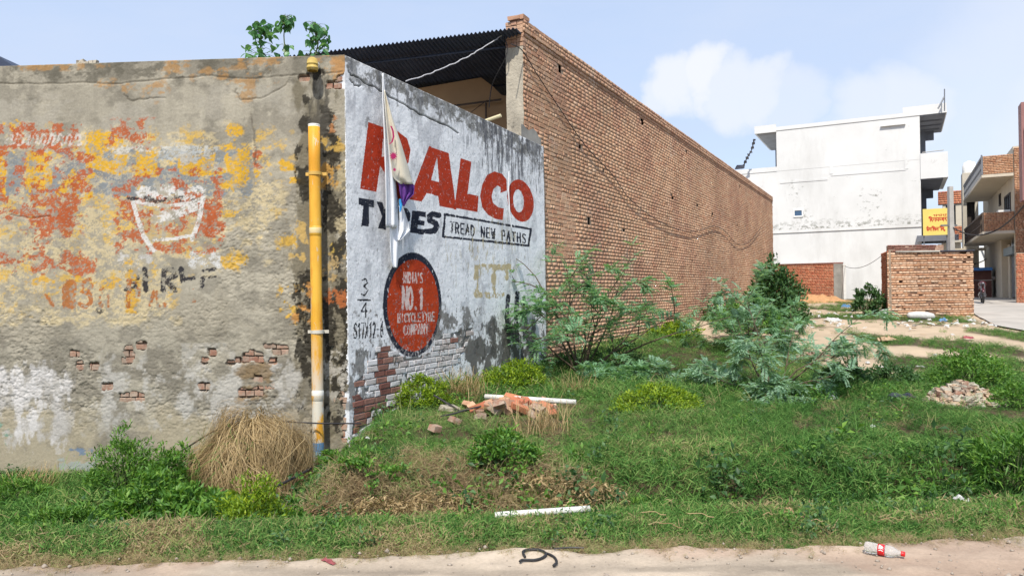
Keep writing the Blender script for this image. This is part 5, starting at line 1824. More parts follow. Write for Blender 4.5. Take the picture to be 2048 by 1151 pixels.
mb = MB()
mb.box((-.2, -.4, z_d - .18), (dw, .8, z_d), df)
mb.box((0, 1.4, .6), (dw, 1.5, z_d - .2), df)
mb.build('porch', M['beige'], far_h)
# pale wall and blue-edged stall closing the lane
ef2 = Frame(P(1942, 590, 62)[:2], A_[:2])
lane_end = thing('pale_house', 'pale house wall closing the far end of the lane', 'house', ef2.w(1, 0, 1))
mb = MB()
mb.box((-2, 0, .6), (5, 5, ef2.on(1960, 492)[1]), ef2)
mb.build('walls', M['white_paint'], lane_end)
MB().tube([ef2.w(.8, -.05, ef2.on(1955, 499)[1]), ef2.w(1.25, -.05, ef2.on(1960, 532)[1])], .05, 4).build('pipe', M['steel_grey'], lane_end)
kf = Frame(P(1946, 600, 44)[:2], A_[:2])
stall = thing('lane_stall', 'low dark red stall with a bright blue roof edge at the end of the lane', 'stall', kf.w(.5, 0, 1))
kz = kf.on(1958, 541)[1]
MB().box((-.6, 0, .7), (.95, 2, kz), kf).build('stall_wall', surf('dark_red_wall', (.13, .06, .05), .9, .2), stall)
MB().box((-.6, -.25, kz + .002), (.98, 2, kf.on(1958, 535)[1]), kf).build('roof_edge', M['blue_paint'], stall)

# ---- lane wires
for a, b, s_, lb in ((P(1902, 452, 38), P(1993, 460, 36), .35, 'dark wire sagging from the utility pole to the lower brick balcony'),
                     (P(1993, 460, 36), P(2060, 395, 30), .15, 'dark wire rising from the lower brick balcony to the right edge'),
                     (P(1947, 528, 50), P(1972, 518, 48), .05, 'short wire above the blue edged stall at the end of the lane')):
    MB().tube(sag(a, b, s_), .035, 5).build('cable', M['wire'], label=lb, cat='cable')

# ---- motorbike parked in the lane
bp = P(1965, 604, 33.6)
bz = float(gz0(bp[0], bp[1])) + .05
bike = thing('motorbike', 'dark red motorbike parked in the shade of the lane', 'motorbike', (bp[0], bp[1], bz))
ux = np.array([-.50, -.866, 0])
up = np.array([0, 0, 1.0])
sx_ = np.cross(ux, up)
org = np.array([bp[0], bp[1], bz])
bpnt = lambda f_, s_, z_: org + ux * f_ + sx_ * s_ + up * z_
wm_ = surf('bike_metal', (.12, .12, .13), .35, .1, 8, 0, metallic=.8)
redp = surf('bike_red', (.07, .008, .014), .3, .1, 8, 0, spec=.6)  # red kept near black: the lane's shade is put into the paint
for f_ in (.62, -.62):
    ring_ = [bpnt(f_ + .26 * math.cos(a), 0, .30 + .26 * math.sin(a)) for a in np.linspace(0, 2 * math.pi, 21)]
    wh_ = MB().tube(ring_, .045, 6, caps=False).build('wheel', M['black_rubber'], bike, smooth=True)
    MB().tube([bpnt(f_, -.06, .3), bpnt(f_, .06, .3)], .10, 10).build('hub', wm_, wh_)
MB().tube([bpnt(.62, .07, .3), bpnt(.44, .07, .92)], .022, 6).tube([bpnt(.62, -.07, .3), bpnt(.44, -.07, .92)], .022, 6).build('fork', wm_, bike)
MB().tube([bpnt(.34, -.36, 1.04), bpnt(.44, -.15, 1.02), bpnt(.44, .15, 1.02), bpnt(.34, .36, 1.04)], .018, 6).build('handlebar', M['black_rubber'], bike)
MB()._lathe(bpnt(.50, 0, .88), ux, [(-.05, .02), (-.03, .06), (.04, .07), (.06, .06), (.07, .0)], 12).build('headlight', wm_, bike, smooth=True)
MB().tube([bpnt(.40, 0, .80), bpnt(.25, 0, .86), bpnt(.0, 0, .84), bpnt(-.12, 0, .78)], [.06, .15, .16, .08], 10).build('tank', redp, bike, smooth=True)
MB().tube([bpnt(-.08, 0, .80), bpnt(-.3, 0, .80), bpnt(-.62, 0, .84), bpnt(-.75, 0, .86)], [.08, .13, .12, .05], 8).build('seat', M['black_rubber'], bike, smooth=True)
MB().tube([bpnt(.18, 0, .35), bpnt(-.12, 0, .38)], [.15, .17], 8).build('engine', wm_, bike)
MB().tube([bpnt(-.3, 0, .62), bpnt(-.62, 0, .66), bpnt(-.85, 0, .60)], [.12, .12, .05], 8).build('tail_panel', redp, bike, smooth=True)
MB().tube([bpnt(.36 + .32 * 0, 0, .60), bpnt(.62, 0, .62), bpnt(.86, 0, .50)], [.05, .07, .04], 8).build('front_mudguard', redp, bike, smooth=True)
MB().tube([bpnt(.40, .42, 1.04), bpnt(.40, .42, 1.18)], [.02, .06], 8).tube([bpnt(.40, -.42, 1.04), bpnt(.40, -.42, 1.18)], [.02, .06], 8).build('mirror', M['black_rubber'], bike)

# ------------------------------------------------------------------ vegetation
def leaves_mesh(name, cen, d, nrm_, L, Wd, mat, org, fold=.25, droop=.2):
    """many leaves: each a folded blade of four quads (two along, two across); island per leaf"""
    n = len(cen)
    d = d / (np.linalg.norm(d, axis=1, keepdims=True) + 1e-9)
    s = np.cross(d, nrm_)
    s /= (np.linalg.norm(s, axis=1, keepdims=True) + 1e-9)
    up = np.cross(s, d)
    L, Wd = np.broadcast_to(L, (n,))[:, None], np.broadcast_to(Wd, (n,))[:, None]
    a = cen
    m = cen + d * L * .45
    t = cen + d * L - up * L * droop
    lft, rgt = m + s * Wd * .5 + up * Wd * fold, m - s * Wd * .5 + up * Wd * fold
    v = np.stack([a, lft, m, rgt, t], 1).reshape(-1, 3) - org
    b = np.arange(n)[:, None, None] * 5
    tr = (b + np.array([(0, 2, 1), (0, 3, 2), (1, 2, 4), (2, 3, 4)])[None]).reshape(-1, 3)
    return mesh_np(name, v, None, tr, mats=[mat])


def rdir(n, rg, up=0.0):
    v = rg.normal(size=(n, 3))
    v[:, 2] += up
    return v / np.linalg.norm(v, axis=1, keepdims=True)


def bush(name, label, cat, x, y, rx, ry, h, n, leaf, mat, seed, stem=None, group=None, narrow=.45, base=0.0, gaps=.5, upb=.5, cl=None):
    """a leafy shrub: stems from the ground to many twig ends, leaves round each twig"""
    rg = np.random.default_rng(seed)
    z = float(gz(x, y)) - .03
    o = thing(name, label, cat, (x, y, z), group)
    org = ORG[o.name]
    k = cl or max(8, int(n / 26))
    th, cz = rg.uniform(0, 2 * math.pi, k), rg.uniform(-.15, 1, k)
    rr = np.sqrt(np.clip(1 - np.clip(cz, 0, 1) ** 2, .02, 1)) * rg.uniform(.45, 1.0, k) ** .6
    lump = .72 + .56 * vnoise(th * 1.6 + 3, cz * 2.2 + seed, seed)
    tw = np.stack([x + rx * rr * np.cos(th) * lump, y + ry * rr * np.sin(th) * lump, z + base + (h - base) * (.28 + .72 * np.clip(cz, 0, 1) * lump * rg.uniform(.7, 1.05, k))], 1)
    tw[:, 2] = np.maximum(tw[:, 2], z + .05)
    mb = MB()
    for q in tw[:: max(1, k // 26)]:
        b0 = np.array([x + rg.normal() * rx * .12, y + rg.normal() * ry * .12, z - .02])
        m_ = (b0 + q) / 2 + np.array([rg.normal() * .05 * rx, rg.normal() * .05 * ry, h * .1])
        mb.tube([b0, m_, q], [max(.004, .016 * h), max(.003, .010 * h), .002], 4, caps=False)
    mb.build('stem', stem or M['green_stem'], o)
    per = max(4, n // k)
    idx = np.repeat(np.arange(k), per)
    n = len(idx)
    off = rdir(n, rg) * rg.uniform(.2, 1, (n, 1)) * np.array([rx, ry, h * .5]) * .26
    cen = tw[idx] + off
    cen[:, 2] = np.maximum(cen[:, 2], z + .02)
    out = cen - np.array([x, y, z + h * .2])
    out /= np.linalg.norm(out, axis=1, keepdims=True)
    d = out * .7 + rdir(n, rg, upb) * .8
    nr = rdir(n, rg, 1.4) + out * .5
    L = leaf * rg.uniform(.6, 1.25, n)
    link('foliage', leaves_mesh('foliage', cen, d, nr, L, L * narrow, mat, org), o)
    return o


def frond_fan(P0, d, rg, L, n_p, pw, acc):
    """one feathery leaf: pinnae in pairs along a drooping rachis"""
    d = d / np.linalg.norm(d)
    s = np.cross(d, (0, 0, 1.0))
    s /= np.linalg.norm(s) + 1e-9
    up = np.cross(s, d)
    for i in range(n_p):
        f = (i + .6) / n_p
        c = P0 + d * L * f - up * L * .35 * f * f
        pl = L * .42 * (1 - .5 * abs(f - .45)) * rg.uniform(.8, 1.1)
        for sg in (-1, 1):
            pd = d * .55 + s * sg * .85 - up * rg.uniform(-.05, .3)
            acc[0].append(c)
            acc[1].append(pd)
            acc[2].append(up + rg.normal(size=3) * .25)
            acc[3].append(pl)
            acc[4].append(pl * pw)


def mimosa(name, label, x, y, h, spread, seed, mat, n_main=9, base_z=None, lean=(0, 0), fl=.17, dens=1.0, low=False, group=None, tips=None):
    """thorny shrub with long arching branches and feathery double-pinnate leaves"""
    rg = np.random.default_rng(seed)
    z = float(gz(x, y)) if base_z is None else base_z
    o = thing(name, label, 'shrub', (x, y, z - .03), group)
    mb = MB()
    acc = [[], [], [], [], []]

    def branch(p, d, L, r, depth):
        n = 9
        pts = [p.copy()]
        dd = d / np.linalg.norm(d)
        for i in range(n):
            dd = dd + rg.normal(size=3) * .10 + np.array([0, 0, -.055 if depth else -.03])
            dd /= np.linalg.norm(dd)
            p = p + dd * L / n
            p[2] = max(p[2], z + .04)
            pts.append(p.copy())
            f = (i + 1) / n
            if depth < 2 and i >= 2 and rg.random() < (.50 if depth == 0 else .18) * dens:
                sd_ = np.cross(dd, rg.normal(size=3))
                sd_ /= np.linalg.norm(sd_)
                branch(p, dd * .65 + sd_ * .8 + np.array([0, 0, .15]), L * rg.uniform(.35, .6) * (1 - .35 * f), r * .55, depth + 1)
            if f > (.45 if depth == 0 else .2):
                for _ in range(2):
                    a = np.cross(dd, rg.normal(size=3))
                    a /= np.linalg.norm(a)
                    a[2] *= .4
                    frond_fan(p, a + dd * .5 + np.array([0, 0, .12]), rg, fl * rg.uniform(.7, 1.25), 9, .36, acc)
        frond_fan(p, dd, rg, fl * 1.1, 9, .36, acc)
        mb.tube(pts, np.linspace(r, r * .25, len(pts)), 5, caps=False)

    b = np.array([x, y, z - .03])
    dirs = tips or []
    for k in range(n_main):
        if k < len(dirs):
            tgt = np.array(dirs[k], float)
            d = tgt - b
            branch(b + rg.normal(size=3) * np.array([.05, .05, 0]), d + np.array([0, 0, .15 * np.linalg.norm(d)]), np.linalg.norm(d) * 1.03, .022 * h / 2, 0)
            continue
        an = 2 * math.pi * (k + rg.uniform(-.3, .3)) / max(1, n_main)
        tilt = rg.uniform(.25, .95) if not low else rg.uniform(.7, 1.15)
        d = np.array([math.cos(an) * math.sin(tilt) * spread / h * 1.1 + lean[0], math.sin(an) * math.sin(tilt) * spread / h * .8 + lean[1], math.cos(tilt)])
        branch(b + rg.normal(size=3) * np.array([.05, .05, 0]), d, h * rg.uniform(.75, 1.1), .020 * h / 2, 0)
    mb.build('branch', M['bark'], o)
    A = [np.array(q) for q in acc]
    link('foliage', leaves_mesh('foliage', A[0], A[1], A[2], A[3], A[4], mat, ORG[o.name], .1, .1), o)
    return o


T = lambda px, py, Y: P(px, py, Y)
c_ = T(1165, 735, 13.4)
mimosa('thorn_shrub', 'tall feathery thorn shrub with spreading branches before the white wall edge', c_[0], c_[1], 2.0, 3.2, 12, M['feather_leaf'], 13,
       tips=[T(1205, 492, 13.6), T(1010, 520, 13.0), T(1012, 612, 12.4), T(1385, 578, 14.0), T(1365, 602, 13.2), T(1130, 520, 13.8), T(1280, 520, 14.0), T(1090, 560, 12.7), T(1240, 540, 13.2), T(1330, 655, 13.0), T(1150, 580, 13.0), T(1060, 600, 12.8), T(1220, 600, 13.2), T(1180, 640, 12.9)], dens=.8, fl=.165)
c_ = T(1545, 795, 11.0)
mimosa('thorn_shrub', 'big blue green feathery thorn shrub in the grass in front of the bare plot', c_[0], c_[1], 1.35, 2.4, 25, M['blue_leaf'], 12,
       tips=[T(1475, 585, 11.4), T(1480, 640, 11.0), T(1700, 655, 11.2), T(1600, 665, 11.3), T(1420, 690, 10.9), T(1560, 815, 10.0), T(1620, 790, 10.3), T(1400, 760, 10.8), T(1540, 640, 11.6), T(1660, 700, 11.0), T(1480, 800, 10.4)], dens=.75, fl=.15)
c_ = T(1370, 745, 12.2)
mimosa('thorn_shrub', 'low pale feathery thorn shrub spreading between the two larger ones', c_[0], c_[1], .62, 2.2, 31, M['blue_leaf'], 9, low=True, fl=.15, dens=1.0)
c_ = T(1230, 740, 12.6)
mimosa('thorn_shrub', 'small feathery shrub at the foot of the tall thorn shrub', c_[0], c_[1], .55, 1.2, 33, M['feather_leaf'], 9, low=True, fl=.14, dens=1.0)
c_ = T(1500, 690, 17.0)
mimosa('thorn_shrub', 'feathery shrub with bright tips below the round dark bush', c_[0], c_[1], 1.5, 2.6, 35, M['feather_leaf'], 14, fl=.16, dens=.8)
# leafy bushes
for nm, lb, px, py, Y, rx, ry, h, n, leaf, mat, nr in (
    ('leafy_bush', 'round dense dark bush with glossy leaves at the end of the long brick wall', 1552, 672, 21.0, .74, .7, 1.85, 6500, .13, 'dark_leaf', .42),
    ('leafy_bush', 'broad green bush spreading at the left foot of the round dark bush', 1495, 668, 19.5, .95, .6, .95, 2600, .11, 'green_leaf', .4),
    ('leafy_bush', 'dark bush tucked against the long brick wall', 1442, 655, 26.5, .55, .45, 1.0, 900, .12, 'dark_leaf', .5),
    ('leafy_bush', 'grey green bush beside the left side of the small brick hut', 1738, 634, 26.8, .72, .5, 1.02, 1200, .16, 'dark_leaf', .4),
    ('leafy_bush', 'rounded green bush behind the rubble heap on the right', 1950, 788, 11.2, .60, .5, .58, 2200, .085, 'green_leaf', .38),
    ('leafy_bush', 'low dark green bush left of the dark plastic sheet', 1782, 783, 11.7, .46, .35, .40, 1300, .075, 'dark_leaf', .45),
    ('leafy_bush', 'low dark bush partly behind the blue green thorn shrub', 1690, 785, 11.4, .42, .35, .48, 1200, .08, 'dark_leaf', .45),
    ('lime_bush', 'round bright lime bush close against the painted wall under the oval', 843, 806, 10.2, .34, .26, .46, 1500, .075, 'lime_leaf', .36),
    ('lime_bush', 'bright lime bush against the damp end of the painted wall', 1030, 792, 11.4, .50, .32, .48, 1900, .085, 'lime_leaf', .36),
    ('lime_bush', 'low wide lime bush in the grass right of the brick heap', 1312, 822, 9.7, .52, .36, .34, 1900, .08, 'lime_leaf', .36),
    ('lime_bush', 'yellow tipped bush in the ditch below the dry grass mound', 505, 1062, 6.1, .32, .26, .74, 1900, .075, 'lime_leaf', .3),
    ('lime_bush', 'small yellow tipped sprig on the flank of the dry grass mound', 472, 975, 7.4, .17, .15, .44, 420, .09, 'lime_leaf', .3),
    ('lime_bush', 'lime bush low by the base of the long brick wall', 1350, 700, 19.5, .6, .4, .45, 900, .12, 'lime_leaf', .4),
    ('leafy_bush', 'dark undergrowth bush at the foot of the tall thorn shrub', 1235, 750, 13.6, .62, .4, .62, 1500, .08, 'dark_leaf', .4),
    ('leafy_bush', 'shady bush at the right foot of the painted wall', 1130, 748, 13.8, .55, .35, .46, 1200, .08, 'dark_leaf', .4),
    ('weed_plant', 'tall green weed with fine leaves against the plaster wall left of the mound', 250, 1000, 8.3, .42, .3, .72, 1700, .10, 'green_leaf', .22),
    ('weed_plant', 'broad leaved weed below the tall green weed in the ditch', 300, 1020, 7.3, .42, .3, .50, 900, .12, 'green_leaf', .36),
    ('weed_plant', 'green leafy weed left of the yellow tipped bush', 425, 1040, 6.4, .34, .26, .50, 1000, .11, 'green_leaf', .3),
    ('weed_plant', 'green leafy weed spilling right of the yellow tipped bush', 575, 1050, 6.3, .24, .2, .42, 700, .10, 'green_leaf', .3),
    ('weed_plant', 'small bright weed at the foot of the yellow drain pipe', 672, 935, 8.4, .26, .2, .20, 600, .08, 'green_leaf', .3),
    ('weed_plant', 'leafy green weed half buried in the dead grass of the bank', 1010, 985, 7.3, .36, .26, .42, 900, .09, 'green_leaf', .4),
    ('weed_plant', 'dark leafy weed hanging in the dead grass below the drain pipe', 735, 985, 7.0, .34, .24, .30, 380, .07, 'green_leaf', .45),
    ('weed_plant', 'tall leafy weed between the plaster wall weed and the dry grass mound', 345, 1000, 7.9, .34, .26, .62, 1200, .10, 'green_leaf', .28),
    ('weed_plant', 'broad green weed in front of the dry grass mound', 390, 1035, 6.9, .34, .26, .55, 900, .12, 'green_leaf', .34),
    ('weed_plant', 'dark green weed low in the ditch at the far left', 120, 1040, 6.9, .45, .3, .42, 1100, .10, 'green_leaf', .24),
    ('weed_plant', 'fine leaved green weed at the far left below the whitewash', 40, 1010, 7.6, .45, .3, .45, 1100, .10, 'green_leaf', .2),
    ('weed_plant', 'green weed between the yellow tipped bush and the verge grass', 470, 1075, 5.9, .30, .2, .36, 900, .09, 'green_leaf', .28),
    ('weed_plant', 'small grey green shrubby weed hanging over the ditch right of the white pipe', 1290, 985, 6.6, .34, .22, .22, 350, .08, 'green_leaf', .2),
    ('weed_plant', 'grassy green weed at the right edge above the verge', 2030, 970, 6.9, .36, .26, .55, 900, .16, 'green_leaf', .14),
    ('weed_plant', 'grey green weed with thin stems right of the thorn shrub', 1880, 985, 6.9, .40, .28, .28, 450, .09, 'green_leaf', .15),
    ('weed_plant', 'broken green weed beside the rubble heap at the right edge', 2035, 835, 9.6, .34, .3, .34, 700, .10, 'green_leaf', .25),
):
    c_ = T(px, py, Y)
    if nm != 'weed_plant' and Y < 16:
        leaf, n = leaf * .68, int(n * 2.0)
    if nm == 'weed_plant':
        leaf, n, nr = leaf * .66, int(n * 1.9), nr * 1.1
    bush(nm, lb, 'bush' if 'bush' in nm else 'weed', c_[0], c_[1], rx, ry, h, n, leaf, M[mat], hash((px, py)) % 9999, narrow=nr)

# ---- heart-leaved saplings growing on the wall top
hv = np.array([(0, 0, 0), (-.38, .12, .05), (-.46, .42, .07), (-.22, .78, .04), (0, 1.12, -.12), (.22, .78, .04), (.46, .42, .07), (.38, .12, .05), (0, .45, 0)])
hme = []
for i in range(3):
    v = hv.copy() * .09 * (.85 + .15 * i)
    v[:, 2] *= 1 + i * .6
    me = bpy.data.meshes.new('leaf')
    me.from_pydata([tuple(q) for q in v], [], [(8, k, k + 1) for k in range(0, 7)] + [(8, 7, 0)])
    me.materials.append(M['peepal_leaf'])
    hme.append(me)
for (px0, top, wdt, n, lb, sd_) in ((520, 40, 30, 40, 'leafy sapling with heart shaped leaves on the wall top, leftmost of three', 1),
                                    (574, 24, 14, 26, 'thin tall sapling with heart shaped leaves between two bushier ones on the wall top', 2),
                                    (626, 40, 26, 38, 'leafy sapling with heart shaped leaves on the wall top nearest the rain spout', 3)):
    rg = np.random.default_rng(sd_ + 60)
    n = int(n * 2.1)
    b = P(px0, 112, 9.75)
    o = thing('wall_sapling', lb, 'sapling', b)
    mb = MB()
    tip = P(px0 + rg.uniform(-4, 4), top + 6, 9.75)
    stem = smooth_pts([b - (0, 0, .1), (b + tip) / 2 + (rg.normal() * .03, 0, 0), tip], 5)
    mb.tube(stem, np.linspace(.012, .004, len(stem)), 5)
    for i in range(n):
        f = rg.uniform(.05, 1.0)
        if sd_ == 2 and .38 < f < .62:
            f += .3
        f = min(f, 1)
        c = stem[int(f * (len(stem) - 1))]
        wd_ = wdt / FPX * 9.75 * 1.15 * (1 - .45 * f if sd_ != 2 else (.8 if f > .6 else 1.3 * (1 - f)))
        e = c + np.array([rg.uniform(-1, 1) * wd_, rg.uniform(-1, 1) * wd_ * .8, rg.uniform(-.02, .06)])
        mb.tube([c, (c + e) / 2 + (0, 0, .03), e], [.004, .003, .002], 3, caps=False)
        lo = bpy.data.objects.new('leaf', hme[i % 3])
        COL.objects.link(lo)
        lo.parent = o
        lo.location = [float(q) for q in e - b]
        lo.rotation_euler = (rg.uniform(-1.5, -.3), rg.uniform(-.6, .6), rg.uniform(0, 6.28))
    mb.build('stem', M['green_stem'], o)

# ---- dry grass mound
c_ = T(512, 905, 8.35)
zm = float(gz(c_[0], c_[1]))
c_m = c_.copy()
mound = thing('dry_grass_mound', 'domed heap of dry straw coloured grass leaning on the plaster wall by the pipe', 'grass mound', (c_[0], c_[1], zm))
rg = np.random.default_rng(5)


def strands(n, cx, cy, cz, rx, ry, h, rg, wd=.0075, seg=6, frac=(0, .75), lo=.5, hi=1.0):
    """strands draping down a dome"""
    th = rg.uniform(0, 2 * math.pi, n)
    f0 = rg.uniform(frac[0], frac[1], n)
    ln = rg.uniform(lo * .5, hi * .6, n)
    tw = rg.normal(0, .32, n)
    jr = rg.normal(1.0, .085, n)
    k = np.arange(seg + 1) / seg
    f = f0[:, None] + ln[:, None] * k[None]                 # 0 top, 1 ground rim
    a = th[:, None] + (tw + .8 * (vnoise(th * 2.2, f0 * 3, 5) - .5))[:, None] * k[None]
    ang = np.clip(f, 0, 1.12) * math.pi / 2
    lump = 1 + .10 * np.sin(th * 3 + 1)[:, None] + .06 * np.sin(th * 7)[:, None]
    r = np.sin(ang) ** .85 * lump * jr[:, None]
    z = np.cos(ang) ** .9 * h * np.where(ang < math.pi / 2, 1, 0) * jr[:, None] + np.minimum(0, math.pi / 2 - ang) * .1
    z = np.where(np.isnan(z), 0, z)
    p = np.stack([cx + rx * r * np.cos(a), cy + ry * r * np.sin(a), cz + np.maximum(z, -.05)], -1)
    wv = vnoise(a * 4.5, f * 4.0, 9) - .5
    wv = wv + .8 * (vnoise(a * 1.7 + 5, f * 2.2, 19) - .5)
    p = np.array([cx, cy, cz]) + (p - np.array([cx, cy, cz])) * (1 + .30 * wv)[..., None]
    p += rg.normal(0, .009, p.shape)
    t_ = np.gradient(p, axis=1)
    out = p - np.array([cx, cy, cz])
    s = np.cross(t_, out)
    s /= np.linalg.norm(s, axis=2, keepdims=True) + 1e-9
    w_ = wd * rg.uniform(.5, 1.0, n)[:, None, None] * np.linspace(1, .4, seg + 1)[None, :, None]
    v = np.stack([p - s * w_ / 2, p + s * w_ / 2], 2).reshape(-1, 3)
    b = (np.arange(n)[:, None] * (seg + 1) + np.arange(seg)[None]).reshape(-1) * 2
    return v, np.stack([b, b + 1, b + 3, b + 2], 1)


v, q = strands(4600, c_[0], c_[1], zm, .66, .55, .80, rg)
link('straw', mesh_np('straw', v - ORG[mound.name], q, mats=[M['straw']]), mound)
v, q = strands(500, c_[0], c_[1] , zm, .72, .60, .80, rg, .006, frac=(0, .9), lo=.2, hi=.6)
link('loose_straw', mesh_np('loose_straw', v - ORG[mound.name], q, mats=[M['straw_dark']]), mound)
v, q = strands(420, c_[0] - .18, c_[1] - .1, zm, .6, .5, .74, rg, .006, frac=(.2, .9), lo=.2, hi=.5)
link('green_blades', mesh_np('green_blades', v - ORG[mound.name], q, mats=[M['green_leaf']]), mound)
g = []
for a in np.linspace(0, math.pi / 2, 9):
    g.append([(c_[0] + .58 * math.sin(a) * math.cos(b), c_[1] + .47 * math.sin(a) * math.sin(b), zm + .64 * math.cos(a) - .02) for b in np.linspace(0, 2 * math.pi, 25)])
MB().sheet(np.array(g)).build('mound_core', surf('mound_core', (.16, .115, .06), .95, .3, 9, .8, 40, .02), mound, smooth=True)

# tangles of dead weed slumped on the face of the bank
for px, py, Y, rx, ry, h, n, lb in ((672, 1000, 6.4, .40, .26, .30, 420, 'brown tangle of dead weed on the bank right of the yellow tipped bush'),
                                    (770, 985, 6.5, .36, .24, .24, 320, 'brown tangle of dead weed in the middle of the dead grass belt'),
                                    (890, 955, 6.7, .44, .24, .20, 320, 'wide low tangle of dead weed under the brick heap'),
                                    (1175, 965, 6.7, .38, .24, .20, 280, 'brown tangle of dead weed at the right end of the dead grass belt'),
                                    (1085, 930, 6.9, .28, .2, .20, 220, 'small tangle of dead weed beside the half buried leafy weed')):
    q_ = T(px, py, Y)
    zq = float(gz(q_[0], q_[1])) - .05
    v, f_ = strands(n, q_[0], q_[1], zq, rx, ry, h, np.random.default_rng(px), .0055, frac=(0, .9), lo=.25, hi=.7)
    v = v + np.random.default_rng(px + 1).normal(0, .004, v.shape)
    c0_ = np.array([q_[0], q_[1], zq])
    link('dead_weed', mesh_np('dead_weed', v - c0_, f_, mats=[M['straw'] if px % 3 else M['straw_dark']]), label=lb, cat='dead weed', loc=c0_)

# ---- grass: clumps instanced over the ground
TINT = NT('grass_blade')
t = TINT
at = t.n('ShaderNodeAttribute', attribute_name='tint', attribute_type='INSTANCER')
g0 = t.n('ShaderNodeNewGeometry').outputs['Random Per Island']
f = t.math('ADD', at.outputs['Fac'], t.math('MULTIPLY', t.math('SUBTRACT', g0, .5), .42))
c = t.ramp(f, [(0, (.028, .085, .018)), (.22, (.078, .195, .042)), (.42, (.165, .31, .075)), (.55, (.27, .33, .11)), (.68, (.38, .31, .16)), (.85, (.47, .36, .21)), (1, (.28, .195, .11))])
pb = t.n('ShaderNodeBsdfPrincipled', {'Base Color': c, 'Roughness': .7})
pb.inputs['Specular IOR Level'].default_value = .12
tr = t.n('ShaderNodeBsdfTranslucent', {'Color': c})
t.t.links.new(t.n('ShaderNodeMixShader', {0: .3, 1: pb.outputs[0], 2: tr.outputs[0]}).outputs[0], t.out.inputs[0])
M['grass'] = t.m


def clump(n, h, spread, wd, lean, seg=3, droop=.5, seed=0, forks=0):
    rg = np.random.default_rng(seed)
    vs, fs = [], []
    for i in range(n):
        b = np.array([rg.normal() * spread, rg.normal() * spread, 0])
        an = rg.uniform(0, 6.283)
        d = np.array([math.cos(an), math.sin(an), 0])
        L = h * rg.uniform(.45, 1.15)
        ln = lean * rg.uniform(.3, 1.2)
        sd_ = np.array([-d[1], d[0], 0])
        o0 = len(vs)
        for k in range(seg + 1):
            f_ = k / seg
            p = b + d * L * (ln * f_ + droop * f_ * f_ * ln) + np.array([0, 0, L * (f_ - droop * .45 * ln * f_ ** 2.2)])
            if k < seg:
                ww = wd * (1 - .55 * f_) * .5
                vs += [p - sd_ * ww, p + sd_ * ww]
            else:
                vs.append(p)
        for k in range(seg - 1):
            a = o0 + 2 * k
            fs.append((a, a + 1, a + 3, a + 2))
        a = o0 + 2 * (seg - 1)
        fs.append((a, a + 1, a + 2))
    me = bpy.data.meshes.new('grass_clump')
    me.from_pydata([tuple(q) for q in vs], [], fs)
    me.materials.append(M['grass'])
    return me


def tuft(n, rad, hgt, L0, L1, wd, upb, sag_=.4, seed=0):
    """a tangle of short blades pointing every way, rooted through a low cushion"""
    rg = np.random.default_rng(seed)
    vs, fs = [], []
    for i in range(n):
        a, r = rg.uniform(0, 6.283), rad * math.sqrt(rg.random())
        b = np.array([r * math.cos(a), r * math.sin(a), hgt * rg.random() * (1 - (r / rad) ** 2 * .6)])
        d = rg.normal(size=3)
        d[2] = abs(d[2]) * .5 + upb
        d /= np.linalg.norm(d)
        L = rg.uniform(L0, L1)
        s = np.cross(d, rg.normal(size=3))
        s /= np.linalg.norm(s)
        o0 = len(vs)
        m = b + d * L * .55
        t_ = b + d * L + np.array([0, 0, -L * sag_ * rg.random()])
        vs += [b - s * wd * .5, b + s * wd * .5, m + s * wd * .4, m - s * wd * .4, t_]
        fs += [(o0, o0 + 1, o0 + 2, o0 + 3), (o0 + 3, o0 + 2, o0 + 4)]
    me = bpy.data.meshes.new('grass_clump')
    me.from_pydata([tuple(q) for q in vs], [], fs)
    me.materials.append(M['grass'])
    return me


def clump_collection(name, specs, kind='clump'):
    c = bpy.data.collections.new(name)
    for i, sp_ in enumerate(specs):
        c.objects.link(bpy.data.objects.new('%s_%02d' % (name, i), (tuft if len(sp_) > 7 or kind == 'tuft' else clump)(*sp_, seed=i + len(name))))
    return c


lawn = clump_collection('lawn_clumps', [(34, .07, .025, .03, .065, .0046, .45, .4) for i in range(5)], 'tuft')
rank = clump_collection('rank_clumps', [(46, .11, .10 + .02 * (i % 3), .05, .115, .0058, .42, .4) for i in range(5)], 'tuft')
spiky = clump_collection('spiky_clumps', [(16, .15 + .05 * (i % 3), .06, .0055, 1.1, 4, 1.1) for i in range(5)])
dead = clump_collection('dead_clumps', [(44, .15, .14 + .05 * (i % 3), .10, .28, .0050, .12, 1.0) for i in range(5)], 'tuft')


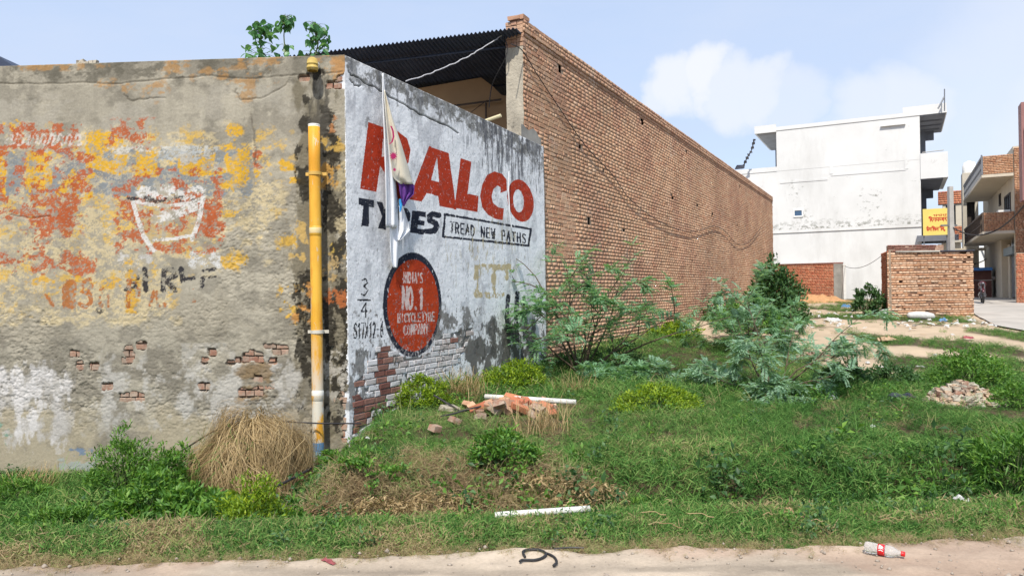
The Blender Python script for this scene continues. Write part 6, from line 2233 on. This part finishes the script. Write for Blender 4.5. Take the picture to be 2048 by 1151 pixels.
def scatter(name, coll, pts, tint, scale, rotx, kind_label=None):
    n = len(pts)
    me = bpy.data.meshes.new(name)
    me.vertices.add(n)
    me.vertices.foreach_set('co', np.asarray(pts, np.float32).ravel())
    rg = np.random.default_rng(len(name))
    a = me.attributes.new('tint', 'FLOAT', 'POINT')
    a.data.foreach_set('value', np.asarray(tint, np.float32))
    a = me.attributes.new('size', 'FLOAT', 'POINT')
    a.data.foreach_set('value', np.asarray(scale, np.float32))
    a = me.attributes.new('turn', 'FLOAT_VECTOR', 'POINT')
    rot = np.stack([rg.normal(0, rotx, n), rg.normal(0, rotx, n), rg.uniform(0, 6.283, n)], 1)
    a.data.foreach_set('vector', rot.astype(np.float32).ravel())
    a = me.attributes.new('pick', 'INT', 'POINT')
    a.data.foreach_set('value', rg.integers(0, 5, n).astype(np.int32))
    o = link(name, me, kind='stuff')
    ng = bpy.data.node_groups.new(name, 'GeometryNodeTree')
    ng.interface.new_socket('Geometry', in_out='INPUT', socket_type='NodeSocketGeometry')
    ng.interface.new_socket('Geometry', in_out='OUTPUT', socket_type='NodeSocketGeometry')
    N = ng.nodes
    gi, go = N.new('NodeGroupInput'), N.new('NodeGroupOutput')
    ip, ci = N.new('GeometryNodeInstanceOnPoints'), N.new('GeometryNodeCollectionInfo')
    ci.inputs['Collection'].default_value = coll
    ci.inputs['Separate Children'].default_value = True
    ci.inputs['Reset Children'].default_value = True

    def na(nm, tp):
        x = N.new('GeometryNodeInputNamedAttribute')
        x.data_type = tp
        x.inputs['Name'].default_value = nm
        return x.outputs['Attribute']
    L = ng.links
    L.new(gi.outputs[0], ip.inputs['Points'])
    L.new(ci.outputs[0], ip.inputs['Instance'])
    ip.inputs['Pick Instance'].default_value = True
    L.new(na('pick', 'INT'), ip.inputs['Instance Index'])
    er = N.new('FunctionNodeEulerToRotation')
    L.new(na('turn', 'FLOAT_VECTOR'), er.inputs[0])
    L.new(er.outputs[0], ip.inputs['Rotation'])
    L.new(na('size', 'FLOAT'), ip.inputs['Scale'])
    L.new(ip.outputs[0], go.inputs[0])
    md = o.modifiers.new('scatter', 'NODES')
    md.node_group = ng
    return o


def cand(n, x0, x1, y0, y1, rg, power=1.0):
    x = rg.uniform(x0, x1, n)
    y = y0 + (y1 - y0) * rg.uniform(0, 1, n) ** power
    return x, y


def clear_of_walls(x, y):
    p = np.stack([x, y, 0 * x], -1) - FW.o
    behind_f = (p @ FW.Y > -.03) & (p @ FW.X < 0)
    q = np.stack([x, y, 0 * x], -1) - SW.o
    behind_s = (q @ SW.Y > -.04) & (q @ SW.X > -.1)
    r = np.stack([x, y, 0 * x], -1) - hf.o
    in_hut = (r @ hf.X > -.3) & (r @ hf.X < hw) & (r @ hf.Y > 0) & (r @ hf.Y < 2.6)
    return ~(behind_f | behind_s | in_hut)


rg = np.random.default_rng(11)
redge = lambda x: 4.50 + 0.05 * np.clip(x, -9, 9) + 0.16 * (fbm(x * 1.1, x * 0 + 2, 9, 2) - .5) + 0.12 * (fbm(x * 6, x * 0 + 2, 19, 3) - .5)
vedge = lambda x: 5.30 + 0.06 * np.clip(x, -4, 6)
# verge
x, y = cand(19000, -7.0, 8.0, 4.2, 5.75, rg)
e0, e1 = redge(x), vedge(x)
nn = fbm(x * 2.2, y * 2.2, 51, 4)
fray = fbm(x * 5, y * 5, 57, 3)
ok = (y > e0 - .02 + .28 * np.maximum(0, fray - .48) * 2) & (y < e1 + .1)
x, y, e0, nn = x[ok], y[ok], e0[ok], nn[ok]
edge = sstep(0, .28, y - e0)
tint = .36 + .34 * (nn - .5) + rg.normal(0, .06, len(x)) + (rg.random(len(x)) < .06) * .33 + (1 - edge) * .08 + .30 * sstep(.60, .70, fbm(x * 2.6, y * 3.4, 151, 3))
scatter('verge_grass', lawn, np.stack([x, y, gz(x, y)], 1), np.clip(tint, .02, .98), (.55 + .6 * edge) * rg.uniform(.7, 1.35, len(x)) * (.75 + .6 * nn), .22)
# a few loose straws and dead runners on the verge
x, y = cand(120, -5, 5.2, 4.3, 5.6, rg)
ok = (y > redge(x) - .05) & (fbm(x * 1.6, y * 2, 88, 3) > .47)
x, y = x[ok], y[ok]
scatter('dry_straw', spiky, np.stack([x, y, gz(x, y) + .02], 1), rg.uniform(.62, .85, len(x)), rg.uniform(.2, .42, len(x)), .5)
# bank and ditch
x, y = cand(21000, -7.2, 10.5, 5.2, 11.5, rg, 1.1)
ok = clear_of_walls(x, y) & (y > vedge(x) + .06)
x, y = x[ok], y[ok]
# where the grass of the bank has died: a brown belt right of the pipe
dn = fbm(x * 1.1, y * 1.4, 61, 5)
belt = sstep(-2.5, -1.9, x) * (1 - sstep(.4, 1.3, x)) * sstep(5.35, 5.6, y) * (1 - sstep(6.9, 8.1, y + 1.3 * (fbm(x * 1.6, y * 0, 62, 3) - .5)))
top = sstep(-2.2, -1.0, x) * (1 - sstep(1.5, 3.0, x)) * (1 - belt)
dryp = np.clip(belt * 1.1 + .12 * top + .02 + (dn - .5) * 1.5, 0, 1)
isdead = rg.random(len(x)) < np.where(belt > .3, dryp * .95, dryp * .40)
lx_, ly_ = x[~isdead], y[~isdead]
nn = fbm(lx_ * 1.3, ly_ * 1.3, 63, 4)
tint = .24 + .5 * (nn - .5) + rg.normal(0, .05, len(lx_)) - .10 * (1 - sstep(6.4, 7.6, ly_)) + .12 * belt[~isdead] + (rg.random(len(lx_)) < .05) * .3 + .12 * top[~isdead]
left_ = 1 - sstep(-3.2, -1.8, lx_)
sc_ = rg.uniform(.55, 1.15, len(lx_)) * (.42 + 1.55 * nn) * (1.0 + .35 * left_)
sc_ *= np.where((ly_ > 8.2) & (lx_ < 1.2), .8, 1.0)
sc_ *= .55 + .45 * sstep(0, .6, ly_ - vedge(lx_))
heap_d = np.minimum(np.hypot((lx_ - .1) / .9, (ly_ - 9.4) / .9), np.hypot((lx_ - 6.25) / .75, (ly_ - 9.6) / .8))
sc_ *= (1 - .34 * sstep(7.3, 8.2, ly_)) * (.42 + .58 * sstep(.7, 1.2, heap_d))
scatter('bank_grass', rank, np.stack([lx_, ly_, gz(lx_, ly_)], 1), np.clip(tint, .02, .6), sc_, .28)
dx, dy = x[isdead], y[isdead]
mn = 150
ma, mf = rg.uniform(0, 6.283, mn), rg.uniform(.1, 1.1, mn)
mp = np.stack([c_m[0] + .62 * np.sin(mf * 1.5708) * np.cos(ma), c_m[1] + .5 * np.sin(mf * 1.5708) * np.sin(ma), zm + .62 * np.cos(np.minimum(mf, 1) * 1.5708)], 1)
dpos = np.concatenate([np.stack([dx, dy, gz(dx, dy)], 1), mp])
dx, dy = np.concatenate([dx, mp[:, 0]]), np.concatenate([dy, mp[:, 1]])
bd = np.concatenate([belt[isdead], np.full(mn, .6)])
scatter('dead_grass', dead, dpos, np.clip(rg.normal(.84, .13, len(dx)) + .35 * (fbm(dx * 2.5, dy * 2.5, 171, 3) - .5), .58, 1), rg.uniform(.45, 1.0, len(dx)) * (.6 + .4 * bd), .5)
k_ = rg.random(len(lx_)) < .10
scatter('tall_grass', spiky, np.stack([lx_, ly_, gz(lx_, ly_)], 1)[k_], np.clip(tint[k_] + .06, .02, .7), rg.uniform(.6, 1.1, k_.sum()), .3)
# the plot beyond
x, y = cand(26000, -1, 26, 10.5, 40, rg, 1.25)
ok = clear_of_walls(x, y)
lane_l = np.interp(y, [17.5, 22, 26, 60], [13.4, 14.3, 16.35, 32.6])
ok &= ~((y > 17.3) & (x > lane_l - .1))
b_ = bare(x, y)
ok &= (rg.random(len(x)) > b_ * .975)
ok &= y < 41 - (x - 14) * .5
x, y = x[ok], y[ok]
nn = fbm(x * .8, y * .6, 66, 4)
near_ = 1 - sstep(11, 15, y)
tint = .30 + .42 * (nn - .5) + rg.normal(0, .06, len(x)) + (rg.random(len(x)) < .06) * .3
nearw = sstep(1.6, .3, ((np.stack([x, y, 0 * x], -1) - SW.o) @ -SW.Y))
scatter('plot_grass', rank, np.stack([x, y, gz(x, y)], 1), np.clip(tint, .05, .7), rg.uniform(.6, 1.15, len(x)) * (.6 + .7 * nn) * (1 + .5 * near_ + .9 * nearw), .25)
# small broad-leaved weeds scattered through the turf
def weedlet(n, h, L, seed):
    rg = np.random.default_rng(seed)
    cen = np.stack([rg.normal(0, .05, n), rg.normal(0, .05, n), rg.uniform(.01, h, n)], 1)
    me = leaves_mesh('weed_clump', cen, rdir(n, rg, .3), rdir(n, rg, 1.5), L * rg.uniform(.6, 1.2, n), L * .5, M['green_leaf'] if seed % 2 else M['dark_leaf'], np.zeros(3))
    return me


wc = bpy.data.collections.new('weed_clumps')
for i in range(5):
    wc.objects.link(bpy.data.objects.new('weed_clump_%02d' % i, weedlet(26, .10 + .03 * i, .045 + .006 * i, i)))
x, y = cand(4200, -6.5, 10, 4.6, 12, rg)
ok = clear_of_walls(x, y) & (y > redge(x) + .1) & (fbm(x * 1.5, y * 1.5, 201, 3) > .50)
ok &= (rg.random(len(x)) < np.where(y > 7.6, .38, 1.0)) & (np.hypot((x - .1) / 1.0, (y - 9.3) / 1.1) > 1) & (np.hypot((x - 6.25) / .9, (y - 9.5) / .9) > 1)
x, y = x[ok], y[ok]
scatter('broad_leaf_weeds', wc, np.stack([x, y, gz(x, y) + .01], 1), np.full(len(x), .3), rg.uniform(.5, 1.2, len(x)) * np.where(y < 5.5, .6, np.where(y > 7.6, .9, 1.25)), .2)
# chaff and dry stalks blown along the road edge
x = rg.uniform(-4, 4.4, 900)
y = redge(x) + rg.normal(-.02, .07, 900)
scatter('dry_chaff', dead, np.stack([x, y, gz(x, y) + .03], 1), rg.uniform(.64, .9, 900), rg.uniform(.08, .26, 900), .9)
# a tuft of tall straw by the painted wall, and others
for px, py, Y, n, h, lb in ((930, 800, 10.6, 260, .55, 'tuft of tall dry straw between the two lime bushes under the painted wall'), (1085, 880, 8.5, 160, .42, 'tuft of dry straw on the crest of the bank right of the brick heap'),
                            (1150, 790, 11.0, 120, .45, 'thin tuft of dry straw beside the white plastic pipe'), (60, 945, 8.8, 200, .30, 'tuft of dry straw at the foot of the plaster wall on the far left')):
    c_ = T(px, py, Y)
    z = float(gz(c_[0], c_[1]))
    k = np.random.default_rng(px)
    vs, fs = [], []
    for i in range(n):
        b = np.array([c_[0] + k.normal() * .16, c_[1] + k.normal() * .12, z])
        an = k.uniform(0, 6.28)
        d = np.array([math.cos(an), math.sin(an), 0])
        L = h * k.uniform(.4, 1.1)
        s = np.array([-d[1], d[0], 0])
        ln = k.uniform(.1, .9)
        o0 = len(vs)
        for j in range(5):
            f_ = j / 4
            p = b + d * L * ln * f_ ** 1.5 + np.array([0, 0, L * (f_ - .3 * ln * f_ ** 2.5)])
            ww = .004 * (1 - .6 * f_)
            vs += [p - s * ww, p + s * ww]
        fs += [(o0 + 2 * j, o0 + 2 * j + 1, o0 + 2 * j + 3, o0 + 2 * j + 2) for j in range(4)]
    MB().add(vs, fs).build('straw_tuft', M['straw'], label=lb, cat='dry grass')

# ------------------------------------------------------------------ loose things lying about
def loose(me, name, label, cat, loc, rot, scale=(1, 1, 1), group=None):
    o = bpy.data.objects.new(name, me)
    COL.objects.link(o)
    o.location = [float(q) for q in loc]
    o.rotation_euler = rot
    o.scale = scale
    o['label'], o['category'] = label, cat
    if group:
        o['group'] = group
    return o


# heap of broken bricks on the bank
rg = random.Random(4)
hm = []
for i in range(8):
    me = brick_mesh('loose_brick', rg.choice((.22, .15, .12, .2)), .10, .07, (M['raw_brick'], M['brick'], M['red_brick'], M['brick'])[i % 4], .008)
    hm.append(me)
spots = []
for i in range(64):
    px = rg.gauss(1028, 52)
    py = rg.gauss(814, 11)
    if not (935 < px < 1120 and 796 < py < 838):
        continue
    spots.append((px, py))
for px, py in spots:
    p = P(px, py, 9.3 + (838 - py) * .022)
    z = float(gz(p[0], p[1]))
    hp = .10 * math.exp(-((px - 1020) / 50) ** 2) * rg.random()
    loose(rg.choice(hm), 'loose_brick', 'broken reddish brick in the heap lying on the bank below the painted wall', 'brick', (p[0], p[1], z + .05 + hp), (rg.uniform(-.7, .7), rg.uniform(-.6, .6), rg.uniform(0, 6.28)), group='bricks in the broken heap')
for px, py, lb in ((876, 854, 'single loose brick lying alone in the grass, leftmost below the brick heap'), (914, 845, 'half brick standing tilted in the grass between the lone brick and the heap'), (966, 835, 'big brick lying at the near front edge of the brick heap'), (905, 818, 'pale flat stone slab left of the brick heap by the cable')):
    p = P(px, py, 1.58 * FPX / (py + 8 - 587))
    loose(hm[0] if 'flat' not in lb else brick_mesh('flat_slab', .26, .2, .05, M['end_plaster'], .015), 'loose_brick' if 'flat' not in lb else 'stone_slab', lb, 'brick' if 'flat' not in lb else 'stone', (p[0], p[1], float(gz(p[0], p[1])) + .065), (rg.uniform(-.5, .5), rg.uniform(-.5, .5), rg.uniform(.3, 1.2)), (.8, 1, 1.1))
# white pipes
for a, b, r, nm, lb in ((P(970, 794, 10.3), P(1152, 801, 10.0), .035, 'plastic_pipe', 'white plastic pipe lying behind the brick heap'), (P(990, 1036, 5.10), P(1180, 1030, 5.17), .024, 'plastic_pipe', 'white plastic pipe lying on the grass verge')):
    a = np.array([a[0], a[1], gz(a[0], a[1]) + r + (.10 if r > .03 else .025)])
    b = np.array([b[0], b[1], gz(b[0], b[1]) + r + (.05 if r > .03 else .03)])
    ax_ = (b - a)
    L = np.linalg.norm(ax_)
    mb = MB()
    mb._lathe(a, ax_, [(.02, r * .82), (0, r * .82), (0, r), (L * .3, r * 1.01), (L, r), (L, r * .82), (L - .02, r * .82)], 14)
    mb.build(nm, M['white_pvc'], label=lb, cat='pipe', smooth=True)
# cables by the heap
MB().tube(smooth_pts([P(868, 790, 10.0), P(885, 800, 9.9), P(905, 812, 9.8), P(925, 822, 9.6), P(950, 812, 9.7), P(975, 803, 9.9)], 6), .014, 6).build('cable', M['wire'], label='dark cable lying in loops beside the lime bush and the brick heap', cat='cable')
MB().tube(smooth_pts([P(880, 832, 9.2), P(905, 827, 9.3), P(935, 818, 9.4), P(962, 812, 9.5)], 6), .012, 6).build('cable', M['wire'], label='short dark cable lying across the left end of the brick heap', cat='cable')


# heaps of rubble and earth
def heap(name, label, px, py, Y, rx, ry, h, mat, seed, chunks=None, cat='heap'):
    c = P(px, py, Y)
    z = float(gz(c[0], c[1]))
    o = thing(name, label, cat, (c[0], c[1], z))
    g = []
    for i in range(15):
        f = i / 14
        row = []
        for k in range(41):
            a = 2 * math.pi * k / 40
            x, y = rx * f * math.cos(a), ry * f * math.sin(a)
            n = vnoise(np.array(x * 9 + seed), np.array(y * 9.), seed) - .5
            n2 = vnoise(np.array(x * 3 + seed), np.array(y * 3.), seed + 3) - .5
            row.append((c[0] + x, c[1] + y, float(gz(c[0] + x, c[1] + y)) - .03 + h * (1 - f ** 1.3) * (1 + n2 * .9) + .10 * h * n * (f < 1) * 2))
        g.append(row)
    MB().sheet(np.array(g)).build('heap_body', mat, o)
    if chunks:
        rr = random.Random(seed)
        for m_, cnt, s0 in chunks:
            mb = MB()
            for _ in range(cnt):
                f, a = rr.random() ** .6 * 1.05, rr.uniform(0, 6.28)
                x, y = rx * f * math.cos(a), ry * f * math.sin(a)
                zz = float(gz(c[0] + x, c[1] + y)) - .02 + max(0, h * (1 - f ** 1.3)) * .95
                s = s0 * rr.uniform(.4, 1.2)
                mb.box((c[0] + x - s, c[1] + y - s * .8, zz - s * .4), (c[0] + x + s, c[1] + y + s * .8, zz + s * .6), None, s * .45)
            ob = mb.build('rubble_chunks', m_, o)
            ob['kind'] = 'stuff'
    return o


heap('rubble_heap', 'pale heap of brick and plaster rubble in front of the rounded green bush', 1925, 812, 10.0, .56, .42, .30, M['rubble'], 8, [(M['end_plaster'], 110, .045), (M['raw_brick'], 50, .04), (M['rubble'], 150, .035)])
heap('soil_heap', 'small heap of light soil in the grass left of the rubble heap', 1742, 826, 9.5, .20, .16, .09, M['loose_soil'], 9, [(M['loose_soil'], 40, .02)])
heap('sand_heap', 'low heap of orange sand in front of the low red brick wall', 1640, 608, 37.5, 1.9, 1.0, .42, M['sand'], 10)
heap('rubble_heap', 'scatter of pink brick rubble behind the blue green thorn shrub', 1640, 715, 15.5, .75, .5, .10, M['rubble'], 12, [(M['raw_brick'], 60, .05), (M['end_plaster'], 50, .05)])


def crumple(name, sx, sy, sz, mat, seed, n=9):
    """a crumpled sheet of plastic, paper or cloth with folds"""
    r = np.random.default_rng(seed)
    g = np.zeros((n, n, 3))
    for i in range(n):
        for j in range(n):
            u, v = i / (n - 1) - .5, j / (n - 1) - .5
            g[i, j] = (u * sx + r.normal() * sx * .05, v * sy + r.normal() * sy * .05, sz * (.5 + .9 * (vnoise(np.array(u * 5 + seed), np.array(v * 5.), seed) - .5)) * (1 - (2 * max(abs(u), abs(v))) ** 3 * .8) + r.normal() * sz * .1)
    v = g.reshape(-1, 3)
    f = [(i * n + j, (i + 1) * n + j, (i + 1) * n + j + 1, i * n + j + 1) for i in range(n - 1) for j in range(n - 1)]
    me = bpy.data.meshes.new(name)
    me.from_pydata([tuple(q) for q in v], [], f)
    me.materials.append(mat)
    return me


def lay_on(px, py, zoff=.0):
    """ground point under a photo point"""
    d = ray(px, py)
    Y = 3.0
    while Y < 70:
        p = EYE + d * (Y / d[1])
        if p[2] <= float(gz0(p[0], p[1])) + zoff:
            break
        Y *= 1.004
    return p


for px, py, sx, sy, sz, mt, nm, lb, ct in (
    (1805, 798, .34, .22, .07, 'dark_cloth', 'plastic_sheet', 'dark plastic sheet lying in the grass left of the rubble heap', 'plastic sheet'),
    (1664, 795, .09, .07, .08, 'litter_white', 'paper_scrap', 'white paper scrap in the grass under the thorn shrub', 'paper'),
    (1746, 856, .07, .05, .04, 'litter_white', 'paper_scrap', 'small white paper scrap low in the grass below the soil heap', 'paper'),
    (1923, 1003, .09, .06, .05, 'litter_white', 'paper_cup', 'crushed white paper on the verge right of the dead leaf', 'paper'),
    (1578, 1026, .11, .06, .03, 'dead_leaf', 'dead_leaf', 'curled brown dead leaf on the grass verge', 'leaf'),
    (1606, 1034, .09, .03, .03, 'dead_leaf', 'dead_leaf', 'thin dry twiggy leaf just right of the curled brown leaf', 'leaf'),
    (657, 1121, .12, .025, .03, 'litter_red', 'cloth_strip', 'faded red cloth strip at the road edge', 'cloth'),
    (735, 876, .05, .04, .03, 'litter_white', 'paper_scrap', 'tiny white scrap in the grass near the wall corner', 'paper'),
    (1692, 615, .35, .3, .22, 'litter_blue', 'cloth_bundle', 'dark blue bundle lying at the foot of the white gate post', 'bundle'),
    (1885, 643, .28, .2, .14, 'litter_blue', 'plastic_bag', 'pale blue plastic bag among the litter before the brick hut', 'bag'),
    (1700, 738, .45, .3, .04, 'litter_white', 'paper_sheet', 'flattened pale sheet lying on the grass of the plot', 'paper'),
    (1772, 682, .45, .3, .15, 'litter_card', 'earth_clod', 'brown clod lying on the bare strip of the plot', 'clod'),
    (1935, 677, .30, .25, .10, 'litter_red', 'cloth_scrap', 'faded pink scrap lying right of the bare strip', 'cloth'),
    (1665, 640, .55, .4, .14, 'litter_white', 'plastic_sheet', 'white crumpled plastic sheet lying left of the grey green bush', 'plastic sheet')):
    p = lay_on(px, py, .04)
    loose(crumple(nm, sx, sy, sz, M[mt], px), nm, lb, ct, (p[0], p[1], float(gz(p[0], p[1])) + (.05 if p[1] > 4.7 else .04)), (0, 0, .4 * (px % 7)))
# sack by the hut
p = lay_on(1840, 639, .0)
mb = MB()
mb.tube([p + np.array([-.42, .0, .13]), p + np.array([-.36, 0, .14]), p + np.array([-.1, 0, .15]), p + np.array([.2, -.03, .13]), p + np.array([.4, -.06, .1]), p + np.array([.46, -.06, .09])], [.05, .12, .14, .14, .11, .04], 10)
mb.build('cement_sack', M['litter_white'], label='filled white sack lying in front of the small brick hut', cat='sack', smooth=True)
# countable litter
lit = [crumple('litter_piece', .22, .16, .07, M['litter_white'], 200 + i, 6) for i in range(4)]
litc = [crumple('litter_piece', .2, .15, .05, M['litter_card'], 220 + i, 6) for i in range(2)]
rg = random.Random(9)
for i in range(46):
    px, py = rg.uniform(1795, 1990), rg.gauss(648, 6)
    p = lay_on(px, py, .02)
    me = rg.choice(lit + litc)
    wht = me in lit
    loose(me, 'litter_piece', ('scrap of white plastic' if wht else 'scrap of brown card') + ' in the litter strewn before the small brick hut', 'litter', (p[0], p[1], float(gz(p[0], p[1])) + .06), (rg.uniform(-.4, .4), rg.uniform(-.4, .4), rg.uniform(0, 6)), (rg.uniform(.3, .9), rg.uniform(.3, .8), rg.uniform(.5, 1.1)), ('white' if wht else 'brown') + ' scraps before the brick hut')
for i in range(34):
    px, py = rg.uniform(1600, 1745), rg.uniform(618, 660)
    p = lay_on(px, py, .02)
    loose(rg.choice(lit), 'litter_piece', 'scrap of white plastic strewn between the round dark bush and the grey green bush', 'litter', (p[0], p[1], float(gz(p[0], p[1])) + .06), (rg.uniform(-.4, .4), rg.uniform(-.4, .4), rg.uniform(0, 6)), (rg.uniform(.3, 1.), rg.uniform(.3, .8), rg.uniform(.5, 1.1)), 'white scraps between the two bushes')
for i in range(22):
    px, py = rg.uniform(1650, 1980), rg.uniform(665, 740)
    p = lay_on(px, py, .01)
    loose(rg.choice(lit[:2] + litc), 'litter_piece', 'small pale scrap lying on the bare strip of the plot', 'litter', (p[0], p[1], float(gz(p[0], p[1])) + .02), (rg.uniform(-.3, .3), rg.uniform(-.3, .3), rg.uniform(0, 6)), (rg.uniform(.3, .8), rg.uniform(.3, .8), .5), 'pale scraps on the bare strip')

# ---- things on the road
# clear plastic bottle with a red label and cap
a, b = P(1729, 1108, 4.40), P(1810, 1122, 4.28)
a[2] = float(gz(a[0], a[1])) + .072
b[2] = float(gz(b[0], b[1])) + .064
bottle = thing('plastic_bottle', 'empty clear plastic drink bottle with red label and red cap on the dirt road', 'bottle', a)
ax_ = (b - a)
L = np.linalg.norm(ax_)
ax_ /= L
t = NT('clear_plastic')
gl = t.n('ShaderNodeBsdfGlass', {'Color': (.97, .98, .98), 'Roughness': .05, 'IOR': 1.18})
dfs = t.n('ShaderNodeBsdfDiffuse', {'Color': (.80, .82, .83)})
t.t.links.new(t.n('ShaderNodeMixShader', {0: .22, 1: gl.outputs[0], 2: dfs.outputs[0]}).outputs[0], t.out.inputs[0])
R = .033
prof = [(.004, .001), (.0, .018), (.004, .029), (.02, R), (.06, R * .97), (.075, R * .93), (.125, R * .93), (.135, R), (.155, R * .98), (.175, R * .80), (.195, R * .52), (.206, R * .40), (.214, R * .40)]
k = L / .236
mb = MB()
mb._lathe(a, ax_, [(d * k, r) for d, r in prof], 20)
mb.build('bottle_body', t.m, bottle, smooth=True)
mb = MB()
mb._lathe(a, ax_, [(.080 * k, R * .95), (.080 * k, R * .965), (.121 * k, R * .965), (.121 * k, R * .95)], 20)
lab = mb.build('bottle_label', surf('label_red', (.62, .01, .015), .4, .05, 8, 0, spec=.5), bottle, smooth=True)
# white flowing script round the label, as it shows
sd1 = np.cross(ax_, (0, 0, 1.0))
sd1 /= np.linalg.norm(sd1)
up1 = np.cross(sd1, ax_)
if up1[2] < 0:
    up1 = -up1
cam_side = sd1 if (EYE - a) @ sd1 > 0 else -sd1
mb = MB()


def lab_pt(f, ang, r=R * .985):
    return a + ax_ * (f * k) + r * (math.cos(ang) * up1 + math.sin(ang) * cam_side)


for st in ([(.088, .55), (.092, .4), (.098, .5), (.094, .75), (.10, .9), (.108, .7), (.114, .8)], [(.086, 1.1), (.095, 1.0), (.100, 1.15), (.106, 1.0), (.115, 1.1)], [(.088, 1.45), (.1, 1.35), (.114, 1.5)], [(.09, .95), (.09, .6)], [(.104, .5), (.106, .95)]):
    for (f0, a0), (f1, a1) in zip(st[:-1], st[1:]):
        wv = .0022
        mb.tube([lab_pt(f0, a0), lab_pt((f0 + f1) / 2, (a0 + a1) / 2), lab_pt(f1, a1)], wv, 4)
mb.build('white_script', M['white_paint'], lab)
mb = MB()
mb._lathe(a, ax_, [(.214 * k, .010), (.214 * k, .0155), (.219 * k, .0145), (.236 * k, .0145), (.237 * k, .013), (.237 * k, .0)], 18)
mb.build('bottle_cap', surf('cap_red', (.62, .01, .012), .4, .05, 8, 0, spec=.5), bottle, smooth=True)
# rubber loop
c = P(1068, 1113, 4.47)
zc = float(gz(c[0], c[1])) + .022
pts = [(1050, 1118), (1046, 1108), (1056, 1104), (1075, 1104), (1088, 1108), (1092, 1114), (1083, 1121), (1068, 1124), (1046, 1124), (1040, 1127)]
pp_ = []
for x, y in pts:
    q = P(x, y, 1.57 * FPX / (y - 586))
    q[2] = float(gz(q[0], q[1])) + .052
    pp_.append(q)
MB().tube(smooth_pts(pp_, 6), .008, 7).build('rubber_strip', M['black_rubber'], label='black rubber strip lying in a loop at the road edge', cat='rubber strip', smooth=True)
pp_ = []
for x, y in ((1092, 1109), (1102, 1113), (1111, 1120), (1113, 1128), (1107, 1134)):
    q = P(x, y, 1.57 * FPX / (y - 586))
    q[2] = float(gz(q[0], q[1])) + .045
    pp_.append(q)
MB().tube(smooth_pts(pp_, 6), .008, 6).build('rubber_strip', M['black_rubber'], label='short black rubber tail curling right of the rubber loop', cat='rubber strip', smooth=True)
pp_ = []
for x, y in ((1108, 1105), (1140, 1103), (1168, 1104)):
    q = P(x, y, 1.57 * FPX / (y - 586))
    q[2] = float(gz(q[0], q[1])) + .06
    pp_.append(q)
MB().tube(smooth_pts(pp_, 6), .006, 5).build('rubber_strip', M['black_rubber'], label='thin straight black strip in the grass edge right of the rubber loop', cat='rubber strip')
# twigs on the verge
rg = random.Random(12)
for i in range(6):
    px, py = rg.uniform(1300, 2000), rg.uniform(1020, 1075)
    p = lay_on(px, py, .06)
    an = rg.uniform(-.6, .6)
    d = np.array([math.cos(an), math.sin(an), 0]) * rg.uniform(.04, .09)
    MB().tube(smooth_pts([p + (0, 0, .05) - d, p + (.01, .02, .055), p + d * .5 + (0, -.015, .05), p + d + (0, 0, .045)], 3), .003, 4).build('dry_twig', M['straw'], label='pale dry twig lying on the grass verge', cat='twig', group='dry twigs on the verge')
# pebbles pressed into the road: too many to count
n = 1500
rgn = np.random.default_rng(3)
x = rgn.uniform(-3.6, 3.6, n)
y = rgn.uniform(3.6, 4.8, n) ** 1.0
ok = y < redge(x) + .05
x, y = x[ok], y[ok]
vs, fs = [], []
for i in range(len(x)):
    s = rgn.gamma(1.5, .0035) + .002
    z = float(gz(x[i], y[i])) + .034
    o0 = len(vs)
    q = rgn.uniform(.6, 1.2, (6, 1)) * np.array([(1, 0, 0), (-1, 0, 0), (0, 1, 0), (0, -1, 0), (0, 0, .7), (0, 0, -.7)]) * s + np.array([x[i], y[i], z])
    vs += list(q)
    fs += [(o0 + 4, o0, o0 + 2), (o0 + 4, o0 + 2, o0 + 1), (o0 + 4, o0 + 1, o0 + 3), (o0 + 4, o0 + 3, o0), (o0 + 5, o0 + 2, o0), (o0 + 5, o0 + 1, o0 + 2), (o0 + 5, o0 + 3, o0 + 1), (o0 + 5, o0, o0 + 3)]
o = link('road_gravel', mesh_np('road_gravel', np.array(vs), None, np.array(fs), mats=[M['stone']]), kind='stuff')
